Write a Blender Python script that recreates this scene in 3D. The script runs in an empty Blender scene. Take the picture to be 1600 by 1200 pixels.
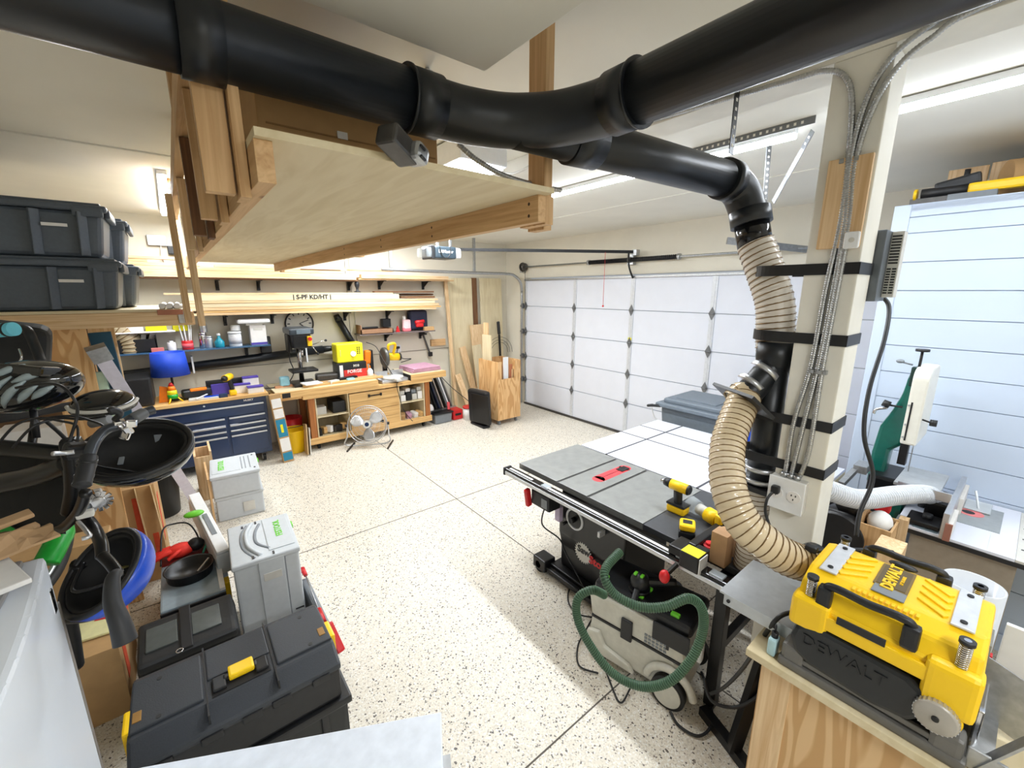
import bpy, bmesh, math, random
from mathutils import Vector, Matrix, Euler
random.seed(7)
# ---------------------------------------------------------------- camera
H = 2.25
YAW, PITCH, FPX = 0.67389, 0.21733, 656.27
scn = bpy.context.scene
cam_d = bpy.data.cameras.new('camera'); cam = bpy.data.objects.new('camera', cam_d)
scn.collection.objects.link(cam); scn.camera = cam
cam_d.sensor_width = 36; cam_d.lens = FPX/1600*36; cam_d.clip_start = .02; cam_d.clip_end = 60
cam.location = (0, 0, H); cam.rotation_euler = (math.pi/2-PITCH, 0, -YAW)
# ---------------------------------------------------------------- world and exposure
w = bpy.data.worlds.new('world'); scn.world = w; w.use_nodes = True
w.node_tree.nodes['Background'].inputs[0].default_value = (.86, .93, 1, 1)
w.node_tree.nodes['Background'].inputs[1].default_value = .35
scn.view_settings.view_transform = 'Standard'; scn.view_settings.look = 'None'
scn.view_settings.gamma = 1; scn.view_settings.use_curve_mapping = False
scn.view_settings.exposure = 0.3
# ---------------------------------------------------------------- area lights on the LED fixtures, plus an added fill behind the camera
def lamp(loc, sx, sy, power, col=(.93, .97, 1), rot=(0, 0, 0)):
    l = bpy.data.lights.new('led_and_fill_light', 'AREA'); l.shape = 'RECTANGLE'; l.size = sx; l.size_y = sy
    l.energy = power; l.color = col
    o = bpy.data.objects.new('led_and_fill_light', l); scn.collection.objects.link(o)
    o.location = loc; o.rotation_euler = rot
    return o
lamp((2.9, 3.6, 3.07), .1, 5.2, 95)
lamp((2.9, -.6, 3.07), .1, 2.4, 20)
lamp((.08, 5.45, 3.07), .1, 2.2, 42)
lamp((2.2, 6.0, 3.07), 1.6, .1, 34)
lamp((1.62, 2.55, 2.99), .3, .45, 12)
lamp((.6, -1.2, 2.93), 1.2, .1, 48)  # added fill light behind the camera, no fixture is built there
# ---------------------------------------------------------------- pixel of the photo -> point on a real plane of the room
cy_, sy_, cp_, sp_ = math.cos(YAW), math.sin(YAW), math.cos(PITCH), math.sin(PITCH)
RT = Vector((cy_, -sy_, 0)); FW = Vector((sy_*cp_, cy_*cp_, -sp_)); UP = RT.cross(FW)
CAM = Vector((0, 0, H))
def ray(x, y): return RT*((x-800)/FPX)+UP*((600-y)/FPX)+FW
def atz(x, y, z): d = ray(x, y); return CAM+d*((z-H)/d.z)
def atx(x, y, c): d = ray(x, y); return CAM+d*(c/d.x)
def aty(x, y, c): d = ray(x, y); return CAM+d*(c/d.y)
def atd(x, y, dep): return CAM+ray(x, y)*dep
# ---------------------------------------------------------------- materials
MATS = {}
def lin(c): return tuple(((v/255)/12.92 if v/255 <= .04045 else ((v/255+.055)/1.055)**2.4) for v in c)
def base_mat(name):
    m = bpy.data.materials.new(name); m.use_nodes = True
    nt = m.node_tree; b = nt.nodes['Principled BSDF']
    return m, nt, b
def N(nt, t, **kw):
    n = nt.nodes.new(t)
    for k, v in kw.items():
        if k in n.inputs: n.inputs[k].default_value = v
        else: setattr(n, k, v)
    return n
def pm(name, col, rough=.5, metal=0, var=.06, scale=30, bump=0, emit=0, coat=0):
    if name in MATS: return MATS[name]
    m, nt, b = base_mat(name); c = lin(col)
    tc = N(nt, 'ShaderNodeTexCoord'); no = N(nt, 'ShaderNodeTexNoise', Scale=scale, Detail=3.0)
    nt.links.new(tc.outputs['Object'], no.inputs['Vector'])
    cr = N(nt, 'ShaderNodeValToRGB')
    cr.color_ramp.elements[0].position = .3; cr.color_ramp.elements[1].position = .7
    cr.color_ramp.elements[0].color = (*[v*(1-var) for v in c], 1)
    cr.color_ramp.elements[1].color = (*[min(1, v*(1+var)) for v in c], 1)
    nt.links.new(no.outputs['Fac'], cr.inputs['Fac']); nt.links.new(cr.outputs['Color'], b.inputs['Base Color'])
    b.inputs['Roughness'].default_value = rough; b.inputs['Metallic'].default_value = metal
    if coat: b.inputs['Coat Weight'].default_value = coat
    if bump:
        bp = N(nt, 'ShaderNodeBump', Strength=bump, Distance=.002)
        nt.links.new(no.outputs['Fac'], bp.inputs['Height']); nt.links.new(bp.outputs['Normal'], b.inputs['Normal'])
    if emit:
        b.inputs['Emission Color'].default_value = (*c, 1); b.inputs['Emission Strength'].default_value = emit
    MATS[name] = m; return m
def wood(name, col, dark, axis='x', rough=.6, fine=26, dist=1.2, knots=.0, wave=False):
    if name in MATS: return MATS[name]
    m, nt, b = base_mat(name)
    tc = N(nt, 'ShaderNodeTexCoord'); mp = N(nt, 'ShaderNodeMapping')
    s = {'x': (1.0, fine, fine), 'y': (fine, 1.0, fine), 'z': (fine, fine, 1.0)}[axis]
    mp.inputs['Scale'].default_value = s
    nt.links.new(tc.outputs['Object'], mp.inputs['Vector'])
    if wave:
        mp.inputs['Scale'].default_value = {'x': (1.2, 7, 7), 'y': (7, 1.2, 7), 'z': (7, 7, 1.2)}[axis]
        no = N(nt, 'ShaderNodeTexNoise', Scale=1.1, Detail=1.5, Distortion=.6)
        nt.links.new(mp.outputs['Vector'], no.inputs['Vector'])
        mu = N(nt, 'ShaderNodeMath', operation='MULTIPLY'); mu.inputs[1].default_value = 42
        nt.links.new(no.outputs['Fac'], mu.inputs[0])
        si = N(nt, 'ShaderNodeMath', operation='SINE'); nt.links.new(mu.outputs[0], si.inputs[0])
        ad = N(nt, 'ShaderNodeMapRange'); nt.links.new(si.outputs[0], ad.inputs[0]); ad.inputs[1].default_value = -1
        fac = ad.outputs[0]
    else:
        no = N(nt, 'ShaderNodeTexNoise', Scale=1.6, Detail=4.0, Distortion=dist)
        nt.links.new(mp.outputs['Vector'], no.inputs['Vector']); fac = no.outputs['Fac']
    cr = N(nt, 'ShaderNodeValToRGB')
    cr.color_ramp.elements[0].position = .28; cr.color_ramp.elements[1].position = .62
    cr.color_ramp.elements[0].color = (*lin(dark), 1); cr.color_ramp.elements[1].color = (*lin(col), 1)
    nt.links.new(fac, cr.inputs['Fac'])
    out = cr.outputs['Color']
    if knots:
        vo = N(nt, 'ShaderNodeTexVoronoi', Scale=4.0); mp2 = N(nt, 'ShaderNodeMapping')
        mp2.inputs['Scale'].default_value = {'x': (.7, 1.6, 1.6), 'y': (1.6, .7, 1.6), 'z': (1.6, 1.6, .7)}[axis]
        nt.links.new(tc.outputs['Object'], mp2.inputs['Vector']); nt.links.new(mp2.outputs['Vector'], vo.inputs['Vector'])
        mr = N(nt, 'ShaderNodeMapRange'); mr.inputs[1].default_value = .04; mr.inputs[2].default_value = .09
        mr.inputs[3].default_value = knots; mr.inputs[4].default_value = 0
        nt.links.new(vo.outputs['Distance'], mr.inputs[0])
        mx = N(nt, 'ShaderNodeMix', data_type='RGBA')
        nt.links.new(mr.outputs[0], mx.inputs[0]); nt.links.new(out, mx.inputs[6]); mx.inputs[7].default_value = (*lin((110, 62, 28)), 1)
        out = mx.outputs[2]
    nt.links.new(out, b.inputs['Base Color']); b.inputs['Roughness'].default_value = rough
    bp = N(nt, 'ShaderNodeBump', Strength=.15, Distance=.002)
    nt.links.new(fac, bp.inputs['Height']); nt.links.new(bp.outputs['Normal'], b.inputs['Normal'])
    MATS[name] = m; return m
def woods(tag, col, dark, **k): return {a: wood('%s_%s' % (tag, a), col, dark, a, **k) for a in 'xyz'}
PINE = woods('pine', (232, 202, 160), (204, 163, 114), knots=.7)
FIR = woods('fir', (216, 178, 130), (188, 145, 96), knots=.8)
BIRCH = woods('birch_ply', (222, 208, 174), (208, 191, 152), fine=9)
DARKW = woods('dark_wood', (128, 88, 54), (88, 56, 32))
BENCHW = woods('bench_wood', (226, 186, 124), (196, 148, 88), knots=.6)
FIRPLY = woods('fir_ply', (226, 184, 130), (204, 154, 98), wave=True)
STANDW = woods('stand_wood', (222, 186, 138), (200, 158, 106), wave=True)
LEGW = woods('leg_wood', (178, 112, 56), (140, 82, 38))
def floor_mat():
    m, nt, b = base_mat('speckled_epoxy')
    tc = N(nt, 'ShaderNodeTexCoord'); no = N(nt, 'ShaderNodeTexNoise', Scale=90.0, Detail=2.0)
    nt.links.new(tc.outputs['Object'], no.inputs['Vector'])
    ad = N(nt, 'ShaderNodeVectorMath', operation='SCALE'); ad.inputs['Scale'].default_value = .012
    nt.links.new(no.outputs['Color'], ad.inputs[0])
    av = N(nt, 'ShaderNodeVectorMath', operation='ADD'); nt.links.new(tc.outputs['Object'], av.inputs[0]); nt.links.new(ad.outputs[0], av.inputs[1])
    def chips(scale, stops):
        vo = N(nt, 'ShaderNodeTexVoronoi', Scale=scale); vo.voronoi_dimensions = '2D'
        nt.links.new(av.outputs[0], vo.inputs['Vector'])
        se = N(nt, 'ShaderNodeSeparateColor'); nt.links.new(vo.outputs['Color'], se.inputs[0])
        cr = N(nt, 'ShaderNodeValToRGB'); cr.color_ramp.interpolation = 'CONSTANT'
        e = cr.color_ramp.elements
        while len(e) < len(stops): e.new(.5)
        for q, (p, c) in zip(e, stops): q.position = p; q.color = (*lin(c), 1)
        nt.links.new(se.outputs[0], cr.inputs['Fac']); return cr, se
    c1, s1 = chips(170.0, [(0, (222, 214, 198)), (.45, (230, 224, 211)), (.72, (206, 198, 183)), (.86, (238, 236, 230)), (.95, (178, 168, 152))])
    c2, s2 = chips(125.0, [(0, (96, 88, 80)), (.5, (134, 124, 112)), (.8, (66, 62, 58))])
    gt = N(nt, 'ShaderNodeMath', operation='GREATER_THAN'); gt.inputs[1].default_value = .95
    nt.links.new(s2.outputs[1], gt.inputs[0])
    mx = N(nt, 'ShaderNodeMix', data_type='RGBA'); nt.links.new(gt.outputs[0], mx.inputs[0])
    nt.links.new(c1.outputs['Color'], mx.inputs[6]); nt.links.new(c2.outputs['Color'], mx.inputs[7])
    nt.links.new(mx.outputs[2], b.inputs['Base Color']); b.inputs['Roughness'].default_value = .42
    return m
FLOORM = floor_mat()
WALL = pm('wall_paint', (222, 216, 200), .8, var=.03, scale=3, bump=.1)
CEIL = pm('ceiling_paint', (230, 227, 216), .85, var=.025, scale=2.5, bump=.1)
BEAMP = pm('beam_paint', (230, 227, 217), .7, var=.05, scale=6, bump=.2)
WHITE = pm('white_paint', (236, 238, 240), .45, var=.02)
SHIP = pm('shiplap_paint', (196, 209, 228), .5, var=.015, scale=4)
DOORW = pm('door_panel_white', (220, 223, 232), .42, var=.015, scale=5)
STEEL = pm('galvanised_steel', (176, 178, 180), .35, .85, var=.12, scale=50)
DSTEEL = pm('dark_steel', (92, 90, 88), .4, .8, var=.12)
CHROME = pm('chrome', (215, 215, 218), .15, 1, var=.04)
ALU = pm('brushed_aluminium', (206, 208, 212), .32, .8, var=.05)
IRON = pm('cast_iron_top', (158, 160, 158), .38, .55, var=.08, scale=14)
BLK = pm('black_plastic', (26, 27, 30), .45, var=.15)
BLKM = pm('black_metal', (22, 22, 24), .35, .2, var=.15)
BLKR = pm('black_rubber', (20, 20, 21), .6, var=.15)
DUCT = pm('black_abs_pipe', (19, 23, 28), .38, var=.12, scale=8)
TOTE = pm('charcoal_tote', (86, 95, 106), .42, var=.06, scale=60, bump=.1)
TBOX = pm('tool_box_charcoal', (50, 54, 60), .5, var=.08, scale=200, bump=.3)
GREYP = pm('systainer_grey', (198, 203, 207), .45, var=.03)
GREYM = pm('mid_grey_plastic', (128, 134, 140), .5, var=.05)
BINGR = pm('bin_grey', (104, 114, 124), .5, var=.05)
LTGREY = pm('light_grey_plastic', (205, 203, 196), .5, var=.04)
YEL = pm('yellow_plastic', (255, 206, 18), .38, var=.03, scale=8)
YELC = pm('bright_yellow', (236, 228, 32), .45, var=.04)
RED = pm('red_plastic', (206, 30, 36), .4, var=.06)
PINKR = pm('pink_red_insert', (226, 66, 72), .45, var=.05)
GREEN = pm('lime_green', (110, 205, 50), .4, var=.05)
KGREEN = pm('kid_green', (22, 160, 50), .35, var=.06)
HGREEN = pm('hose_green', (44, 72, 50), .5, var=.1, scale=80)
BGREEN = pm('machine_green', (12, 96, 84), .3, var=.06, coat=.4)
CREAM = pm('cream_enamel', (232, 230, 220), .35, var=.03)
NAVY = pm('navy_enamel', (24, 48, 86), .32, .1, var=.05, coat=.4)
BLUE = pm('blue_fabric', (16, 66, 190), .6, var=.06)
BLUEP = pm('blue_plastic', (24, 74, 190), .3, var=.06)
TEAL = pm('teal_print', (30, 130, 165), .5, var=.05)
SKY = pm('pale_blue', (150, 205, 225), .5, var=.05)
CARD = pm('cardboard', (190, 152, 104), .8, var=.06, scale=14, bump=.2)
CARDL = pm('light_cardboard', (208, 178, 132), .8, var=.06, scale=14)
PAPER = pm('white_paper', (236, 234, 232), .7, var=.03)
KRAFT = pm('kraft_paper', (196, 160, 120), .8, var=.12, scale=6, bump=.6)
ORANGE = pm('orange_plastic', (244, 130, 24), .4, var=.05)
PINK = pm('pink_foam', (196, 150, 172), .8, var=.06)
PURPLE = pm('purple_print', (86, 70, 170), .6, var=.05)
REDPRINT = pm('red_print', (214, 84, 52), .7, var=.1)
DARKIN = pm('dark_interior', (30, 28, 27), .8, var=.2)
OFFW = pm('laminate_white', (222, 225, 236), .3, var=.015, scale=4)
MDF = pm('mdf_brown', (176, 138, 100), .75, var=.05)
LED = pm('led_glow', (236, 244, 255), .5, emit=22)
def clear_mat(name, col, fac, rough=.15):
    m, nt, b = base_mat(name)
    b.inputs['Base Color'].default_value = (*lin(col), 1); b.inputs['Roughness'].default_value = rough
    no = N(nt, 'ShaderNodeTexNoise', Scale=18.0); tc = N(nt, 'ShaderNodeTexCoord'); nt.links.new(tc.outputs['Object'], no.inputs['Vector'])
    mr = N(nt, 'ShaderNodeMapRange'); mr.inputs[3].default_value = fac-.06; mr.inputs[4].default_value = fac+.06
    nt.links.new(no.outputs['Fac'], mr.inputs[0])
    tr = N(nt, 'ShaderNodeBsdfTransparent'); mx = N(nt, 'ShaderNodeMixShader')
    nt.links.new(mr.outputs[0], mx.inputs[0]); nt.links.new(tr.outputs[0], mx.inputs[1]); nt.links.new(b.outputs[0], mx.inputs[2])
    nt.links.new(mx.outputs[0], nt.nodes['Material Output'].inputs['Surface'])
    MATS[name] = m; return m
HOSEC = clear_mat('clear_hose_wall', (234, 214, 178), .78, .12)
HOSEL = clear_mat('pale_hose_wall', (228, 220, 208), .86, .2)
GLASS = clear_mat('smoked_acrylic', (225, 235, 240), .28, .05)
FANM = clear_mat('fan_grille', (205, 205, 205), .16, .3)
HOSEW = pm('white_hose', (226, 228, 232), .45, var=.03)
WIRE = pm('bronze_wire', (124, 98, 62), .4, .5)
# ---------------------------------------------------------------- mesh builder
class MB:
    def __init__(s): s.bm = bmesh.new(); s.mi = 0
    def _add(s, t, smooth=False):
        for f in t.faces:
            f.material_index = s.mi; f.smooth = smooth
        me = bpy.data.meshes.new('tmp'); t.to_mesh(me); t.free(); s.bm.from_mesh(me); bpy.data.meshes.remove(me)
    def m(s, i): s.mi = i; return s
    def box(s, c, d, bev=0, rot=None, seg=2, taper=None):
        t = bmesh.new(); bmesh.ops.create_cube(t, size=1)
        for v in t.verts:
            v.co = Vector((v.co.x*d[0], v.co.y*d[1], v.co.z*d[2]))
            if taper and v.co.z < 0: v.co.x *= taper; v.co.y *= taper
        if bev: bmesh.ops.bevel(t, geom=t.edges[:], offset=min(bev, min(d)*.45), segments=seg, affect='EDGES', profile=.6)
        if rot is not None:
            R = rot if isinstance(rot, Matrix) else Euler(rot).to_matrix()
            bmesh.ops.transform(t, matrix=R.to_4x4(), verts=t.verts)
        bmesh.ops.translate(t, vec=Vector(c), verts=t.verts); s._add(t, False); return s
    def bb(s, x0, x1, y0, y1, z0, z1, bev=0, seg=2, taper=None):
        return s.box(((x0+x1)/2, (y0+y1)/2, (z0+z1)/2), (abs(x1-x0), abs(y1-y0), abs(z1-z0)), bev, None, seg, taper)
    def bar(s, a, b, wd, th, up=(0, 0, 1), bev=0):
        a, b = Vector(a), Vector(b); d = (b-a); L = d.length; x = d.normalized()
        y = Vector(up).cross(x)
        if y.length < 1e-4: y = Vector((1, 0, 0)).cross(x)
        y.normalize(); z = x.cross(y)
        R = Matrix((x, y, z)).transposed()
        return s.box((a+b)/2, (L, wd, th), bev, R)
    def cyl(s, a, b, r, r2=None, seg=20, caps=True, smooth=True):
        a, b = Vector(a), Vector(b); d = b-a; t = bmesh.new()
        bmesh.ops.create_cone(t, cap_ends=caps, segments=seg, radius1=r, radius2=r if r2 is None else r2, depth=d.length)
        q = Vector((0, 0, 1)).rotation_difference(d.normalized()).to_matrix().to_4x4()
        bmesh.ops.transform(t, matrix=Matrix.Translation((a+b)/2) @ q, verts=t.verts)
        for f in t.faces: f.material_index = s.mi; f.smooth = smooth and len(f.verts) == 4
        me = bpy.data.meshes.new('tmp'); t.to_mesh(me); t.free(); s.bm.from_mesh(me); bpy.data.meshes.remove(me)
        return s
    def sph(s, c, r, sc=(1, 1, 1), seg=20, rot=None, cut=None):
        t = bmesh.new(); bmesh.ops.create_uvsphere(t, u_segments=seg, v_segments=max(8, seg//2), radius=r)
        if cut is not None: bmesh.ops.delete(t, geom=[v for v in t.verts if v.co.z < cut*r], context='VERTS')
        bmesh.ops.scale(t, vec=Vector(sc), verts=t.verts)
        if rot is not None: bmesh.ops.transform(t, matrix=(rot if isinstance(rot, Matrix) else Euler(rot).to_matrix()).to_4x4(), verts=t.verts)
        bmesh.ops.translate(t, vec=Vector(c), verts=t.verts); s._add(t, True); return s
    def lathe(s, prof, c=(0, 0, 0), axis=(0, 0, 1), seg=28, smooth=True, sc=(1, 1)):
        t = bmesh.new(); rings = []
        q = Vector((0, 0, 1)).rotation_difference(Vector(axis).normalized()).to_matrix()
        for r, z in prof:
            rings.append([t.verts.new(q @ Vector((r*sc[0]*math.cos(2*math.pi*k/seg), r*sc[1]*math.sin(2*math.pi*k/seg), z))+Vector(c)) for k in range(seg)])
        for i in range(len(rings)-1):
            for k in range(seg):
                t.faces.new((rings[i][k], rings[i][(k+1) % seg], rings[i+1][(k+1) % seg], rings[i+1][k]))
        if prof[0] != prof[-1]:
            if prof[0][0] > 1e-5: t.faces.new(rings[0][::-1])
            if prof[-1][0] > 1e-5: t.faces.new(rings[-1])
        bmesh.ops.remove_doubles(t, verts=t.verts, dist=1e-6)
        for f in t.faces: f.smooth = smooth and len(f.verts) <= 4
        for f in t.faces: f.material_index = s.mi
        me = bpy.data.meshes.new('tmp'); t.to_mesh(me); t.free(); s.bm.from_mesh(me); bpy.data.meshes.remove(me)
        return s
    def prism(s, poly, o, u, v, n, depth, bev=0, smooth=False):
        t = bmesh.new(); o, u, v, n = Vector(o), Vector(u), Vector(v), Vector(n)
        a = [t.verts.new(o+u*p[0]+v*p[1]) for p in poly]; b = [t.verts.new(o+u*p[0]+v*p[1]+n*depth) for p in poly]
        t.faces.new(a[::-1]); t.faces.new(b); k = len(poly)
        for i in range(k): t.faces.new((a[i], a[(i+1) % k], b[(i+1) % k], b[i]))
        bmesh.ops.recalc_face_normals(t, faces=t.faces)
        if bev: bmesh.ops.bevel(t, geom=t.edges[:], offset=bev, segments=2, affect='EDGES', profile=.6)
        s._add(t, smooth); return s
    def tube(s, pts, r, seg=10, res=8, caps=True, raw=False, closed=False):
        P = [Vector(p) for p in pts] if raw else spline(pts, res, closed)
        t = bmesh.new(); n = len(P); T = []
        for i in range(n):
            if closed: d = P[(i+1) % n]-P[i-1]
            else: d = P[min(i+1, n-1)]-P[max(i-1, 0)]
            T.append(d.normalized() if d.length > 1e-9 else Vector((0, 0, 1)))
        ref = Vector((0, 0, 1)) if abs(T[0].z) < .9 else Vector((1, 0, 0))
        nrm = T[0].cross(ref).normalized(); rings = []
        for i in range(n):
            if i: nrm = (nrm-T[i]*nrm.dot(T[i])).normalized()
            bi = T[i].cross(nrm); rr = r(i/(n-1)) if callable(r) else r
            rings.append([t.verts.new(P[i]+(nrm*math.cos(2*math.pi*k/seg)+bi*math.sin(2*math.pi*k/seg))*rr) for k in range(seg)])
        for i in range(n if closed else n-1):
            for k in range(seg):
                t.faces.new((rings[i][k], rings[i][(k+1) % seg], rings[(i+1) % n][(k+1) % seg], rings[(i+1) % n][k]))
        if caps and not closed: t.faces.new(rings[0][::-1]); t.faces.new(rings[-1])
        s._add(t, True); return s
    def build(s, name, mats, parent=None, loc=None, rot=None):
        me = bpy.data.meshes.new(name)
        o = bpy.data.objects.new(name, me)
        if parent is None and loc is None:      # put the origin of a loose mesh at its base
            vs = [v.co for v in s.bm.verts]
            if vs:
                c = Vector(((min(v.x for v in vs)+max(v.x for v in vs))/2, (min(v.y for v in vs)+max(v.y for v in vs))/2, min(v.z for v in vs)))
                bmesh.ops.translate(s.bm, vec=-c, verts=s.bm.verts); o.location = c
        s.bm.to_mesh(me); s.bm.free()
        for mm in (mats if isinstance(mats, (list, tuple)) else [mats]): me.materials.append(mm)
        scn.collection.objects.link(o)
        if parent is not None:
            o.parent = parent
        if loc is not None: o.location = loc
        if rot is not None: o.rotation_euler = rot
        return o
def spline(pts, res=8, closed=False):
    P = [Vector(p) for p in pts]; n = len(P)
    if n < 3 and not closed: return [P[0].lerp(P[-1], i/res) for i in range(res+1)]
    out = []
    for i in range(n if closed else n-1):
        if closed: a, b, c, d = P[i-1], P[i], P[(i+1) % n], P[(i+2) % n]
        else: a, b, c, d = P[max(i-1, 0)], P[i], P[i+1], P[min(i+2, n-1)]
        for k in range(res):
            u = k/res
            out.append(.5*((2*b)+(c-a)*u+(2*a-5*b+4*c-d)*u*u+(3*b-a-3*c+d)*u**3))
    if not closed: out.append(P[-1])
    return out
def even(pts, step):
    P = spline(pts, 24); out = [P[0]]; acc = 0
    for a, b in zip(P, P[1:]):
        d = (b-a).length; pos = 0
        while acc+d-pos >= step:
            pos += step-acc; out.append(a.lerp(b, min(1, pos/d))); acc = 0
            if d-pos < step: break
        acc += d-pos
    return out
def helix(pts, r, pitch, per=10):
    P = even(pts, pitch/per); T = []; n = len(P)
    for i in range(n): T.append((P[min(i+1, n-1)]-P[max(i-1, 0)]).normalized())
    ref = Vector((0, 0, 1)) if abs(T[0].z) < .9 else Vector((1, 0, 0)); nrm = T[0].cross(ref).normalized(); out = []
    for i in range(n):
        if i: nrm = (nrm-T[i]*nrm.dot(T[i])).normalized()
        bi = T[i].cross(nrm); a = 2*math.pi*i/per
        out.append(P[i]+(nrm*math.cos(a)+bi*math.sin(a))*r)
    return out
# ---------------------------------------------------------------- naming
def tag(o, label=None, cat=None, group=None, kind=None):
    if label: o['label'] = label
    if cat: o['category'] = cat
    if group: o['group'] = group
    if kind: o['kind'] = kind
    return o
def thing(name, label, cat, loc=(0, 0, 0), rz=0, group=None):
    o = bpy.data.objects.new(name, None); o.empty_display_size = .05; scn.collection.objects.link(o)
    o.location = loc; o.rotation_euler = (0, 0, rz); return tag(o, label, cat, group)
def one(m, name, mats, label, cat, group=None, **k): return tag(m.build(name, mats, **k), label, cat, group)
def struct(name, m, mats, parent=None, label=None):
    o = m.build(name, mats, parent)
    if parent is None: o['kind'] = 'structure'
    if label: o['label'] = label
    return o
def copy_tree(o, parent=None):
    c = o.copy(); scn.collection.objects.link(c)
    if parent is not None: c.parent = parent
    for ch in [x for x in bpy.data.objects if x.parent == o]: copy_tree(ch, c)
    return c
def text(s, size, mat, parent, origin, xdir, ydir, name='lettering', depth=.0015, bold=0, align='CENTER'):
    cu = bpy.data.curves.new('t', 'FONT'); cu.body = s; cu.size = size; cu.extrude = depth; cu.offset = bold
    cu.align_x = align; cu.align_y = 'CENTER'; cu.resolution_u = 2
    tmp = bpy.data.objects.new('t', cu); scn.collection.objects.link(tmp)
    dg = bpy.context.evaluated_depsgraph_get(); me = bpy.data.meshes.new_from_object(tmp.evaluated_get(dg))
    bpy.data.objects.remove(tmp); bpy.data.curves.remove(cu)
    x = Vector(xdir).normalized(); y = Vector(ydir); y = (y-x*y.dot(x)).normalized(); z = x.cross(y)
    M = Matrix((x, y, z)).transposed().to_4x4(); M.translation = Vector(origin); me.transform(M)
    me.materials.clear(); me.materials.append(mat)
    o = bpy.data.objects.new(name, me); scn.collection.objects.link(o); o.parent = parent; return o
def box_thing(name, label, cat, x0, x1, y0, y1, z0, z1, mat, bev=.003, group=None, **k):
    return one(MB().bb(x0, x1, y0, y1, z0, z1, bev, **k), name, mat, label, cat, group)
OFF = {}
_b0 = MB.build
def _build(s, name, mats, parent=None, **k):
    if parent is not None and parent.name in OFF:
        bmesh.ops.translate(s.bm, vec=-OFF[parent.name], verts=s.bm.verts)
    o = _b0(s, name, mats, parent, **k)
    if parent is not None and parent.name in OFF: OFF[o.name] = OFF[parent.name]
    if parent is None and not k: OFF[o.name] = o.location.copy()
    return o
MB.build = _build
def wthing(name, label, cat, base, group=None):      # parts of this thing are written in room coordinates
    o = thing(name, label, cat, base, 0, group); OFF[o.name] = Vector(base); return o
_t0 = text
def text(s, size, mat, parent, origin, xdir, ydir, **k):
    o = Vector(origin)
    if parent.name in OFF: o = o-OFF[parent.name]
    return _t0(s, size, mat, parent, o, xdir, ydir, **k)
# ================================================================ THE ROOM
struct('floor', MB().bb(-2.6, 5.6, -2.2, 7.2, -.1, 0), FLOORM)
struct('ceiling', MB().bb(-2.6, 5.6, -2.2, 7.2, 3.16, 3.26), CEIL)
struct('wall_back', MB().bb(-2.6, 5.6, 7.0, 7.2, 0, 3.16), WALL)
struct('wall_left', MB().bb(-2.8, -2.6, -2.2, 7.2, 0, 3.16), WALL)
struct('wall_front', MB().bb(-2.6, 5.6, -2.4, -2.2, 0, 3.16), WALL)
m = MB()
m.bb(5.44, 5.6, -2.2, .95, 0, 3.16); m.bb(5.44, 5.6, 6.4, 7.0, 0, 3.16); m.bb(5.44, 5.6, .95, 6.4, 2.5, 3.16)
struct('wall_right', m, WALL)
JO = pm('joint_dark', (96, 90, 82), .9)  # dark grey brown of the floor joints and wall lines
struct('trim_1', MB().bb(2.185, 2.193, -2.2, 6.9, 0, .0015), JO)
struct('trim_2', MB().bb(-2.6, 5.4, 3.722, 3.73, 0, .0015), JO)
struct('trim_3', MB().bb(-2.6, 5.4, 1.19, 1.198, 0, .0015), JO)
# drywall seams on the ceiling, proud ridges of joint compound
struct('trim_4', MB().bb(-2.6, 1.2, 3.93, 4.0, 3.15, 3.162, .004), CEIL)
struct('trim_5', MB().bb(3.95, 4.0, 1.0, 7.0, 3.154, 3.162, .003), CEIL)
m = MB().bb(-2.6, 5.4, 6.985, 7.0, 1.2, 1.203); m.bb(2.22, 2.224, 6.992, 7.0, 1.2, 3.1)
struct('trim_6', m, JO)
# painted post and beam
PX, PY0, PY1, PW = 2.03, .462, .64, .18
m = MB().bb(PX, PX+PW, PY0, PY1, 0, 3.07, .006)
struct('wall_post', m, BEAMP)
m = MB().bb(PX, PX+.19, -2.2, 5.0, 3.07, 3.16, .004)
struct('trim_7', m, BEAMP)
# drywall soffit over the camera
struct('trim_8', MB().bb(-2.6, .903, -2.2, 1.274, 2.95, 3.16, .003), CEIL)
# ---- garage door: five sections
d = MB(); doorY0, doorY1 = 1.02, 6.37
zs = [.03, .52, .99, 1.48, 1.97, 2.47]
for i in range(5):
    d.bb(5.42, 5.46, doorY0, doorY1, zs[i]+.006, zs[i+1]-.006, .004)
door = struct('door_1', d, DOORW)
STILE = pm('stile_white', (214, 217, 222), .35, .25)
HINGE = pm('hinge_steel', (120, 122, 124), .4, .5)
def stile(y, wd=.07):
    mm = MB()
    for i in range(5): mm.bb(5.408, 5.422, y-wd/2, y+wd/2, zs[i]+.01, zs[i+1]-.01, .002); mm.bb(5.404, 5.41, y-.012, y+.012, zs[i]+.01, zs[i+1]-.01)
    mm.build('stile', STILE, door)
    for i in range(1, 5):
        h = MB(); z = zs[i]
        h.prism([(-.045, 0), (0, .085), (.045, 0), (0, -.085)], (5.398, y, z), (0, 1, 0), (0, 0, 1), (1, 0, 0), .006)
        h.cyl((5.39, y-.03, z), (5.39, y+.03, z), .012)
        h.build('hinge', HINGE, door)
for y in (5.058, 3.89, 2.66, 1.5): stile(y)
stile(6.33, .05)
DOOR_SEAL = MB().bb(5.40, 5.45, doorY0, doorY1, 0, .03); DOOR_SEAL.build('bottom_seal', DSTEEL, door)
MB().bb(5.385, 5.42, doorY0, doorY1, 2.445, 2.475, .002).build('top_strut', STEEL, door)
MB().bb(5.403, 5.409, 3.86, 3.92, 1.52, 1.56).build('warning_sticker', YELC, door)
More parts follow.
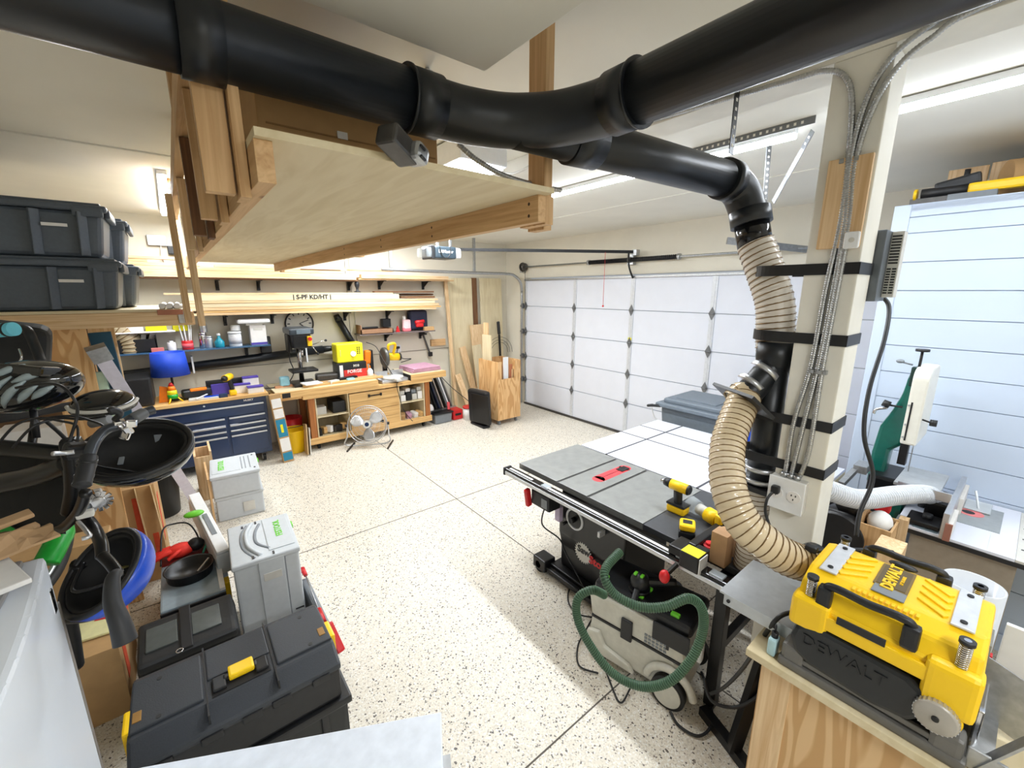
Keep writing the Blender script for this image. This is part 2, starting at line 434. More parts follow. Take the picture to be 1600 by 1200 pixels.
# track and rollers at the far side
t = wthing('door_track', 'galvanised garage door track curving up from the floor and running along the back wall', 'door track', (5.36, 6.43, 0))
MB().tube([(5.37, 6.42, 0.02), (5.37, 6.42, 1.2), (5.37, 6.42, 2.25)], .022, seg=8).build('vertical_track', STEEL, t)
MB().tube([(5.37, 6.42, 2.25), (5.33, 6.42, 2.42), (5.22, 6.44, 2.53), (5.04, 6.46, 2.57), (4.2, 6.46, 2.57), (2.6, 6.46, 2.58)], .026, seg=8).build('curved_track', STEEL, t)
for z in zs[1:5]:
    MB().bb(5.345, 5.40, 6.37, 6.40, z-.05, z+.05, .004).cyl((5.36, 6.36, z), (5.36, 6.43, z), .022).build('roller', HINGE, t)
for x in (2.75, 4.3):
    MB().bb(x-.02, x+.02, 6.44, 6.48, 2.6, 3.16, .002).build('hanger_strap', STEEL, t)
t = wthing('torsion_spring', 'torsion shaft with black spring above the garage door', 'door spring', (5.33, 3.6, 2.62))
MB().cyl((5.35, 1.0, 2.70), (5.35, 6.42, 2.70), .013).build('shaft', STEEL, t)
MB().cyl((5.35, 3.15, 2.70), (5.35, 4.72, 2.70), .026, seg=16).build('spring_core', BLKM, t)
MB().tube(helix([(5.35, 3.15, 2.70), (5.35, 3.9, 2.70), (5.35, 4.72, 2.70)], .03, .03, 8), .006, seg=5, raw=True).build('spring_coil', BLKM, t)
for y in (3.15, 3.93, 4.72): MB().cyl((5.35, y-.02, 2.70), (5.35, y+.02, 2.70), .04).build('winding_cone', STEEL, t)
MB().bb(5.36, 5.438, 3.88, 3.98, 2.63, 2.78, .004).build('center_bracket', STEEL, t)
MB().bb(5.34, 5.438, 6.38, 6.45, 2.60, 2.74, .004).build('end_bracket', STEEL, t)
MB().cyl((5.35, 6.30, 2.70), (5.35, 6.36, 2.70), .07, seg=24).cyl((5.35, 6.36, 2.70), (5.35, 6.38, 2.70), .085).build('cable_drum', DSTEEL, t)
MB().cyl((5.395, 6.33, .08), (5.375, 6.33, 2.62), .004, seg=6).build('lift_cable', DSTEEL, door)
# opener
t = wthing('garage_door_opener', 'dark grey garage door opener hanging from the ceiling near the back wall', 'opener', (3.0, 5.3, 2.66))
ox, oy = 3.0, 5.32
MB().bb(ox-.18, ox+.16, oy-.15, oy+.15, 2.68, 2.84, .03, 3).build('housing', pm('opener_grey', (58, 72, 82), .35), t)
MB().bb(ox+.15, ox+.25, oy-.14, oy+.14, 2.69, 2.83, .04, 3).build('front_light_lens', WHITE, t)
MB().bb(ox-.30, ox-.18, oy-.14, oy+.14, 2.69, 2.82, .03).build('rear_lens', GLASS, t)
MB().bb(ox-.22, ox-.17, oy-.145, oy+.145, 2.675, 2.845, .01).build('end_plate', BLK, t)
text('LiftMaster', .055, PAPER, t, (ox-.01, oy-.153, 2.77), (1, 0, 0), (0, 0, 1), bold=.001)
MB().tube([(ox-.1, oy-.15, 2.83), (ox-.08, oy-.17, 2.72), (ox-.01, oy-.17, 2.69), (ox+.05, oy-.17, 2.75), (ox+.06, oy-.15, 2.84)], .006, seg=6).build('wire_loop', BLK, t)
for x in (ox-.1, ox+.1): MB().bb(x-.015, x+.015, oy-.1, oy-.07, 2.84, 3.16).build('hanger_strap', STEEL, t)
MB().bar((ox+.2, oy-.02, 2.82), (5.3, 3.80, 2.80), .03, .04).build('rail', BLKM, t)
MB().tube([(5.22, 3.86, 2.78), (5.26, 3.87, 2.6), (5.38, 3.88, 2.44)], .014, seg=6).build('door_arm', BLKM, t)
MB().bb(5.26, 5.34, 3.76, 3.84, 2.75, 2.83, .004).build('header_bracket', STEEL, t)
MB().cyl((4.9, 4.02, 2.79), (4.9, 4.02, 2.05), .003, seg=6).sph((4.9, 4.02, 2.04), .014).build('release_cord', RED, t)
# ---- shiplap partition
m = MB(); sx = 3.85
m.bb(sx+.012, sx+.1, -2.2, .70, 0, 2.80)
zz = 2.72; k = 0
zlist = [2.80, 2.72, 2.62]+[2.62-.183*i for i in range(1, 14)]
for a, b in zip(zlist, zlist[1:]): m.bb(sx, sx+.014, -2.2, .655, b+.0025, a-.0025, .0012)
m.bb(sx-.004, sx+.1, .655, .74, 0, 2.80, .003)
struct('wall_shiplap', m, SHIP)
struct('baseboard_right', MB().bb(sx-.014, sx, -2.2, .65, 0, .12, .004), SHIP)
struct('trim_9', MB().bb(sx, 5.44, -2.2, .74, 2.76, 2.80), SHIP)
struct('trim_10', MB().bb(sx+.1, 5.44, .66, .74, 0, 2.76), SHIP)
# pale planks standing on top of the partition
random.seed(3)
PN = ['nearest the post', 'second from the post', 'third from the post', 'fourth from the post', 'fifth from the post', 'sixth from the post', 'furthest from the post']
for i in range(7):
    y = .58-i*.2
    one(MB().bb(4.35, 4.38, y-.19, y, 2.80, 3.06+.03*random.random(), .002), 'plank', PINE['z'], 'pale pine plank standing on top of the white shiplap partition, '+PN[i], 'plank', 'planks on top of the partition')
# ---- LED strips
def strip(name, a, b, label, wdt=.05):
    t = wthing(name, label, 'light', a); a = Vector(a); b = Vector(b); up = Vector((0, 0, 1))
    MB().bar(a+up*.03, b+up*.03, wdt, .03).build('light_housing', WHITE, t)
    MB().bar(a, b, wdt*.7, .026, bev=.006).build('light_tube', LED, t)
    return t
strip('led_strip_light', (2.9, 6.3, 3.11), (2.9, 1.05, 3.11), 'long LED strip light on the ceiling behind the post')
strip('led_strip_light', (2.9, .85, 3.11), (2.9, -1.8, 3.11), 'LED strip light on the ceiling above the white shiplap wall')
strip('led_strip_light', (.08, 6.5, 3.11), (.08, 4.4, 3.11), 'LED tube on the ceiling beside the grey totes', .06)
strip('led_strip_light', (1.4, 6.0, 3.11), (3.0, 6.0, 3.11), 'LED strip light above the lumber rack and opener')
t = wthing('square_ceiling_light', 'boxy white ceiling light glowing above the black duct elbow', 'light', (1.55, 3.0, 2.98))
MB().bb(1.45, 1.8, 2.3, 2.8, 3.02, 3.15, .01).build('light_housing', WHITE, t)
MB().bb(1.47, 1.78, 2.32, 2.78, 3.005, 3.02).build('diffuser', LED, t)
MB().tube([(1.8, 2.5, 3.08), (1.9, 2.4, 3.02), (1.95, 2.2, 3.06), (1.9, 2.0, 3.14)], .009, seg=8).build('cable', LTGREY, t)
# perforated hanger angles
def perf(name, a, b, label, mt, group=None):
    a, b = Vector(a), Vector(b); d = (b-a).normalized(); t = wthing(name, label, 'hanger', (a if a.z < b.z else b), group)
    m = MB(); m.bar(a, b, .004, .038); m.build('bar', mt, t)
    n = int((b-a).length/.035); h = MB()
    for i in range(1, n):
        p = a+d*(i*.035); h.bar(p-d*.006, p+d*.006, .006, .014)
    h.build('holes', CEIL if mt != STEEL else DSTEEL, t); return t
perf('duct_hanger', (1.985, .965, 2.83), (1.985, .965, 3.16), 'black perforated strap holding the end of the duct', BLKM)
PERF = pm('perforated_steel', (118, 120, 122), .4, .6)
perf('perforated_angle', (2.80, 1.62, 3.141), (2.80, .93, 3.141), 'perforated steel angle running beside the LED strip near the post', PERF)
q_ = atz(1202, 226, 3.14); perf('perforated_angle', q_, (q_.x+.03, q_.y-.01, 2.60), 'vertical perforated steel angle hanging behind the duct elbow', PERF)
q_ = atz(1270, 204, 3.14); q2_ = atd(1208, 316, 2.72); perf('perforated_angle', q_, q2_, 'slanting perforated steel angle hanging beside the post', PERF)
t = wthing('steel_angle_bracket', 'short light steel angle sticking out over the garage door shaft', 'bracket', (4.8, 2.3, 2.7))
MB().bar(atx(1136, 376, 4.8), atx(1260, 390, 5.42), .03, .07).build('arm', STEEL, t)
# ================================================================ DUCTS
R6 = .078
t = wthing('dust_duct', 'large black dust collection duct crossing overhead', 'duct', (.9, 1.24, 2.70))
dy, dz = 1.24, 2.785
MB().cyl((-2.2, dy, dz), (.68, dy, dz), R6, seg=40, caps=True).build('main_pipe', DUCT, t)
MB().cyl((.085, dy, dz), (.165, dy, dz), R6+.007, seg=40).build('coupling', DUCT, t)
MB().tube([(.60, dy, dz), (.68, dy, dz), (.80, dy-.008, dz), (.93, dy-.055, dz), (1.035, dy-.155, dz), (1.085, dy-.28, dz), (1.092, dy-.36, dz), (1.092, dy-.44, dz)], R6, seg=36, res=10).build('elbow', DUCT, t)
MB().cyl((.60, dy, dz), (.70, dy, dz), R6+.007, seg=40).cyl((.598, dy, dz), (.606, dy, dz), R6+.011, seg=40).build('elbow_collar', DUCT, t)
MB().cyl((1.092, dy-.35, dz), (1.092, dy-.44, dz), R6+.007, seg=40).cyl((1.092, dy-.434, dz), (1.092, dy-.442, dz), R6+.011, seg=40).build('elbow_collar', DUCT, t)
MB().cyl((1.092, dy-.42, dz), (1.092, -1.8, dz), R6, seg=40).build('cross_pipe', DUCT, t)
MB().cyl((.95, dy-.07, dz-.005), (2.02, .985, 2.735), R6-.003, seg=40).build('branch_pipe', DUCT, t)
MB().cyl((1.16, dy-.105, dz-.015), (1.28, dy-.125, dz-.018), R6+.006, seg=36).build('branch_collar', DUCT, t)
ex, ey, ez = 2.02, .985, 2.735
MB().tube([(ex-.02, ey, ez), (ex+.02, ey-.005, ez-.005), (ex+.08, ey-.03, ez-.05), (ex+.10, ey-.06, ez-.13), (ex+.10, ey-.075, ez-.17)], R6, seg=32, res=8).build('end_elbow', DUCT, t)
MB().cyl((ex-.045, ey+.001, ez), (ex+.02, ey-.004, ez-.003), R6+.008, seg=36).build('end_collar', DUCT, t)
MB().cyl((ex+.10, ey-.066, ez-.125), (ex+.10, ey-.082, ez-.19), R6+.008, seg=36).build('end_collar', DUCT, t)
MB().cyl((ex+.10, ey-.08, ez-.18), (ex+.10, ey-.11, ez-.29), R6-.006, seg=32).build('spigot', pm('glossy_black_pipe', (16, 17, 20), .12), t)
# flexible hoses
def hose(name, label, pts, r, pitch, wall, wire, wr, cat='hose', extra=0):
    base = Vector(min((Vector(p) for p in pts), key=lambda v: v.z)); t = wthing(name, label, cat, base)
    P = even(pts, pitch/4); n = len(P)
    MB().tube(P, lambda u: r*(1+.022*math.cos(u*(n-1)/4*2*math.pi)), seg=24, raw=True, caps=False).build('hose_wall', wall, t)
    MB().tube(helix(pts, r*1.01, pitch, 16), wr, seg=5, raw=True).build('wire_coil', wire, t)
    return t
HW = .068
hx = 2.12
hose('dust_hose', 'clear ribbed hose strapped to the top of the post', [(hx, .875, 2.46), (hx, .83, 2.36), (hx, .765, 2.2), (hx, .745, 2.05), (hx, .735, 1.98)], .077, .026, HOSEL, WIRE, .0028)
# black reducer / wye / gates
t = wthing('duct_wye', 'black reducer and blast gates strapped to the side of the post', 'duct', (hx, .76, 1.4))
MB().lathe([(.078, 0), (.078, -.07), (.062, -.16), (.060, -.2)], (2.11, .73, 2.03), seg=32).build('reducer', DUCT, t)
g0 = atx(1212, 540, 2.02); 
pA = Vector((2.10, .73, 1.93)); pB = Vector((2.0, .80, 1.80))
MB().cyl((2.10, .725, 1.98), (2.10, .72, 1.30), .06, seg=28).build('down_pipe', DUCT, t)
MB().tube([(2.10, .73, 1.92), (2.06, .755, 1.86), (2.0, .785, 1.79)], .06, seg=24).build('branch_pipe', DUCT, t)
for q in (.3, .75):
    c = pA.lerp(pB, q); dd = (pB-pA).normalized()
    MB().cyl(c-dd*.012, c+dd*.012, .068, seg=28).build('hose_clamp', ALU, t)
dd = (Vector((1.95, .82, 1.73))-pA).normalized(); gc = Vector((1.985, .805, 1.765))
side = Vector((0, 0, 1)).cross(dd).normalized()
MB().bar(gc-side*.13, gc+side*.15, .15, .014, up=dd).build('blast_gate', BLK, t)
MB().cyl((2.10, .72, 1.44), (2.10, .72, 1.42), .072, seg=28).cyl((2.10, .72, 1.38), (2.10, .72, 1.36), .072, seg=28).build('hose_clamp', ALU, t)
MB().bb(2.02, 2.18, .655, .80, 1.325, 1.35, .004).build('lower_gate', BLK, t)
hose('dust_hose', 'clear ribbed hose hanging straight down behind the curved one', [(2.10, .72, 1.33), (2.10, .72, 1.2), (2.10, .72, 1.05), (2.13, .735, .9), (2.2, .76, .7)], .062, .0235, HOSEL, WIRE, .0024)
pts = [(1.97, .815, 1.75), atd(1163, 620, 1.92), atd(1138, 690, 1.82), atd(1138, 760, 1.72), atd(1160, 815, 1.66), atd(1195, 848, 1.63), atd(1228, 870, 1.63), atd(1262, 882, 1.66)]
hose('dust_hose', 'amber clear ribbed hose curving from the post down to the yellow planer', pts, .068, .0265, HOSEC, WIRE, .0026)
# straps
for z, l in ((2.335, 'uppermost'), (2.06, 'second from the top'), (1.705, 'third from the top'), (1.50, 'lowest')):
    m = MB(); ya = .80 if z > 1.9 else .79
    w2 = .022
    m.bb(PX-.004, PX, PY0-.004, PY1, z-w2, z+w2); m.bb(PX-.004, PX+PW+.004, PY0-.004, PY0, z-w2, z+w2); m.bb(PX+PW, PX+PW+.004, PY0-.004, PY1+.1, z-w2, z+w2)
    P = [(PX-.002, PY1, z), (PX-.004, PY1+.05, z), (PX+.0, PY1+.13, z), (PX+.05, PY1+.18, z), (PX+.12, PY1+.17, z), (PX+.18, PY1+.1, z)]
    if z > 2.2: P = [(p[0]+(.0 if i > 3 else -.0), p[1]+(.03 if i > 1 else 0), p[2]) for i, p in enumerate(P)]
    S = spline(P, 6)
    for a, b in zip(S, S[1:]): m.bar(a, b, .004, 2*w2)
    one(m, 'strap', BLK, 'black strap round the white post, '+l+' of four', 'strap')
# conduits
def conduit(pts, label, r=.0095):
    P = even(pts, .0022*1.0)
    t = wthing('metal_conduit', label, 'conduit', min((Vector(p) for p in pts), key=lambda v: v.z))
    n = len(P); MB().tube(P, lambda u: r*(1+.10*math.cos(u*(n-1)/4*2*math.pi)), seg=8, raw=True).build('armour', STEEL, t); return t
cx = PX-.011
conduit([(cx, .595, 1.46), (cx, .592, 1.7), (cx, .562, 1.95), (cx, .553, 2.25), (cx, .54, 2.5), (cx, .545, 2.7), (cx, .56, 2.9), (cx, .59, 3.0), (cx, .66, 3.05), (cx, .8, 3.06), (cx, 1.4, 3.09)], 'flexible steel conduit on the post nearest the hose, bending left under the duct')
conduit([(cx, .572, 1.46), (cx, .556, 1.7), (cx, .538, 1.95), (cx, .528, 2.25), (cx, .525, 2.5), (cx, .538, 2.7), (cx, .53, 2.85), (cx, .50, 2.97), (cx, .44, 3.05), (cx, .3, 3.11), (cx, .1, 3.13), (cx, -.6, 3.14)], 'flexible steel conduit in the middle of three on the post')
conduit([(cx, .545, 1.45), (cx, .522, 1.6), (cx, .522, 1.95), (cx, .515, 2.25), (cx, .512, 2.5), (cx, .523, 2.7), (cx, .505, 2.85), (cx, .46, 2.97), (cx, .38, 3.04), (cx, .2, 3.09), (cx, -.6, 3.10)], 'flexible steel conduit on the post furthest right, bending right under the beam')
for y, z, l in ((.55, 2.72, 'upper'), (.54, 1.93, 'lower')):
    m = MB()
    for k in (-1, 0, 1): m.bb(cx-.012, PX, y-.008+.022*k-.007, y-.008+.022*k+.007, z-.008, z+.008, .002)
    one(m, 'conduit_clip', STEEL, 'steel clips holding the three conduits on the %s post' % l, 'clip')
box_thing('backing_board', 'pine board behind the conduits near the top of the post', 'board', PX-.018, PX, .47, .605, 2.41, 2.73, PINE['z'], .003)
t = wthing('wall_button', 'small white square button switch on the post', 'switch', (PX-.02, .49, 2.41))
MB().bb(PX-.036, PX-.018, .468, .515, 2.405, 2.465, .008, 3).build('button_case', WHITE, t)
MB().cyl((PX-.038, .49, 2.435), (PX-.035, .49, 2.435), .009).build('button', LTGREY, t)
# outlet box
t = wthing('outlet_box', 'white double outlet box at the foot of the conduits on the post', 'outlet', (PX-.04, .572, 1.31))
MB().bb(PX-.045, PX, .505, .64, 1.31, 1.455, .004).build('box', LTGREY, t)
MB().bb(PX-.052, PX-.045, .503, .642, 1.308, 1.457, .003).build('cover_plate', WHITE, t)
for y in (.607, .54):
    MB().cyl((PX-.055, y, 1.385), (PX-.051, y, 1.385), .026, seg=24).build('receptacle', PAPER, t)
    h = MB()
    for dy2, dz2 in ((-.008, .008), (.008, .008), (0, -.01)): h.bb(PX-.0565, PX-.0545, y+dy2-.0018, y+dy2+.0018, 1.385+dz2-.004, 1.385+dz2+.004)
    h.build('slots', BLK, t)
for y in (.595, .572, .547): MB().cyl((PX-.02, y, 1.452), (PX-.02, y, 1.475), .014).build('connector', STEEL, t)
t = wthing('power_cord', 'black power cord plugged into the post outlet and drooping to the planer', 'cord', (PX-.07, .61, 1.2))
MB().bb(PX-.085, PX-.053, .59, .622, 1.385, 1.42, .008).build('plug', BLK, t)
MB().tube([(PX-.08, .612, 1.39), (PX-.11, .62, 1.36), (PX-.12, .61, 1.29), (PX-.13, .54, 1.2), (PX-.13, .42, 1.19), (PX-.14, .30, 1.24)], .006, seg=8).build('cable', BLK, t)
# heater/charger box on the side of the post
t = wthing('vented_charger', 'grey vented power unit hanging on the right side of the post', 'power unit', (2.33, .46, 2.2))
MB().bb(2.215, 2.36, .435, .50, 2.21, 2.485, .004).build('case', pm('slate_case', (96, 102, 108), .45), t)
MB().bb(2.30, 2.36, .397, .435, 2.225, 2.483, .003).build('vented_side', LTGREY, t)
h = MB()
for i in range(10): h.bb(2.2985, 2.3015, .402, .432, 2.462-i*.0115, 2.468-i*.0115); h.bb(2.2985, 2.3015, .402, .415, 2.335-i*.0105, 2.341-i*.0105); h.bb(2.2985, 2.3015, .419, .432, 2.335-i*.0105, 2.341-i*.0105)
h.build('vent_slots', BLK, t)
MB().tube([atd(1376, 462, 2.0), atd(1389, 480, 1.98), atd(1382, 530, 1.93), atd(1358, 610, 1.88), atd(1350, 680, 1.86), atd(1364, 745, 1.85), atd(1344, 800, 1.84), atd(1338, 838, 1.83)], .009, seg=8).build('cable', BLK, t)
# ================================================================ BACK WALL: LUMBER RACKS
def bracket(x, z, label, dep=.28):
    t = wthing('shelf_bracket', label, 'bracket', (x, 6.99, z-.1), 'black shelf brackets on the back wall')
    MB().bb(x-.02, x+.02, 6.97, 7.0, z-.14, z, .003).build('wall_plate', BLKM, t)
    MB().bb(x-.018, x+.018, 6.99-dep, 6.99, z-.012, z, .002).prism([(0, 0), (-dep*.75, 0), (0, -.11)], (x-.004, 6.985, z-.01), (0, 1, 0), (0, 0, 1), (1, 0, 0), .008).build('arm', BLKM, t)
    return t
for x, l in ((-.3, 'leftmost, beside the grey totes'), (.52, 'second from the left'), (1.0, 'third from the left'), (2.25, 'rightmost')): bracket(x, 2.40, 'black steel bracket under the upper lumber rack, '+l)
for x, l in ((2.75, 'left one'), (3.55, 'right one')): bracket(x, 2.42, 'black steel bracket under the short upper rack near the opener, '+l)
for x, l in ((.55, 'leftmost'), (1.12, 'left of the wall clock'), (2.15, 'right of the wall clock'), (2.85, 'rightmost')): bracket(x, 1.93, 'black steel bracket under the middle lumber rack, '+l)
random.seed(11)
def board(x0, x1, y0, z0, dp, th, mt, label, group, rz=0):
    o = one(MB().bb(x0, x1, y0, y0+dp, z0, z0+th, .002), 'board', mt, label, 'board', group)
    if rz: o.rotation_euler = (0, 0, rz)
    return o
G1 = 'boards on the upper lumber rack'
board(-.7, 2.3, 6.68, 2.40, .3, .018, DARKW['x'], 'thin dark shelf board at the bottom of the upper lumber rack', G1)
board(-.65, 2.27, 6.66, 2.42, .14, .085, PINE['x'], 'long thick pine board at the front of the upper lumber rack', G1)
board(-.65, 2.27, 6.82, 2.42, .14, .085, PINE['x'], 'long pine board against the wall on the upper lumber rack', G1)
board(-.5, 2.1, 6.67, 2.508, .13, .04, PINE['x'], 'pale pine board second from the bottom of the upper rack', G1)
board(-.6, 1.9, 6.82, 2.508, .12, .04, PINE['x'], 'pine board behind the second layer of the upper rack', G1)
board(-.55, .35, 6.69, 2.552, .1, .035, PINE['x'], 'short pine board near the grey totes on the upper rack', G1)
board(.5, 2.15, 6.70, 2.552, .1, .03, BIRCH['x'], 'pale strip on top of the upper rack', G1)
board(-.6, -.15, 6.70, 2.59, .09, .03, FIR['x'], 'short brown board near the totes on top of the upper rack', G1)
board(-.4, .4, 6.71, 2.625, .1, .035, PINE['x'], 'topmost pine board near the totes on the upper rack', G1)
board(1.5, 2.05, 6.66, 2.55, .03, .012, DARKW['x'], 'thin dark strip lying at the front of the upper rack', G1)
board(2.32, 4.02, 6.70, 2.425, .28, .02, FIR['x'], 'thin brown shelf board near the garage door opener', G1)
board(2.36, 3.9, 6.68, 2.447, .1, .06, PINE['x'], 'pine board on the short rack near the garage door opener', G1)
board(2.45, 3.3, 6.80, 2.447, .1, .05, PINE['x'], 'pine board behind another on the short rack near the opener', G1)
board(2.1, 2.9, 6.7, 2.56, .12, .02, FIR['x'], 'brown board resting high between the two upper racks', G1)
G2 = 'boards on the middle lumber rack'
z = 1.945; lay = [(-.0, 3.62, .03, PINE), (.2, 3.72, .025, BENCHW), (-.05, 3.68, .04, PINE), (.0, 3.60, .045, BIRCH), (.1, 3.66, .03, PINE)]
nm = ['lowest', 'second from the bottom', 'third from the bottom', 'fourth from the bottom', 'fifth from the bottom']
for i, (x0, x1, th, mt) in enumerate(lay):
    board(x0+.05, x1, 6.66+.004*(i % 2), z, .16, th, mt['x'], 'long pale board on the middle lumber rack, %s' % nm[i], G2)
    board(x0+.1, x1-.25, 6.84, z, .13, th, mt['x'], 'long pale board against the wall on the middle rack, %s' % nm[i], G2)
    z += th+.003
top_b = board(.12, 2.95, 6.665, z, .15, .075, BIRCH['x'], 'topmost long white board with black stamped marks on the middle rack', G2)
for i, s_ in enumerate('l5PfWWS'):
    pass
text('| S-PF KD/HT |', .085, BLK, top_b, (1.62, 6.664, z+.037), (1, 0, 0), (0, 0, 1), bold=.003, name='stamp')
board(-.05, 2.85, 6.68, z+.078, .12, .02, PINE['x'], 'thin pale strip on top of the stamped board', G2)
board(2.55, 3.6, 6.68, z+.1, .1, .022, DARKW['x'], 'dark brown board lying on the end of the middle rack', G2)
board(3.0, 3.62, 6.69, z+.01, .12, .03, DARKW['x'], 'short dark brown board near the end of the middle rack', G2)
board(3.0, 3.65, 6.80, z+.05, .1, .03, DARKW['x'], 'short dark board behind another on the end of the middle rack', G2)
t = wthing('spring_clamp', 'small black clamp handle standing on the middle lumber rack', 'clamp', (2.3, 6.72, z+.1))
MB().lathe([(.05, 0), (.05, .01), (.018, .025), (.02, .06), (.034, .1), (.036, .14), (.02, .165), (0, .17)], (2.3, 6.74, z+.105), seg=16).build('knob', BLK, t)
# ---- glass-like blue shelf with supplies (left)
one(MB().bb(-.62, 1.02, 6.68, 6.99, 1.505, 1.522, .002), 'shelf', pm('steel_blue_shelf', (60, 96, 130), .25), 'thin blue grey shelf holding bottles and tubs on the back wall', 'shelf')
bracket(.75, 1.505, 'black steel bracket under the blue grey shelf')
ZS = 1.522
def jar(x, y, z, r, h, mt, lid, name, label, cat, lidr=.95, group=None, lab=None, cone=1.0):
    t = wthing(name, label, cat, (x, y, z), group)
    MB().lathe([(r*.96*cone, 0), (r*cone, .004), (r, h*.9), (r*.93, h)], (x, y, z), seg=24).build('body', mt, t)
    if lid is not None: MB().lathe([(r*lidr, 0), (r*lidr, h*.14), (r*lidr*.9, h*.17)], (x, y, z+h), seg=24).build('lid', lid, t)
    if lab is not None: MB().lathe([(r*1.006, h*.2), (r*1.006, h*.7)], (x, y, z), seg=24).build('label', lab, t)
    return t
jar(.62, 6.80, ZS, .075, .17, WHITE, WHITE, 'plastic_tub', 'larger white plastic tub with a lid on the blue grey shelf', 'tub', 1.05, lab=pm('grey_label', (190, 190, 196), .6))
jar(.64, 6.80, ZS+.21, .055, .06, WHITE, WHITE, 'plastic_tub', 'small white tub stacked on the larger white tub', 'tub')
t = wthing('bottle', 'squat turquoise bottle beside the larger white tub', 'bottle', (.44, 6.80, ZS))
MB().lathe([(.05, 0), (.055, .01), (.055, .07), (.03, .11), (.018, .12), (.018, .15)], (.44, 6.80, ZS), seg=20).build('body', pm('turquoise', (30, 150, 175), .3), t)
MB().cyl((.44, 6.8, ZS+.15), (.44, 6.8, ZS+.18), .02).build('cap', WHITE, t)
jar(.33, 6.83, ZS, .045, .13, ALU, ALU, 'steel_can', 'plain silver can at the front of the silver cans', 'can')
jar(.27, 6.88, ZS, .05, .17, CHROME, CHROME, 'steel_can', 'polished steel can behind the front silver can', 'can')
jar(.29, 6.88, ZS+.2, .045, .11, ALU, ALU, 'steel_can', 'silver can stacked on top of another can', 'can')
jar(.10, 6.80, ZS, .06, .11, RED, None, 'brush_pot', 'red pot full of white handled brushes', 'pot', lab=pm('pot_label', (230, 90, 100), .5))
random.seed(5)
for i in range(7):
    a = i*.9; p = Vector((.10+.03*math.cos(a), 6.80+.03*math.sin(a), ZS+.02)); q = p+Vector((.03*math.cos(a), .03*math.sin(a), .24+.02*(i % 3)))
    t = wthing('brush', 'white handled brush in the red pot, '+['pointing right', 'leaning to the right rear', 'at the back', 'leaning left at the back', 'pointing left', 'at the left front', 'at the right front'][i], 'brush', p, 'brushes in the red pot')
    MB().cyl(p, q, .006, seg=8).build('brush_handle', WHITE, t); MB().bar(q, q+Vector((0, 0, .05)), .022, .01).build('brush_head', LTGREY, t)
jar(-.06, 6.80, ZS, .045, .10, PAPER, WHITE, 'spray_bottle', 'white spray bottle left of the red pot', 'bottle', .5)
t = wthing('parts_bin', 'dark bin full of blue and white packets on the blue grey shelf', 'bin', (-.38, 6.84, ZS))
m = MB(); m.bb(-.6, -.2, 6.75, 6.98, ZS, ZS+.01); m.bb(-.6, -.2, 6.75, 6.757, ZS, ZS+.16); m.bb(-.6, -.2, 6.97, 6.98, ZS, ZS+.2); m.bb(-.6, -.59, 6.75, 6.98, ZS, ZS+.2); m.bb(-.21, -.2, 6.75, 6.98, ZS, ZS+.2)
m.build('body', BLK, t)
for i in range(5):
    x = -.55+i*.075; one(MB().box((x, 6.85, ZS+.14), (.05, .02, .16), .004, (.1, .15*(i-2), .1*i)), 'packet', [BLUEP, PAPER, TEAL, LTGREY, PAPER][i], ['blue packet at the left end of the dark bin', 'white packet second from the left in the dark bin', 'teal packet in the middle of the dark bin', 'grey packet second from the right in the dark bin', 'white packet at the right end of the dark bin'][i], 'packet')
box_thing('small_box', 'small red and white box in front of the dark bin on the shelf', 'box', -.26, -.14, 6.7, 6.74, ZS, ZS+.05, pm('pale_red', (214, 120, 116), .6))
box_thing('crumpled_sheet', 'crumpled white sheet lying on top of the dark bin', 'sheet', -.66, .0, 6.72, 6.96, ZS+.235, ZS+.25, PAPER, .004)
box_thing('storage_box', 'low white box lying above the dark bin under the tote shelf', 'box', -.6, -.3, 6.78, 6.95, ZS+.251, ZS+.33, PAPER)
box_thing('storage_box', 'low yellow box lying above the dark bin under the tote shelf', 'box', -.28, -.08, 6.78, 6.95, ZS+.251, ZS+.33, YELC)
one(MB().box((.06, 6.9, ZS+.30), (.16, .1, .14), .01), 'storage_box', YELC, 'yellow box behind the brushes under the end of the tote shelf', 'box')
t = wthing('carton', 'white carton with purple band standing on the blue grey shelf', 'carton', (.9, 6.8, ZS))
MB().bb(.80, .99, 6.75, 6.9, ZS, ZS+.27, .004).build('body', PAPER, t)
MB().bb(.799, .991, 6.749, 6.80, ZS+.004, ZS+.035).build('band', PURPLE, t)
MB().bb(.84, .95, 6.748, 6.75, ZS+.20, ZS+.23).build('print', LTGREY, t)
t = wthing('tray_scale', 'white tray shaped scale lying on top of the white carton', 'scale', (.88, 6.8, ZS+.27))
MB().bb(.66, 1.05, 6.70, 6.95, ZS+.30, ZS+.36, .03, 3).build('pan', WHITE, t); MB().bb(.76, .96, 6.74, 6.92, ZS+.27, ZS+.31, .01).build('base', LTGREY, t)
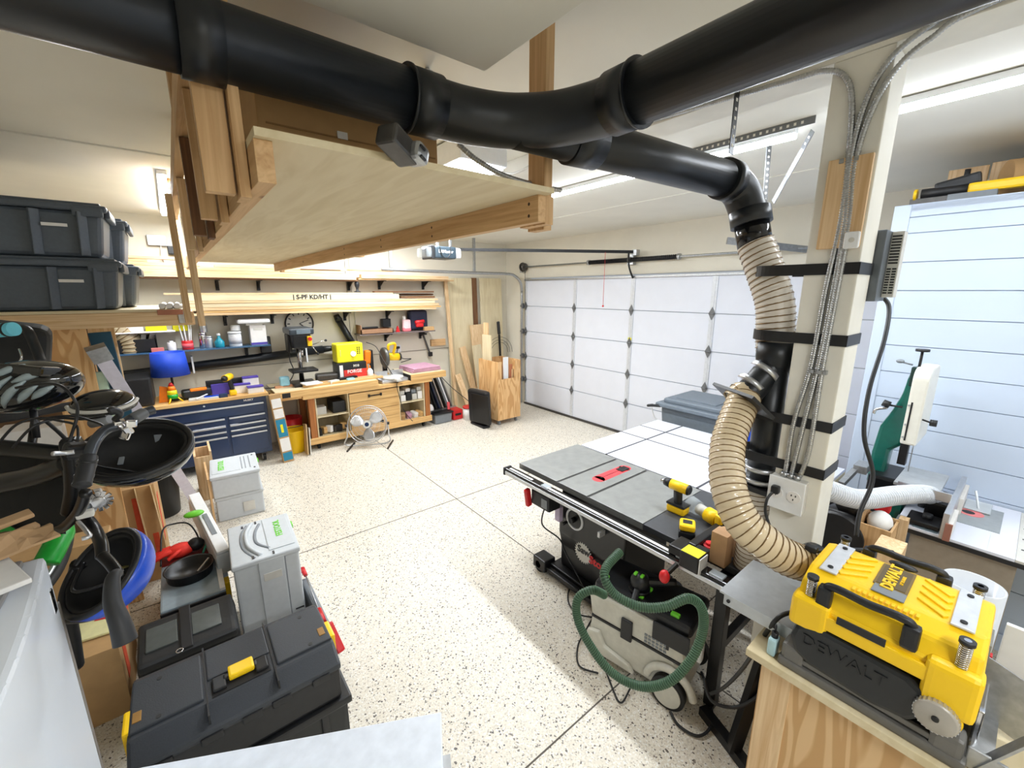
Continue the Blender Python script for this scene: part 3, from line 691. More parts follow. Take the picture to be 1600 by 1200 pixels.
# wall clock
t = wthing('wall_clock', 'round wall clock with black rim behind the drill press', 'clock', (1.46, 6.96, 1.6))
cx_, cz_ = 1.475, 1.775
MB().lathe([(.18, 0), (.20, .01), (.20, .035), (.185, .045), (.18, .03), (.18, 0)], (cx_, 6.995, cz_), (0, -1, 0), seg=40).build('rim', BLK, t)
MB().cyl((cx_, 6.99, cz_), (cx_, 6.975, cz_), .181, seg=40).build('face', LTGREY, t)
m = MB()
for i in range(12):
    a = i*math.pi/6; m.bar((cx_+.13*math.sin(a), 6.973, cz_+.13*math.cos(a)), (cx_+.165*math.sin(a), 6.973, cz_+.165*math.cos(a)), .003, .016)
m.build('hour_marks', BLK, t)
MB().bar((cx_, 6.970, cz_), (cx_+.13, 6.970, cz_+.05), .003, .01).build('minute_hand', BLK, t)
MB().bar((cx_, 6.968, cz_), (cx_+.07, 6.968, cz_-.06), .003, .014).build('hour_hand', BLK, t)
# black dust pipe along back wall
t = wthing('wall_pipe', 'black dust pipe running low along the back wall behind the bench', 'pipe', (.8, 6.9, 1.3))
MB().cyl((-.6, 6.9, 1.24), (1.75, 6.9, 1.37), .06, seg=24).build('pipe', DUCT, t)
MB().cyl((1.72, 6.9, 1.368), (1.95, 6.9, 1.38), .055, .035, seg=24).build('reducer', DUCT, t)
MB().cyl((1.95, 6.9, 1.38), (2.12, 6.9, 1.385), .035, seg=20).build('pipe_end', DUCT, t)
for x in (.12, 1.5): MB().bb(x-.01, x+.01, 6.83, 6.98, 1.2, 1.42, .002).build('hanger', WHITE, t)
t = wthing('diagonal_pipe', 'black pipe leaning up the wall behind the yellow box', 'pipe', (2.3, 6.9, 1.3))
MB().cyl((2.30, 6.9, 1.25), (2.02, 6.93, 1.84), .05, seg=20).build('pipe', DUCT, t); MB().cyl((2.04, 6.93, 1.80), (2.0, 6.93, 1.89), .058, .04, seg=20).build('tip', BLK, t)
one(MB().cyl((2.325, 6.985, 1.2), (2.28, 6.985, 3.1), .008, seg=8), 'wall_conduit', LTGREY, 'thin grey conduit running up the back wall behind the leaning pipe', 'conduit')
# thermostat like charger on wall
t = wthing('battery_charger', 'black device with a screen leaning on the wall above the black pipe', 'charger', (.98, 6.88, 1.37))
MB().box((.985, 6.90, 1.50), (.14, .04, .24), .02, (-.12, 0, -.08), 3).build('case', BLK, t)
MB().box((.982, 6.876, 1.52), (.09, .01, .09), .004, (-.12, 0, -.08)).build('screen', pm('dark_screen', (60, 72, 80), .2), t)
# right small shelf
one(MB().bb(2.28, 3.62, 6.72, 6.99, 1.555, 1.575, .002), 'shelf', pm('grey_brown_shelf', (110, 98, 96), .5), 'short grey shelf on the wall above the miter saw', 'shelf')
bracket(2.8, 1.555, 'black steel bracket under the short grey shelf, left one'); bracket(3.45, 1.555, 'black steel bracket under the short grey shelf, right one')
t = wthing('wooden_crate', 'low brown wooden tray with dark rods on the short grey shelf', 'crate', (2.55, 6.8, 1.575))
m = MB(); m.bb(2.30, 2.84, 6.72, 6.735, 1.575, 1.65); m.bb(2.30, 2.84, 6.93, 6.945, 1.575, 1.65); m.bb(2.30, 2.315, 6.72, 6.945, 1.575, 1.72); m.bb(2.825, 2.84, 6.72, 6.945, 1.575, 1.65); m.bb(2.30, 2.84, 6.72, 6.945, 1.575, 1.585)
m.build('body', pm('crate_wood', (150, 112, 84), .7), t)
one(MB().bar((2.36, 6.80, 1.67), (2.62, 6.84, 1.67), .05, .03, bev=.01), 'hand_tool', BLK, 'dark rod lying across the wooden tray', 'tool')
box_thing('speaker', 'small black cube beside the wooden tray', 'speaker', 2.72, 2.86, 6.85, 6.96, 1.66, 1.80, BLK, .01)
t = wthing('detergent_bottle', 'white and pink bottle standing near the end of the short grey shelf', 'bottle', (3.10, 6.82, 1.575))
MB().box((3.12, 6.82, 1.68), (.14, .08, .20), .03).build('body', pm('pink_white', (232, 196, 200), .4), t); MB().box((3.12, 6.82, 1.61), (.142, .082, .07), .02).build('label', pm('pinkish', (226, 120, 130), .5), t)
MB().cyl((3.09, 6.82, 1.77), (3.08, 6.82, 1.84), .025).build('cap', WHITE, t)
t = wthing('tool_bag', 'navy bag with a drill poking out on the short grey shelf', 'bag', (3.35, 6.85, 1.575))
MB().box((3.36, 6.88, 1.76), (.34, .16, .34), .06, None, 3).build('body', pm('navy_bag', (34, 40, 66), .7), t)
one(MB().box((3.34, 6.765, 1.70), (.14, .06, .12), .03).cyl((3.26, 6.76, 1.72), (3.42, 6.75, 1.74), .03), 'drill', RED, 'small red drill leaning on the navy bag', 'drill')
box_thing('small_box', 'small cardboard box at the right end of the short grey shelf', 'box', 3.42, 3.6, 6.72, 6.80, 1.575, 1.64, CARD)
one(MB().prism([(0, 0), (.06, 0), (.03, .1)], (2.93, 6.8, 1.575), (1, 0, 0), (0, 0, 1), (0, 1, 0), .05), 'glue_tip', RED, 'small red pointed tip beside the black cube', 'glue tip')
# leaning plywood sheets at the right end of the back wall
one(MB().bar((4.28, 6.86, 0), (4.27, 6.95, 2.49), .56, .019, up=(0, 1, 0)), 'plywood_sheet', BIRCH['z'], 'wide pale plywood sheet leaning upright left of the dark strip', 'plywood')
one(MB().bar((5.0, 6.84, 0), (5.0, 6.95, 2.50), .52, .019, up=(0, 1, 0)), 'plywood_sheet', BIRCH['z'], 'wide pale plywood sheet leaning upright right of the dark strip', 'plywood')
one(MB().bar((4.62, 6.88, 0), (4.62, 6.97, 2.50), .12, .02, up=(0, 1, 0)), 'plank', DARKW['z'], 'narrow dark plank standing between the two plywood sheets', 'plank')
one(MB().bar((4.05, 6.80, 0), (3.96, 6.9, 2.45), .06, .04, up=(0, 1, 0)), 'plank', PINE['z'], 'tall narrow pine stud standing left of the plywood sheets', 'plank')
one(MB().bar((4.66, 6.70, 0), (4.58, 6.84, 1.62), .3, .018, up=(0, 1, 0)), 'plank', PINE['z'], 'mid height pine panel leaning on the plywood sheets', 'plank')
one(MB().bar((4.48, 6.66, 0), (4.22, 6.80, 1.22), .13, .02, up=(0, 1, 0)), 'plank', PINE['z'], 'leaning pine plank left of the wooden bin', 'plank')
one(MB().bar((4.2, 6.5, 0), (4.05, 6.72, .72), .12, .02, up=(0, 1, 0)), 'plank', PINE['z'], 'short leaning pine plank behind the black heater', 'plank')
one(MB().bar((4.55, 6.55, 0), (4.45, 6.66, 1.25), .2, .018, up=(0, 1, 0)), 'plank', BIRCH['z'], 'pale offcut panel tucked behind the wooden bin', 'plank')
t = wthing('clamp', 'long bar clamp hanging on the wall right of the miter saw', 'clamp', (3.55, 6.9, 1.1))
MB().bar((3.62, 6.93, 1.08), (3.48, 6.95, 1.52), .02, .03).build('bar', DSTEEL, t); MB().bb(3.46, 3.56, 6.93, 6.96, 1.48, 1.51, .004).build('jaw', BLK, t); MB().bb(3.57, 3.65, 6.91, 6.95, 1.08, 1.16, .01).build('handle', BLK, t)
box_thing('wall_block', 'small wooden block with slots mounted on the wall beside the plywood', 'block', 3.65, 3.95, 6.95, 7.0, 1.26, 1.38, FIR['x'])
t = wthing('wall_outlet', 'wall outlet with black plugs and cords above the pink foam boards', 'outlet', (2.98, 6.98, 1.24))
MB().bb(2.95, 3.07, 6.985, 7.0, 1.2, 1.33, .003).build('plate', WHITE, t)
MB().bb(2.97, 3.03, 6.93, 6.985, 1.27, 1.31, .008).build('plug', BLK, t); MB().tube([(3.0, 6.93, 1.29), (2.96, 6.9, 1.2), (3.05, 6.88, 1.1), (3.2, 6.87, 1.08), (3.0, 6.86, 1.04)], .007, seg=6).build('cable', BLK, t)
# wire coil hanging at corner
m = MB()
for r in (.22, .27, .33): m.tube([(5.10+r*math.cos(a*math.pi/8), 6.80-.02*r, 1.02+r*math.sin(a*math.pi/8)) for a in range(9)], .004, seg=5)
one(m, 'wire_coil', DSTEEL, 'thin wire loops arching above the wooden bin', 'wire')
t = wthing('long_tool', 'black handled tool standing behind the wooden bin in the corner', 'tool', (5.1, 6.7, 1.0))
MB().bar((5.12, 6.75, .4), (5.1, 6.8, 1.4), .05, .03, bev=.008).build('blade', BLKM, t); MB().bar((5.1, 6.8, 1.4), (5.09, 6.82, 1.66), .07, .05, bev=.02).build('handle', BLK, t)
# ================================================================ NAVY TOOL CHEST
t = wthing('tool_chest', 'long navy rolling tool chest with silver handles and wooden top', 'tool chest', (.17, 6.5, 0))
xa, xb, ya, yb = -.52, .82, 6.25, 6.85
MB().bb(xa, xb, ya, yb, .13, .905, .006).build('body', NAVY, t)
MB().bb(xa-.03, xb+.03, ya-.03, yb+.02, .905, .945, .006).build('wooden_top', BENCHW['x'], t)
def drawer(x0, x1, z0, z1, handle=True):
    o = MB().bb(x0, x1, ya-.016, ya, z0, z1, .004).build('drawer', NAVY, t)
    if handle: MB().bb(x0+.008, x1-.008, ya-.034, ya-.014, z1-.026, z1-.006, .004).build('handle', ALU, o)
drawer(xa+.03, xb-.03, .70, .835)
xm = .36
for z0, z1 in ((.60, .69), (.53, .592), (.46, .522), (.19, .452)): drawer(xa+.03, xm-.015, z0, z1)
for z0, z1 in ((.60, .69), (.53, .592), (.46, .522), (.19, .452)): drawer(xm+.015, xb-.03, z0, z1)
MB().cyl((.15, ya-.004, .872), (.15, ya-.012, .872), .012).build('lock', CHROME, t)
text('HUSKY', .034, PAPER, t, (.62, ya-.004, .875), (1, 0, 0), (0, 0, 1), bold=.001)
for x in (xa+.1, xb-.1):
    for y in (ya+.07, yb-.08):
        c = MB().bb(x-.03, x+.03, y-.035, y+.035, .10, .13, .004).build('caster', BLK, t)
        MB().cyl((x-.018, y, .055), (x+.018, y, .055), .055, seg=24).build('wheel', BLKR, c)
        MB().cyl((x-.02, y, .055), (x+.02, y, .055), .035, seg=24).build('hub', WHITE, c)
# things on the chest
ZC = .945
t = wthing('blue_lampshade', 'deep blue round lampshade above the tool chest', 'lampshade', (-.1, 6.55, 1.33))
c_ = aty(264, 567, 6.5)
MB().lathe([(.19, -.15), (.165, .13), (.155, .13), (.18, -.15)], c_, seg=36).build('shade', BLUE, t)
MB().cyl(c_+Vector((0, 0, -.36)), c_+Vector((0, 0, 0)), .012).build('stem', BLK, t); MB().cyl((c_.x, c_.y, ZC), (c_.x, c_.y, ZC+.02), .07).build('base', BLK, t)
r_ = aty(268, 608, 6.36)
t = wthing('toy_rocket', 'rainbow striped toy rocket standing under the blue shade', 'toy', (r_.x, 6.36, ZC))
for i, (z0, z1, cc) in enumerate(((.05, .10, YELC), (.10, .15, KGREEN), (.15, .20, YEL), (.20, .24, ORANGE))):
    rr = [.05, .05, .045, .03, .012]
    MB().cyl((r_.x, 6.36, ZC+z0), (r_.x, 6.36, ZC+z1), rr[i], rr[i+1]).build(['green_band', 'yellow_band', 'orange_band', 'nose'][i], [KGREEN, YELC, ORANGE, RED][i], t)
for a in (0, 2.1, 4.2): MB().cyl((r_.x+.04*math.cos(a), 6.36+.04*math.sin(a), ZC+.06), (r_.x+.09*math.cos(a), 6.36+.09*math.sin(a), ZC), .008).build('leg', YEL, t)
def clutter(name, label, cat, px, py, y, d, mt, bev=.008, rz=0, z=ZC):
    p = aty(px, py, y); return one(MB().box((p.x, y, z+d[2]/2), d, bev, (0, 0, rz)), name, mt, label, cat)
one(MB().prism([(0, 0), (.12, 0), (.10, .18), (.03, .2)], (aty(248, 600, 6.42).x-.03, 6.42, ZC), (1, 0, 0), (0, 0, 1), (0, 1, 0), .03, .006), 'toy_fin', ORANGE, 'orange and blue toy fin beside the rocket', 'toy')
t = wthing('compact_tool', 'black and orange power tool lying on the tool chest', 'tool', (.22, 6.5, ZC))
tp = aty(306, 605, 6.45).x
MB().box((tp, 6.45, ZC+.07), (.30, .16, .10), .035, (0, 0, .1), 3).build('body', BLK, t); MB().box((tp+.02, 6.38, ZC+.12), (.17, .05, .035), .012, (0, 0, .1)).build('stripe', ORANGE, t)
t = wthing('open_tray', 'light tray with hand tools beneath the black and orange tool', 'tray', (tp, 6.33, ZC))
MB().box((tp+.06, 6.32, ZC+.012), (.30, .12, .024), .004, (0, 0, -.05)).build('body', LTGREY, t); MB().bar((tp-.02, 6.25, ZC+.03), (tp+.1, 6.36, ZC+.05), .015, .01).build('handle', WHITE, t)
clutter('packet', 'blue packet lying on the tool chest beside the light tray', 'packet', 330, 613, 6.32, (.16, .08, .03), BLUEP)
clutter('small_box', 'white box with purple edge standing left of the impact driver', 'box', 347, 600, 6.5, (.20, .10, .13), PAPER)
clutter('small_box', 'thin purple lid leaning on the white box behind the impact driver', 'box', 345, 597, 6.44, (.22, .02, .15), PURPLE)
clutter('black_case', 'flat black case standing behind the impact driver', 'case', 360, 590, 6.62, (.55, .06, .17), BLK)
t = wthing('impact_driver', 'yellow and black impact driver standing on the tool chest', 'drill', (.5, 6.35, ZC))
dx = aty(360, 605, 6.33).x
MB().cyl((dx-.05, 6.28, ZC+.235), (dx+.02, 6.42, ZC+.235), .042, seg=20).build('motor_housing', YEL, t)
MB().cyl((dx-.052, 6.276, ZC+.235), (dx-.075, 6.23, ZC+.235), .036, .02, seg=20).build('nose', BLK, t)
MB().bar((dx, 6.38, ZC+.20), (dx+.02, 6.38, ZC+.06), .035, .045, bev=.012).build('grip', BLK, t)
MB().box((dx+.02, 6.35, ZC+.035), (.08, .12, .06), .015).build('battery', YEL, t)
for i, (px, y, s_, l) in enumerate(((378, 6.45, .10, 'left one of the white packs right of the impact driver'), (392, 6.52, .17, 'tall white pack with purple lid right of the impact driver'), (398, 6.34, .07, 'low white pack at the front right of the tool chest'))):
    t = wthing('supply_pack', l, 'pack', (aty(px, 600, y).x, y, ZC)); x = aty(px, 600, y).x
    MB().bb(x-.09, x+.09, y-.05, y+.05, ZC, ZC+s_, .005).build('body', PAPER, t); MB().bb(x-.092, x+.092, y-.052, y+.052, ZC+s_, ZC+s_+.02, .004).build('lid', PURPLE, t)
clutter('bit_case', 'small blue bit case in front of the impact driver', 'case', 348, 612, 6.28, (.09, .05, .05), NAVY)
# ================================================================ WORKBENCH
t = wthing('workbench', 'wooden rolling workbench with drawers and open cubbies along the back wall', 'workbench', (2.2, 6.5, 0))
bx0, bx1, by0, by1 = 1.30, 3.22, 6.23, 6.9
MB().bb(bx0-.05, bx1+.02, by0-.04, by1, .78, .835, .004).build('lower_top', BENCHW['x'], t)
for x in (bx0+.02, bx1-.10):
    for y in (by0+.005, by1-.1): MB().bb(x, x+.085, y, y+.085, .19, .78, .004).build('leg', LEGW['z'], t)
MB().bb(bx0-.01, bx1, by0-.02, by0+.02, .10, .19, .004).bb(bx0-.01, bx1, by1-.04, by1, .10, .19, .004).build('bottom_rail', BENCHW['x'], t)
MB().bb(bx0, bx1, by0+.02, by1-.04, .16, .178).build('bottom_shelf', BIRCH['x'], t)
MB().bb(bx0+.11, bx0+.125, by0+.01, by1-.1, .178, .78).bb(bx0+.56, bx0+.575, by0+.01, by1-.1, .178, .78).bb(1.30+1.36, 1.375+1.30, by0+.01, by1-.1, .178, .78).bb(bx1-.125, bx1-.11, by0+.01, by1-.1, .178, .78).bb(bx0, bx1, by1-.06, by1-.05, .178, .78).build('divider', BIRCH['z'], t)
MB().bb(bx0+.125, bx0+.56, by0+.02, by1-.1, .47, .488).build('shelf', BIRCH['x'], t)
MB().bb(2.675, bx1-.125, by0+.02, by1-.1, .47, .488).build('shelf', BIRCH['x'], t)
for i, z0 in enumerate((.62, .475, .33, .185)):
    o = MB().bb(bx0+.58, 2.655, by0-.012, by0+.006, z0, z0+.14, .003).build('drawer', BENCHW['x'], t)
    if i in (0, 3):
        hz = z0+.075; MB().bb(2.17, 2.36, by0-.035, by0-.026, hz-.008, hz+.008).bb(2.16, 2.185, by0-.036, by0-.012, hz-.02, hz+.02).bb(2.345, 2.37, by0-.036, by0-.012, hz-.02, hz+.02).build('handle', BLKM, o)
for x in (bx0+.12, bx1-.12):
    for y in (by0+.08, by1-.1):
        c = MB().bb(x-.03, x+.03, y-.03, y+.03, .075, .10, .003).build('caster', BLKM, t); MB().cyl((x-.015, y, .038), (x+.015, y, .038), .038, seg=20).build('wheel', BLKR, c)
# upper beam-like torsion worktop in two lengths with the miter saw gap between
t = wthing('bench_extension', 'long hollow wooden worktop on the bench left of the miter saw', 'worktop', (1.7, 6.5, .835))
MB().bb(.93, 2.32, 6.18, 6.22, .835, .925, .003).build('front_board', BENCHW['x'], t)
MB().bb(.93, 2.32, 6.22, 6.9, .907, .925, .002).build('top_board', BIRCH['x'], t)
MB().bb(.93, 1.245, 6.22, 6.9, .80, .834, .002).build('bottom_board', BENCHW['x'], t)
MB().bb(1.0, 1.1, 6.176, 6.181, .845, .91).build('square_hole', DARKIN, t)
t = wthing('bench_extension', 'short hollow wooden worktop under the pink foam boards', 'worktop', (3.2, 6.5, .835))
MB().bb(2.86, 3.50, 6.18, 6.22, .835, .935, .003).build('front_board', BENCHW['x'], t)
MB().bb(2.86, 3.50, 6.22, 6.9, .917, .935, .002).build('top_board', BIRCH['x'], t)
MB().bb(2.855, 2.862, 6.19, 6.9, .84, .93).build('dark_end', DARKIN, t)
ZB = .925
for i, (x0, x1, y, l) in enumerate(((.98, 1.45, 6.5, 'short reddish board lying near the left end of the bench top'), (1.5, 2.4, 6.42, 'long narrow strip lying on the bench behind the white papers'), (1.3, 2.45, 6.30, 'long pale strip lying along the front of the bench'))):
    one(MB().bb(x0, x1, y, y+.07, ZB, ZB+.03, .003), 'wood_strip', [pm('reddish_wood', (206, 150, 112), .6), FIR['x'], BENCHW['x']][i], l, 'wood strip')
one(MB().box((1.42, 6.36, ZB+.045), (.26, .15, .02), .008, (.1, .05, .3)), 'crumpled_paper', PAPER, 'crumpled white plastic wrap on the bench strips', 'wrap')
clutter('blue_bottle', 'pale blue jug beside the drill press base', 'jug', 443, 583, 6.55, (.12, .1, .15), SKY, .02, z=ZB)
one(MB().box((1.95, 6.45, ZB+.03), (.30, .09, .06), .02, (0, 0, .2)), 'hand_plane', BLKM, 'black metal hand plane on the bench beside the drill press', 'plane')
one(MB().box((1.72, 6.62, ZB+.06), (.36, .16, .12), .03, (0, 0, -.15)), 'bench_vise', DSTEEL, 'grey metal vise parts heaped behind the bench strips', 'vise')
one(MB().box((1.72, 6.36, ZB+.025), (.16, .08, .05), .015, (0, 0, .4)), 'battery', LTGREY, 'light grey battery on the bench by the drill press', 'battery')
one(MB().box((1.96, 6.34, ZB+.03), (.12, .07, .05), .02, (0, 0, .1)), 'dust_mask', SKY, 'pale blue mask on the bench near the red battery box', 'mask')
# drill press
t = wthing('drill_press', 'black benchtop drill press on the workbench before the wall clock', 'drill press', (1.32, 6.62, ZB))
qx, qy = 1.36, 6.66
MB().bb(qx-.16, qx+.16, qy-.28, qy+.1, ZB, ZB+.04, .008).build('base', BLKM, t)
MB().cyl((qx, qy, ZB+.04), (qx, qy, 1.62), .033, seg=20).build('column', CHROME, t)
MB().bb(qx-.17, qx+.17, qy-.30, qy-.02, 1.13, 1.165, .008).build('table', BLKM, t)
MB().bb(qx-.12, qx+.12, qy-.28, qy+.08, 1.47, 1.66, .02).build('head', BLKM, t)
MB().bb(qx-.16, qx+.16, qy-.32, qy+.14, 1.66, 1.75, .03, 3).build('belt_cover', pm('press_cover', (52, 60, 68), .3), t)
MB().bb(qx-.07, qx+.11, qy-.325, qy-.318, 1.675, 1.73, .004).build('badge', pm('badge_grey', (110, 124, 134), .3), t)
MB().bb(qx-.15, qx-.1, qy-.12, qy+.1, 1.4, 1.66, .02).build('motor', BLKM, t)
MB().cyl((qx, qy-.2, 1.47), (qx, qy-.2, 1.34), .022, .012).build('chuck', CHROME, t)
MB().bb(qx+.06, qx+.12, qy-.315, qy-.28, 1.5, 1.64, .008).build('switch_box', YEL, t)
MB().cyl((qx+.09, qy-.315, 1.6), (qx+.09, qy-.35, 1.6), .025).build('stop_button', RED, t)
for a in (.5, 2.6, 4.7):
    p = Vector((qx+.13, qy-.2, 1.5)); q = p+Vector((.16*math.cos(a)*.7+.08, -.10*math.cos(a), .13*math.sin(a)))
    o = MB().cyl(p, q, .006, seg=8).build('feed_handle', CHROME, t); MB().sph(q, .018).build('knob', BLK, o)
MB().tube([(qx-.1, qy, 1.45), (qx-.14, qy-.05, 1.3), (qx-.1, qy-.02, 1.1), (qx-.25, qy-.1, ZB+.02), (qx-.5, qy-.1, ZB+.01)], .007, seg=6).build('cable', BLK, t)
# battery box / tackle boxes
p = aty(618, 0, 6.6)
t = wthing('tool_carton', 'red and white tool carton on the bench under the bright yellow box', 'carton', (1.93, 6.62, ZB))
x0, x1, y0, y1 = 1.83, 2.27, 6.5, 6.75
MB().bb(x0, x1, y0, y1, ZB, ZB+.26, .004).build('body', BLK, t)
MB().bb(x0+.09, x1-.004, y0-.003, y0, ZB+.005, ZB+.15).build('red_panel', pm('milwaukee_red', (224, 60, 50), .5), t)
MB().bb(x0+.03, x0+.08, y0-.003, y0, ZB+.01, ZB+.23).build('white_panel', PAPER, t)
text('FORGE', .07, PAPER, t, (x0+.25, y0-.005, ZB+.12), (1, 0, 0), (0, 0, 1), bold=.002)
text('M18', .05, LTGREY, t, (x0+.28, y0-.005, ZB+.205), (1, 0, 0), (0, 0, 1), bold=.002)
t = wthing('yellow_box', 'bright yellow cabinet box with white dial stacked on the red carton', 'box', (2.03, 6.62, ZB+.26))
x0, x1 = 1.84, 2.24; zb = ZB+.262
MB().bb(x0, x1, y0+.01, y1, zb, zb+.29, .025, 3).build('body', YELC, t)
MB().cyl((x0+.24, y0+.01, zb+.13), (x0+.24, y0-.015, zb+.13), .04).build('dial', WHITE, t)
m = MB()
for i in range(8): m.cyl((x0+.31+.03*(i % 2), y0+.01, zb+.13+.03*(i//2)), (x0+.31+.03*(i % 2), y0+.005, zb+.13+.03*(i//2)), .009, seg=10)
m.build('holes', BLK, t)
MB().tube([(x0+.05, y0-.0, zb+.1), (x0+.05, y0-.01, zb+.2)], .003).build('seam', LTGREY, t)
t = wthing('orange_tool', 'orange caulk tool hanging beside the bright yellow box', 'tool', (2.33, 6.7, ZB))
MB().box((2.36, 6.7, ZB+.29), (.10, .1, .22), .03, (0, .1, 0)).build('body', ORANGE, t); MB().box((2.32, 6.68, ZB+.12), (.06, .06, .26), .02, (0, -.15, 0)).build('handle', ORANGE, t)
MB().box((2.43, 6.72, ZB+.2), (.05, .08, .4), .015).build('grip', BLK, t)
t = wthing('glue_bottle', 'white glue bottle standing in front of the orange tool', 'bottle', (2.36, 6.5, ZB))
MB().lathe([(.04, 0), (.045, .01), (.045, .1), (.015, .14)], (2.32, 6.5, ZB), seg=18).build('body', WHITE, t); MB().cyl((2.32, 6.5, ZB+.14), (2.32, 6.5, ZB+.19), .015, .005).build('tip', ORANGE, t)
one(MB().box((2.5, 6.6, ZB+.0+.0), (.3, .12, .03), .005), 'wood_strip', BENCHW['x'], 'short yellow wood block beside the miter saw base', 'wood strip')
# miter saw
t = wthing('miter_saw', 'grey and yellow miter saw on the workbench', 'miter saw', (2.62, 6.5, .835))
sx0, sy0, sz0 = 2.62, 6.45, .835
MB().bb(sx0-.22, sx0+.22, sy0-.22, sy0+.2, sz0, sz0+.06, .02).build('base', ALU, t)
MB().cyl((sx0, sy0-.1, sz0+.06), (sx0, sy0-.1, sz0+.085), .17, seg=32).bb(sx0-.04, sx0+.04, sy0-.36, sy0-.1, sz0+.04, sz0+.08, .01).build('turntable', LTGREY, t)
MB().bb(sx0-.24, sx0-.03, sy0+.02, sy0+.05, sz0+.06, sz0+.16, .006).bb(sx0+.03, sx0+.24, sy0+.02, sy0+.05, sz0+.06, sz0+.16, .006).build('fence', ALU, t)
MB().lathe([(.15, 0), (.155, .01), (.155, .05), (.13, .06)], (sx0-.02, sy0+.06, sz0+.38), (-1, 0, 0), seg=36).build('blade_guard', pm('guard_grey', (96, 96, 94), .4, .5), t)
MB().cyl((sx0-.05, sy0+.06, sz0+.33), (sx0-.055, sy0+.06, sz0+.33), .14, seg=32).build('blade', DSTEEL, t)
MB().bar((sx0, sy0+.2, sz0+.05), (sx0, sy0+.18, sz0+.36), .07, .07, bev=.02).build('arm', BLKM, t)
MB().cyl((sx0, sy0+.08, sz0+.38), (sx0+.20, sy0+.08, sz0+.36), .06, seg=20).build('motor', YEL, t)
MB().cyl((sx0+.2, sy0+.08, sz0+.36), (sx0+.23, sy0+.08, sz0+.358), .062, seg=20).build('motor_cap', BLK, t)
MB().tube([(sx0, sy0+.0, sz0+.50), (sx0+.0, sy0-.03, sz0+.58), (sx0+.08, sy0-.03, sz0+.60), (sx0+.12, sy0, sz0+.56), (sx0+.1, sy0+.04, sz0+.44)], .022, seg=10).build('handle', YEL, t)
MB().tube([(sx0-.05, sy0-.22, sz0+.08), (sx0+.05, sy0-.3, sz0+.05), (sx0-.02, sy0-.3, sz0-.0), (sx0+.0, sy0-.32, sz0-.2), (sx0+.05, 6.10, .4), (sx0+.18, 6.08, .2)], .006, seg=6).build('cable', BLK, t)
one(MB().tube([(2.37, 6.72, 1.45), (2.48, 6.6, 1.38), (2.5, 6.4, 1.2), (2.56, 6.2, .98)], .006, seg=6), 'power_cord', BLK, 'black cord falling from the wall to the miter saw', 'cord')
# pink foam
for i in range(3):
    one(MB().box((3.20, 6.55, .951+.022*i), (.54-.02*i, .5, .02), .004, (0, 0, .03*i)), 'foam_board', PINK, ['pink foam board at the bottom of the stack on the bench end', 'pink foam board in the middle of the stack on the bench end', 'pink foam board on top of the stack on the bench end'][i], 'foam board')
# cubby contents
one(MB().bb(1.66, 1.84, 6.3, 6.6, .489, .66, .01), 'storage_box', BLK, 'black box with white label in the upper left cubby of the bench', 'box')
box_thing('small_box', 'white sticker sized box beside the black box in the upper left cubby', 'box', 1.44, 1.58, 6.35, 6.5, .489, .60, LTGREY)
random.seed(8)
CC = [(DARKIN, 'dark'), (BENCHW['x'], 'wood coloured'), (PAPER, 'white'), (DSTEEL, 'grey metal')]
for i in range(6):
    x = 1.46+.07*i; mt, nm_ = CC[i % 4]
    one(MB().box((x, 6.36+.03*(i % 2), .178+.05+.012*(i % 3)), (.055, .09, .1), .01, (0, 0, .3*i)), 'drill_accessory', mt, '%s tool part in the lower left cubby of the bench, %s' % (nm_, ['far left', 'second from the left', 'third from the left', 'third from the right', 'second from the right', 'far right'][i]), 'tool part')
for i in range(4):
    x = 2.72+.1*i; mt, nm_ = [(PAPER, 'white'), (BLK, 'black'), (LTGREY, 'light grey'), (PAPER, 'white')][i]
    one(MB().bb(x, x+.085, 6.3, 6.5, .489, .489+.10+.03*(i % 2), .008), 'battery', mt, '%s battery pack in the upper right cubby, %s' % (nm_, ['far left', 'second from the left', 'second from the right', 'far right'][i]), 'battery')
    one(MB().box((x+.04, 6.36, .178+.05), (.08, .14, .09), .02, (.2, 0, .4*i-.5)), 'sanding_disc_pack', [CARD, PINK, PAPER, BENCHW['x']][i], '%s in the lower right cubby, %s' % (['brown pack', 'pink pack', 'white pack', 'tan pack'][i], ['far left', 'second from the left', 'second from the right', 'far right'][i]), 'pack')
    one(MB().bb(x, x+.08, 6.33, 6.5, .60+.03*(i % 2), .66+.03*(i % 2), .008), 'sander', [LTGREY, PAPER, GREYM, LTGREY][i], 'pale tool on top of the packs in the upper right cubby, %s' % ['far left', 'second from the left', 'second from the right', 'far right'][i], 'tool')
# fan
t = wthing('floor_fan', 'round silver floor fan tilted up before the workbench', 'fan', (2.1, 6.0, 0))
fc = Vector((2.02, 5.93, .34)); ax = Vector((-.42, -.86, .30)).normalized()
u = ax.cross(Vector((0, 0, 1))).normalized(); v = u.cross(ax)
m = MB()
for r in (.06, .12, .18, .24): m.tube([fc+ax*(.07*(1-(r/.27)**2))+(u*math.cos(a*math.pi/16)+v*math.sin(a*math.pi/16))*r for a in range(32)], .0018, seg=5, closed=True, res=1)
for i in range(48):
    a = i*2*math.pi/48; e = u*math.cos(a)+v*math.sin(a)
    m.tube([fc+ax*.07+e*.05, fc+ax*.06+e*.14, fc+ax*.03+e*.22, fc+e*.272], .0014, seg=4, res=3)
m.build('grille', ALU, t)
m = MB(); m.tube([fc+(u*math.cos(a*math.pi/16)+v*math.sin(a*math.pi/16))*.275 for a in range(32)], .007, seg=8, closed=True, res=2)
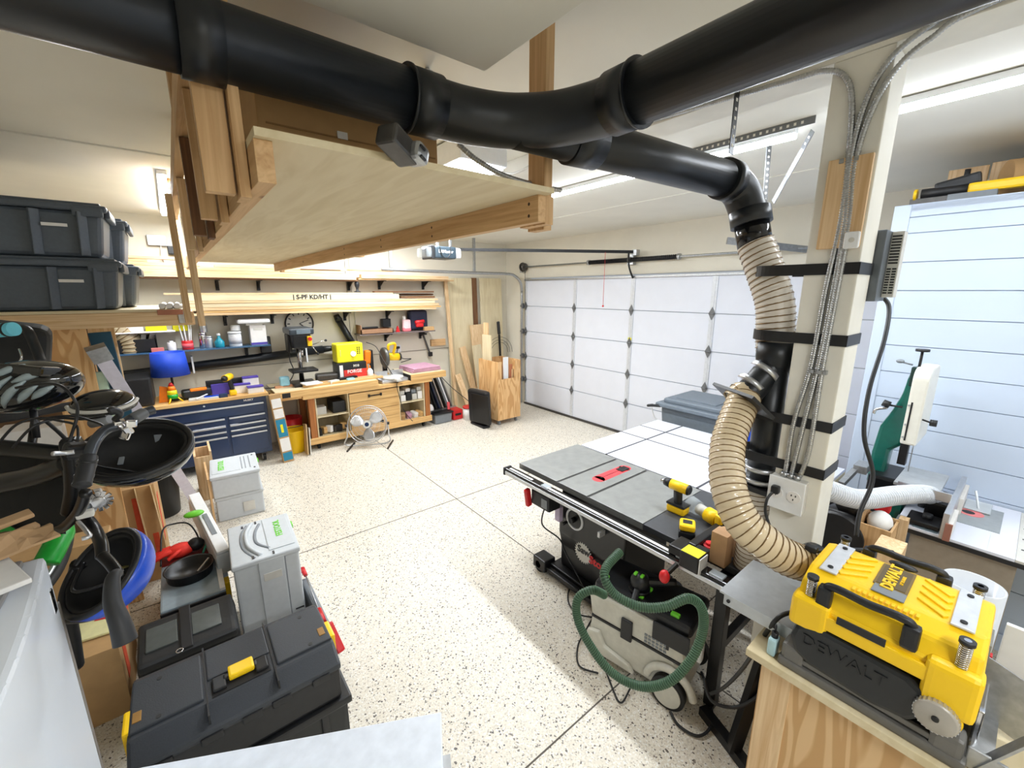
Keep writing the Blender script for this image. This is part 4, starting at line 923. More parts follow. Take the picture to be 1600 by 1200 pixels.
m.tube([fc-ax*.1+(u*math.cos(a*math.pi/16)+v*math.sin(a*math.pi/16))*.25 for a in range(32)], .005, seg=6, closed=True, res=2)
m.build('rim', ALU, t)
MB().cyl(fc+ax*.07, fc+ax*.078, .055, seg=24).build('hub_badge', LTGREY, t); MB().cyl(fc+ax*.078, fc+ax*.081, .03, seg=20).build('badge', NAVY, t)
for k in range(3):
    a0 = k*2*math.pi/3+.4; tb = bmesh.new(); rows = []
    for i in range(7):
        r = .04+.205*i/6; row = []
        for j in range(7):
            a = a0+(-.5+1.0*j/6)*(.35+.75*math.sin(math.pi*min(1, i/6*.8+.15)))
            row.append(tb.verts.new(fc+(u*math.cos(a)+v*math.sin(a))*r+ax*(.02-.05*(j/6-.5))))
        rows.append(row)
    for i in range(6):
        for j in range(6): tb.faces.new((rows[i][j], rows[i+1][j], rows[i+1][j+1], rows[i][j+1]))
    mm = MB(); mm._add(tb, True); ob = mm.build('blade', ALU, t); md = ob.modifiers.new('s', 'SOLIDIFY'); md.thickness = .003
MB().cyl(fc-ax*.02, fc-ax*.16, .055, seg=20).build('motor', BLK, t)
MB().tube([fc-u*.285, fc-u*.29+Vector((0, 0, -.15)), (fc-u*.28).xy.to_3d()+Vector((0, .06, .02)), (fc+u*.28).xy.to_3d()+Vector((0, .06, .02)), fc+u*.29+Vector((0, 0, -.15)), fc+u*.285], .011, seg=8).build('stand', ALU, t)
for s_ in (-1, 1): MB().bar((fc+u*.28*s_).xy.to_3d()+Vector((.12, .12, .012)), (fc+u*.28*s_).xy.to_3d()+Vector((-.08, -.16, .012)), .02, .02).build('foot', BLKM, t)
MB().cyl(fc-u*.28, fc-u*.31, .022).cyl(fc+u*.28, fc+u*.31, .022).build('pivot_knob', BLK, t)
# tall carton with teal labels beside the chest
t = wthing('tall_carton', 'tall narrow cardboard carton with teal and white labels between chest and bench', 'carton', (.98, 6.12, 0))
a = Vector((.965, 6.08, 0)); b = Vector((.90, 6.14, .93)); 
MB().bar(a, b, .13, .11, up=(0, 1, 0), bev=.003).build('body', CARD, t)
d_ = (b-a).normalized(); off = Vector((0, -.058, 0))
def lab(z0, z1, mt, n='label'): MB().bar(a+d_*z0+off, a+d_*z1+off, .112, .004, up=(0, 1, 0)).build(n, mt, t)
lab(.03, .14, TEAL); lab(.16, .34, PAPER); lab(.36, .60, TEAL); lab(.62, .74, PAPER); lab(.76, .88, PAPER)
MB().bar(a+d_*.42+off*1.05, a+d_*.53+off*1.05, .03, .004, up=(0, 1, 0)).build('sticker', YELC, t)
# bucket, panels under the bench end
t = wthing('mop_bucket', 'yellow bucket on the floor beside the tall carton', 'bucket', (1.12, 6.45, 0))
MB().lathe([(.13, 0), (.13, .01), (.17, .32), (.18, .33), (.165, .33), (.12, .02)], (1.13, 6.42, 0), seg=28).build('body', YEL, t)
MB().tube([(1.0, 6.42, .32), (1.02, 6.32, .38), (1.13, 6.26, .40), (1.25, 6.33, .38), (1.27, 6.42, .32)], .005, seg=6).build('bail', BLK, t)
t = wthing('red_bucket', 'dark red bucket behind the yellow bucket', 'bucket', (1.15, 6.75, 0))
MB().lathe([(.13, 0), (.16, .42), (.15, .42), (.12, .02)], (1.16, 6.74, 0), seg=24).build('body', RED, t)
for i, x in enumerate((1.22, 1.255)):
    one(MB().bar((x+.0, 6.18, .0), (x+.03, 6.26, .42-.06*i), .2, .012, up=(1, 0, 0)), 'thin_panel', [CARDL, LTGREY][i], ['thin cardboard sheet leaning on the bench leg', 'thin grey panel leaning on the bench leg'][i], 'panel')
# stuff right of the bench
for i in range(7):
    x = 3.33+.065*i; mt = [BLKM, BLKM, NAVY, ALU, BLKM, WHITE, STEEL][i]
    one(MB().bar((x+.12, 6.55, 0), (x-.02, 6.82, .80-.01*i), .16, .02, up=(1, 0, 0)), 'panel_offcut', mt, ['%s panel standing under the bench end, %s from the bench' % (['black', 'black', 'navy', 'silver', 'black', 'white', 'silver'][i], ['first', 'second', 'third', 'fourth', 'fifth', 'sixth', 'seventh'][i])][0], 'panel')
t = wthing('grey_storage_bin', 'grey plastic storage bin on the floor at the bench end', 'bin', (3.45, 6.35, 0))
MB().bb(3.28, 3.62, 6.22, 6.5, .0, .17, .02, taper=.92).build('body', GREYM, t); MB().bb(3.26, 3.64, 6.20, 6.52, .17, .195, .01).build('lid', BLK, t)
t = wthing('bar_clamp', 'red and black bar clamp lying on the grey storage bin', 'clamp', (3.45, 6.3, .2))
MB().bar((3.2, 6.30, .225), (3.78, 6.36, .225), .01, .025).build('bar', STEEL, t); MB().bar((3.6, 6.30, .20), (3.62, 6.35, .33), .05, .03, bev=.008).build('jaw', RED, t); MB().bar((3.25, 6.3, .22), (3.45, 6.28, .24), .03, .03, bev=.01).build('handle', BLK, t)
t = wthing('paint_pail', 'small white pail with red lid behind the black heater', 'pail', (3.95, 6.1, 0))
MB().lathe([(.10, 0), (.11, .22), (.105, .22)], (3.93, 6.15, 0), seg=24).build('body', PAPER, t); MB().cyl((3.93, 6.15, .22), (3.93, 6.15, .24), .118, seg=24).build('lid', RED, t)
t = wthing('red_case', 'dark red tool case on the floor between the bin and the pail', 'case', (3.75, 6.3, 0))
MB().bb(3.66, 3.86, 6.25, 6.5, 0, .18, .02).build('body', RED, t); MB().bb(3.70, 3.82, 6.24, 6.26, .08, .12, .01).build('latch', BLK, t)
one(MB().sph((3.28, 6.38, .24), .1, (.6, .6, 1)), 'white_bag', PAPER, 'small white bag at the right leg of the workbench', 'bag')
# black heater
t = wthing('space_heater', 'black rounded upright panel heater on the floor beside the wooden bin', 'heater', (3.85, 5.75, 0))
MB().box((3.87, 5.73, .33), (.12, .46, .60), .09, (0, -.06, .18), 4).build('body', BLK, t)
MB().box((3.80, 5.60, .33), (.02, .40, .50), .03, (0, -.06, .18), 4).build('front_panel', BLKM, t)
MB().box((3.885, 5.73, .60), (.07, .28, .05), .02, (0, -.06, .18), 3).build('carry_handle', GREYM, t)
MB().bb(3.80, 3.94, 5.52, 5.92, 0, .04, .012).build('feet', BLK, t)
MB().tube([(3.9, 5.95, .3), (3.85, 6.15, .4), (3.7, 6.4, .6), (3.55, 6.6, .85)], .006, seg=6).build('cable', BLK, t)
# wooden scrap bin on casters
t = wthing('scrap_bin', 'tall plywood scrap bin on casters by the garage door', 'bin', (4.3, 5.8, 0))
X0, X1, Y0, Y1, Zb, Zt = 4.09, 4.58, 5.50, 6.06, .09, 1.10
MB().bb(X0, X0+.018, Y0, Y1, Zb, Zt).build('side_panel', FIRPLY['z'], t)
MB().bb(X0+.018, X1, Y1-.018, Y1, Zb, Zt).build('back_panel', FIRPLY['z'], t)
MB().bb(X1-.018, X1, Y0, Y1-.018, Zb, Zt).build('side_panel', FIRPLY['z'], t)
MB().bb(X0+.018, X1-.018, Y0, Y0+.018, Zb, .80).bb(X0+.018, X0+.08, Y0, Y0+.018, .80, Zt).bb(X1-.13, X1-.018, Y0, Y0+.018, .80, Zt).build('front_panel', FIRPLY['z'], t)
MB().bb(X0+.018, X1-.018, Y0+.018, Y1-.018, Zb, Zb+.018).build('bottom_panel', FIRPLY['x'], t)
for x in (X0+.06, X1-.06):
    for y in (Y0+.06, Y1-.06):
        c = MB().bb(x-.03, x+.03, y-.03, y+.03, .075, .09).cyl((x, y, .05), (x, y, .08), .012).build('caster', CHROME, t); MB().cyl((x-.012, y, .036), (x+.012, y, .036), .036, seg=20).build('wheel', GREYM, c)
for i, (x, y, h, wd, th, mt, l) in enumerate(((4.16, 5.9, 1.52, .26, .02, BIRCH['z'], 'pale wide board standing tallest in the wooden bin'), (4.2, 5.98, 1.72, .14, .02, PINE['z'], 'narrow pine board behind the tallest wide board in the bin'),
        (4.30, 5.56, 1.16, .09, .03, WHITE, 'white painted strip standing at the notch of the wooden bin'), (4.44, 5.60, 1.02, .05, .03, pm('redd2', (190, 124, 92), .6), 'reddish offcut in the notch of the wooden bin'),
        (4.40, 5.66, .98, .06, .03, FIR['z'], 'brown offcut in the notch of the wooden bin'), (4.46, 5.56, .94, .05, .02, PINE['z'], 'short pale offcut in the notch of the wooden bin'))):
    one(MB().bar((x, y, .11), (x+.01, y+.01, h), th, wd, up=(1, 0, 0) if i > 1 else (0, 1, 0)), 'offcut', mt, l, 'offcut')
# ================================================================ TABLE SAW
t = wthing('table_saw', 'cabinet table saw with grey iron top and black base in the middle of the shop', 'table saw', (2.4, 1.9, 0))
SZ = .87; TX0, TX1, TY0, TY1 = 2.065, 2.765, 1.31, 2.49; sl1, sl2 = 2.045, 1.75
def slab(m, x0, x1, y0, y1, z0, z1, b=.004): m.bb(x0, x1, y0, y1, z0, z1, b); return m
m = MB()
for a, b in ((TY0, sl2-.011), (sl2+.011, sl1-.011), (sl1+.011, TY1)): slab(m, TX0, TX1, a, b, SZ-.014, SZ, .0015)
m.bb(TX0, TX1, TY0, TY1, SZ-.045, SZ-.013, .003); m.build('iron_top', IRON, t)
for s_ in (sl1, sl2): MB().bb(TX0+.001, TX1-.001, s_-.011, s_+.011, SZ-.0135, SZ-.009).build('miter_slot', pm('slot_dark', (70, 66, 64), .5), t)
yc = 1.885
ins = MB()
ins.cyl((2.34, yc, SZ-.001), (2.34, yc, SZ+.0012), .048, seg=28).cyl((2.66, yc, SZ-.001), (2.66, yc, SZ+.0012), .048, seg=28).bb(2.34, 2.66, yc-.048, yc+.048, SZ-.001, SZ+.0012)
ins = ins.build('throat_insert', PINKR, t)
MB().bb(2.36, 2.68, yc-.003, yc+.003, SZ+.001, SZ+.002).build('blade_slit', BLK, ins)
MB().bb(2.58, 2.68, yc-.035, yc+.028, SZ+.001, SZ+.006, .002).build('riving_plate', BLKM, t)
MB().bb(TX0, TX1, .66, TY0-.003, SZ-.04, SZ-.002, .003).build('extension_wing', pm('charcoal_laminate', (66, 68, 72), .45), t)
# rail
MB().bb(1.99, 2.055, .68, 2.50, SZ-.10, SZ-.055, .003).build('rail_angle', BLKM, t)
MB().bb(1.925, 1.99, .68, 2.50, SZ-.065, SZ-.01, .008).build('front_rail_tube', pm('rail_black', (18, 18, 20), .18), t)
MB().bb(1.917, 1.927, .68, 2.49, SZ-.055, SZ-.03, .002).build('rail_strip', ALU, t)
MB().bb(1.945, 1.965, 1.02, 2.04, SZ-.011, SZ-.0085).bb(1.945, 1.965, 2.2, 2.47, SZ-.011, SZ-.0085).build('scale_tape', PAPER, t)
MB().bb(1.92, 1.995, 2.50, 2.52, SZ-.07, SZ-.008, .004).build('rail_end_cap', BLK, t)
for y in (.80, .98, 2.05):
    MB().box((1.955, y, SZ-.004), (.05, .07, .012), .004).build('scale_window', clear_mat('clear_window', (220, 230, 236), .4), t)
for y in (.72, 1.12): MB().cyl((2.02, y, SZ-.056), (2.02, y, SZ-.048), .012).build('bolt', WHITE, t)
# fence
f = MB().bb(2.02, 2.80, .955, 1.0, SZ+.004, SZ+.052, .008).build('rip_fence', BLKM, t)
MB().bb(1.93, 2.06, .89, 1.06, SZ-.005, SZ+.045, .008).build('fence_head', BLKM, f)
MB().bb(1.90, 1.99, .875, .98, SZ-.03, SZ+.062, .012, 3).build('clamp_block', BLK, f)
MB().bb(1.905, 1.985, .870, .8755, SZ-.028, SZ+.058, .001).build('white_side', WHITE, f)
MB().bb(1.905, 1.985, .88, .975, SZ+.0625, SZ+.065, .001).build('yellow_label', YELC, f)
MB().bar((1.91, .99, SZ-.03), (1.86, 1.02, SZ-.09), .018, .018).build('lever', BLKM, f)
MB().sph((1.855, 1.025, SZ-.10), .028, (1, 1, 1.35)).build('lever_knob', RED, f)
# cabinet
m = MB(); m.prism([(0, 0), (.50, 0), (.50, .72), (0, .72), (0, .66), (-.03, .55), (-.03, .30), (0, .18)], (2.19, 2.11, .10), (1, 0, 0), (0, 0, 1), (0, -1, 0), .62, .012)
m.build('cabinet', pm('cabinet_black', (20, 21, 24), .28), t)
ring = MB().lathe([(.07, 0), (.085, 0), (.085, .018), (.07, .02), (.07, 0)], (2.17, 1.945, .575), (-1, 0, 0), seg=32).build('handwheel_rim', WHITE, t)
MB().cyl((2.17, 1.945, .575), (2.155, 1.945, .575), .066, seg=28).build('handwheel_disc', BLKM, t)
MB().cyl((2.155, 1.945, .575), (2.11, 1.945, .575), .02).cyl((2.12, 1.99, .545), (2.07, 1.99, .545), .012).build('crank', BLKM, t)
m = MB(); gp = []
for i in range(48):
    r = .085 if i % 2 else .068; a = i*2*math.pi/48; gp.append((r*math.cos(a), r*math.sin(a)))
m.prism(gp, (2.158, 1.85, .34), (0, 1, 0), (0, 0, 1), (-1, 0, 0), .002); m.build('logo_gear', LTGREY, t)
text('Saw', .075, BLK, t, (2.154, 1.845, .36), (0, -1, 0), (0, 0, 1), bold=.002, name='logo_word')
text('Stop', .085, RED, t, (2.154, 1.71, .325), (0, -1, 0), (0, 0, 1), bold=.003, name='logo_word')
b = MB().bb(2.10, 2.17, 1.66, 1.68, .58, .62, .002).build('badge', WHITE, t)
sb = MB().bb(1.96, 2.08, 2.02, 2.22, .66, .78, .012).build('switch_box', BLK, t)
MB().box((1.95, 2.245, .70), (.05, .04, .15), .018, (0, -.15, 0), 3).build('stop_paddle', RED, sb)
MB().bb(1.955, 1.962, 2.04, 2.10, .68, .75).build('switch_label', GREYM, sb)
MB().tube([(1.99, 2.10, .66), (2.0, 2.13, .5), (2.08, 2.02, .40), (2.14, 2.0, .25), (2.1, 1.7, .05)], .006, seg=6).build('cable', BLK, t)
MB().bb(2.10, 2.14, 2.05, 2.10, .52, .64, .004).build('paper_tag', pm('lilac_tag', (205, 190, 215), .6), t)
base = MB().bb(2.12, 2.75, 1.45, 2.16, .055, .10, .006).build('mobile_base', BLKM, t)
MB().bb(2.06, 2.18, 2.16, 2.30, .03, .13, .01).build('caster_housing', BLKM, base)
for x, y in ((2.09, 2.24), (2.72, 2.24), (2.09, 1.4), (2.72, 1.4)): MB().cyl((x-.02, y, .045), (x+.02, y, .045), .045, seg=24).build('wheel', BLKR, base)
MB().cyl((2.065, 2.24, .07), (2.06, 2.24, .07), .03).build('red_ring', RED, base)
MB().bb(2.08, 2.12, 1.5, 2.2, .035, .075, .006).build('foot_bar', BLKM, base)
for y in (.80,):
    for x in (2.06, 2.70): MB().bb(x-.03, x+.03, y-.03, y+.03, 0, SZ-.045, .004).build('wing_leg', BLKM, t)
MB().bb(2.03, 2.75, .78, .82, .35, .40, .003).build('leg_brace', BLKM, t)
# outfeed table
t = wthing('outfeed_table', 'white laminate outfeed table with dark T tracks behind the saw', 'table', (3.4, 1.6, 0))
m = MB(); OX0, OX1, OY0, OY1 = 2.785, 4.03, .78, 2.47
xs = [OX0, 3.385, 3.71, OX1]; ys = [OY0, 1.16, 2.03, 2.175, OY1]; ys = [OY0, 1.35, 2.175, OY1]
for a, b in zip(xs, xs[1:]):
    for c, d in zip(ys, ys[1:]): m.bb(a+.004, b-.004, c+.004, d-.004, .84, .866, .001)
m.build('laminate_top', OFFW, t)
m = MB()
for x in xs[1:-1]: m.bb(x-.009, x+.009, OY0, OY1, .845, .8672)
for y in ys[1:-1]: m.bb(OX0, OX1, y-.009, y+.009, .845, .8674)
m.build('t_track', pm('track_dark', (66, 66, 72), .4), t)
MB().bb(OX0, OX1, OY0, OY1, .80, .84, .002).build('core', BIRCH['x'], t)
for x in (OX0+.25, OX1-.08):
    for y in (OY0+.05, OY1-.08): MB().bb(x-.04, x+.04, y-.04, y+.04, 0, .80).build('leg', PINE['z'], t)
# hand tools on the wing
def drill(px, py, z, rz, label, flip=False):
    p = atz(px, py, z); t = thing('cordless_drill', label, 'drill', (p.x, p.y, z), rz)
    return t
t = drill(1058, 800, SZ, 0, 'upright yellow and black drill driver on the saw wing')
MB().bb(-.035, .045, -.06, .06, 0, .05, .014).build('battery', YEL, t)
MB().bb(-.037, .047, -.062, .062, .05, .066, .006).build('battery_shoe', BLK, t)
MB().bar((0, 0, .055), (.005, .01, .15), .045, .045, bev=.014).build('grip', BLK, t)
MB().cyl((0, -.06, .175), (0, .055, .175), .033, seg=22).build('motor_housing', YEL, t)
MB().cyl((0, .055, .175), (0, .10, .175), .031, .024, seg=22).build('gear_case', BLK, t)
MB().cyl((0, .10, .175), (0, .125, .175), .014).build('chuck', CHROME, t)
MB().cyl((0, -.06, .175), (0, -.072, .175), .034, .026, seg=22).build('rear_cap', BLK, t)
p = atz(1066, 835, SZ); t = thing('battery_pack', 'yellow battery standing in front of the saw wing drills', 'battery', (p.x+.01, p.y-.02, SZ), .5)
MB().bb(-.05, .05, -.045, .045, 0, .045, .01).build('base', BLK, t); MB().bb(-.048, .048, -.043, .043, .045, .085, .02, 3).build('housing', YEL, t); MB().bb(-.02, .02, -.025, .025, .084, .088, .002).build('window', BLK, t)
p = atz(1100, 815, SZ); t = thing('compact_router', 'yellow and clear trim router lying on the saw wing', 'router', (p.x+.02, p.y, SZ), -.3)
MB().cyl((0, -.09, .05), (0, -.01, .05), .045, seg=24).build('motor_housing', YEL, t)
MB().cyl((0, -.01, .05), (0, .06, .05), .034, seg=24).build('collar', LTGREY, t)
MB().cyl((0, .06, .05), (0, .13, .052), .045, .05, seg=24).build('clear_shroud', GLASS, t)
MB().bb(-.04, .04, -.14, -.09, .0, .1, .015).build('battery', YEL, t); MB().bb(-.02, .02, -.145, -.139, .03, .07).build('black_label', BLK, t)
p0, p1 = (2.10, .89), (2.30, .66)
t = wthing('mdf_block', 'brown MDF auxiliary fence block standing on the saw wing', 'block', (2.15, .8, SZ))
MB().bb(2.02, 2.10, .80, .88, SZ, 1.045, .002).build('end_face', MDF, t)
MB().bar((2.10, .86, SZ+.085), (2.42, .70, SZ+.085), .03, .17).build('fence_face', MDF, t)
t = wthing('insert_disc', 'pinkish red plastic knob behind the brown MDF block', 'knob', (2.12, .93, SZ)); MB().cyl((2.12, .93, SZ), (2.12, .93, SZ+.03), .03).build('knob', PINKR, t); MB().cyl((2.12, .93, SZ+.03), (2.12, .93, SZ+.045), .018).build('cap', RED, t)
# ================================================================ GREEN HOSE VACUUM
VA = Vector((1.79, 1.47, 0)); VB = Vector((1.89, .89, 0))
rz = math.atan2((VB-VA).y, (VB-VA).x)
t = thing('shop_vacuum', 'light grey shop vacuum with green hose beside the table saw', 'vacuum', (VA.x, VA.y, 0), rz)
L = (VB-VA).length     # local x along the side towards the camera right, local y away from the camera
VG = pm('vac_grey', (206, 204, 192), .45)
m = MB(); m.prism([(0, .10), (.02, .27), (L-.06, .27), (L+.0, .22), (L+.02, .10), (L-.04, .06), (.03, .06)], (0, 0, 0), (1, 0, 0), (0, 0, 1), (0, 1, 0), .34, .02)
m.build('container', VG, t)
MB().bb(.02, L-.02, .0, .34, .268, .285, .005).build('black_seam', BLK, t)
m = MB(); m.prism([(.02, .285), (.0, .42), (.0, .45), (L-.02, .45), (L-.0, .285)], (0, 0, 0), (1, 0, 0), (0, 0, 1), (0, 1, 0), .34, .018); m.build('upper_shell', VG, t)
MB().bb(.02, L+.02, .01, .33, .44, .52, .035, 3).build('black_deck', BLK, t)
MB().bb(L-.18, L+.02, -.012, .0, .36, .47, .015).build('control_panel', BLK, t)
MB().bb(L*.38, L*.50, -.018, .0, .25, .385, .01).build('latch', BLK, t)
h = MB()
for i in range(6):
    for j in range(3): h.bb(L*.62+i*.022, L*.62+i*.022+.016, -.004, .002, .30+j*.022, .313+j*.022)
h.build('vent_slots', GREYM, t)
MB().bb(L-.10, L-.085, -.005, .002, .33, .37).build('switch', BLK, t)
m = MB(); m.prism([(.0, .06), (.01, .19), (.09, .21), (.13, .13), (L*.5, .10), (L*.55, .06)], (0, -.03, 0), (1, 0, 0), (0, 0, 1), (0, 1, 0), .03, .008); m.build('front_fender', VG, t)
m = MB(); m.tube([(L-.06+.13*math.cos(a), -.015, .10+.13*math.sin(a)) for a in [math.pi*(.05+.9*i/10) for i in range(11)]], .022, seg=8); m.build('wheel_arch', VG, t)
w_ = MB().cyl((L-.06, -.045, .095), (L-.06, -.005, .095), .095, seg=36).build('wheel', BLKR, t)
MB().cyl((L-.06, -.052, .095), (L-.06, -.040, .095), .075, seg=36).build('hub', VG, w_)
MB().cyl((L-.06, .345, .095), (L-.06, .385, .095), .095, seg=36).build('wheel', BLKR, t)
for y in (.06, .28): MB().cyl((.08, y-.015, .03), (.08, y+.015, .03), .03).build('caster', BLK, t)
MB().bb(L+.02, L+.07, .05, .10, .30, .42, .015, 3).build('handle_bracket', WHITE, t)
for x, y in ((.06, .08), (L*.5, .06), (L*.86, .05), (L*.52, .15)): MB().box((x, y, .525), (.05, .03, .02), .008).build('green_latch', GREEN, t)
t = thing('orbital_sander', 'black sander with green buttons resting on top of the vacuum', 'sander', VA.lerp(VB, .45)+Vector((.05, 0, .53)), rz)
MB().sph((0, .05, .06), .055, (1, 1, 1)).build('body', BLK, t); MB().bar((0, .05, .06), (.18, .15, .08), .045, .045, bev=.02).build('handle', BLK, t)
MB().bar((0, .03, .03), (.02, -.07, -.01), .035, .035, bev=.012).build('dust_spout', BLK, t)
for x in (-.02, .02): MB().box((x, .03, .112), (.018, .03, .012), .004).build('green_button', GREEN, t)
MB().cyl((0, .05, .0), (0, .05, .02), .06, seg=28).build('pad', BLKM, t)
def vp(px, py, off=0): return None
hp = [(969, 862), (948, 885), (945, 905), (962, 930), (1000, 948), (1040, 948), (1075, 935), (1096, 950), (1098, 985), (1080, 1030), (1045, 1065), (1000, 1072), (955, 1050), (920, 1005), (902, 965), (903, 935), (925, 922), (945, 930)]
hd = [1.95, 1.88, 1.84, 1.82, 1.78, 1.76, 1.76, 1.78, 1.80, 1.79, 1.80, 1.86, 1.92, 1.95, 1.97, 1.97, 1.97, 2.02]
P = [atd(x, y, d*1.0) for (x, y), d in zip(hp, hd)]
P = [Vector((p.x, p.y, max(p.z, .05))) for p in P]
hose('green_vacuum_hose', 'green ribbed vacuum hose looped round the grey vacuum', P, .018, .010, HGREEN, pm('hose_green_light', (74, 106, 80), .5), .0024)
rnd = random.Random(4)
for i, (pp, l) in enumerate((([(925, 925), (893, 918), (888, 940), (905, 960), (935, 965)], 'thin black cord looping by the front of the vacuum'),
        ([(935, 950), (915, 985), (903, 1010), (905, 1040), (935, 1052)], 'thin black cord looping on the floor left of the vacuum'),
        ([(925, 965), (930, 1000), (955, 1070), (970, 1098), (985, 1075), (992, 1062)], 'black cord trailing below the green hose loop'),
        ([(1047, 1112), (1062, 1135), (1092, 1150), (1112, 1130), (1108, 1085), (1096, 1050)], 'thick black cord looping on the floor right of the vacuum'))):
    one(MB().tube([atz(x, y, .012+.012*((k+i) % 3 == 0)) for k, (x, y) in enumerate(pp)], .0055 if i < 3 else .008, seg=6), 'power_cord', BLK, l, 'cord')
one(MB().tube([atd(1268, 955, 1.6), atd(1225, 960, 1.55), atd(1200, 985, 1.6), atd(1160, 1045, 1.85), atd(1130, 1075, 2.0), atd(1108, 1085, 2.1)], .008, seg=8), 'power_cord', BLK, 'black cord dropping from the planer table behind the stand', 'cord')
one(MB().tube([atd(1192, 1060, 1.9), atd(1186, 1085, 1.95), atd(1150, 1105, 2.0), atd(1112, 1095, 2.05), atd(1100, 1060, 2.1)], .008, seg=8), 'power_cord', BLK, 'black cord hanging from the black steel frame', 'cord')
# black steel frame
t = wthing('steel_stand', 'black steel tube leg frame between the post and the planer stand', 'frame', (1.9, .6, 0))
MB().bar((1.88, .60, .03), (1.95, .52, .80), .05, .05).build('upright', BLKM, t)
MB().bar((1.97, .80, .025), (1.85, .50, .025), .05, .05).build('floor_bar', BLKM, t)
# ================================================================ PLANER STAND + PLANER
t = wthing('planer_stand', 'plywood cabinet stand under the yellow planer', 'stand', (1.75, .15, 0))
MB().bb(1.505, 2.0, -.42, .485, .92, .95, .003).build('top', BIRCH['x'], t)
MB().bb(1.545, 1.96, -.38, .44, .02, .92, .003).build('cabinet', STANDW['z'], t)
MB().bb(1.541, 1.546, .34, .435, .04, .915, .001).build('corner_stile', PINE['z'], t)
t = wthing('thickness_planer', 'yellow and black thickness planer on the plywood stand', 'planer', (1.75, .16, .95))
y0, y1 = -.065, .375; SB = .95
GC = pm('cast_grey', (112, 110, 106), .45, .4)
MB().bb(1.525, 1.97, y0-.01, y1+.015, SB, SB+.035, .01).bb(1.53, 1.60, y1-.06, y1+.01, SB+.02, SB+.09, .014).bb(1.53, 1.60, y0, y0+.07, SB+.02, SB+.09, .014).build('cast_base', GC, t)
MB().bb(1.57, 1.95, y0+.02, y1-.02, SB+.03, 1.16, .01).build('lower_body', BLK, t)
# belt cover with rounded outline
m = MB(); cv = []
for a in range(0, 181, 15): cv.append((.0+.075*math.cos(math.radians(90+a)), .075*math.sin(math.radians(90+a))))
cv = [(-c[0], c[1]) for c in cv]
poly = [(.035+x if x > 0 else .035+x, z) for x, z in cv]
poly = [(-.13, .07), (.10, .078), (.155, .05), (.165, .0), (.15, -.05), (.10, -.075), (-.06, -.085), (-.15, -.07), (-.19, -.02), (-.18, .04)]
m.prism(poly, (1.575, .20, 1.085), (0, 1, 0), (0, 0, 1), (-1, 0, 0), .05, .015); m.build('belt_cover', pm('cover_black', (24, 27, 30), .35), t)
text('DEWALT', .055, pm('embossed_black', (18, 20, 23), .5), t, (1.523, .22, 1.10), (0, -1, 0), (0, 0, 1), name='embossed_word')
MB().bb(1.535, 1.55, -.05, .33, .99, 1.01, .004).build('lower_trim', GC, t)
# yellow housing: lower skirt and sloping hood
m = MB()
m.bb(1.545, 1.955, y0, y1, 1.165, 1.235, .02, 3)
m.prism([(.0, 0), (.03, .055), (.10, .085), (.30, .085), (.37, .055), (.40, 0)], (1.55, y1-.005, 1.225), (1, 0, 0), (0, 0, 1), (0, -1, 0), y1-y0-.01, .012)
m.build('yellow_housing', YEL, t)
MB().bb(1.525, 1.60, y1-.105, y1+.004, 1.13, 1.245, .02, 3).build('corner_housing', YEL, t); MB().bb(1.525, 1.60, y0-.004, y0+.11, 1.10, 1.245, .02, 3).build('corner_housing', YEL, t)
MB().prism([(0, .0), (y1-y0-.19, 0), (y1-y0-.17, .05), (-.02, .05)], (1.53, y1-.095, 1.165), (0, -1, 0), (0, 0, 1), (1, 0, 0), .03, .006).build('front_skirt', YEL, t)
MB().bb(1.90, 1.97, y1-.09, y1, 1.13, 1.245, .02).build('corner_housing', YEL, t); MB().bb(1.90, 1.97, y0, y0+.09, 1.10, 1.245, .02).build('corner_housing', YEL, t)
topz = 1.311
for s_, yb in ((1, .215), (-1, .105)):
    m = MB()
    for i in range(4): m.bar((1.66+.045*i, yb+s_*.075, topz+.001), (1.66+.045*i+.05, yb+s_*.01, topz+.001), .018, .009, bev=.003)
    m.build('chevron_ribs', YEL, t)
for y in (.315, -.005):
    o = MB().bb(1.635, 1.865, y-.025, y+.025, topz-.002, topz+.005, .012, 3).build('silver_plate', pm('silver_plate', (222, 224, 228), .3, .4), t)
    for x in (1.665, 1.835): MB().cyl((x, y, topz+.005), (x, y, topz+.009), .008, seg=12).build('bolt', BLKM, o)
nb = MB().bb(1.69, 1.845, .12, .205, topz-.001, topz+.003, .001).build('name_plate', pm('plate_brown', (120, 96, 40), .4), t)
MB().bb(1.697, 1.838, .127, .198, topz+.003, topz+.0042).build('name_field', pm('field_dark', (92, 74, 34), .4), nb)
text('DEWALT', .044, YEL, nb, (1.765, .168, topz+.005), (1, 0, 0), (0, 1, 0), bold=.0015, name='name_word')
text('13" PLANER', .012, YEL, nb, (1.765, .142, topz+.005), (1, 0, 0), (0, 1, 0), bold=.0003, name='name_word')
MB().bb(1.64, 1.69, .12, .20, topz-.001, topz+.003, .001).build('warning_label', GREYM, t)
MB().sph((1.885, .16, topz-.004), .03, (.55, 1.3, .35)).build('top_knob', BLK, t)
m = MB()
for i in range(12): m.bb(1.612, 1.632, .08+.014*i, .088+.014*i, 1.283, 1.303)
m.build('vent_ribs', YEL, t)
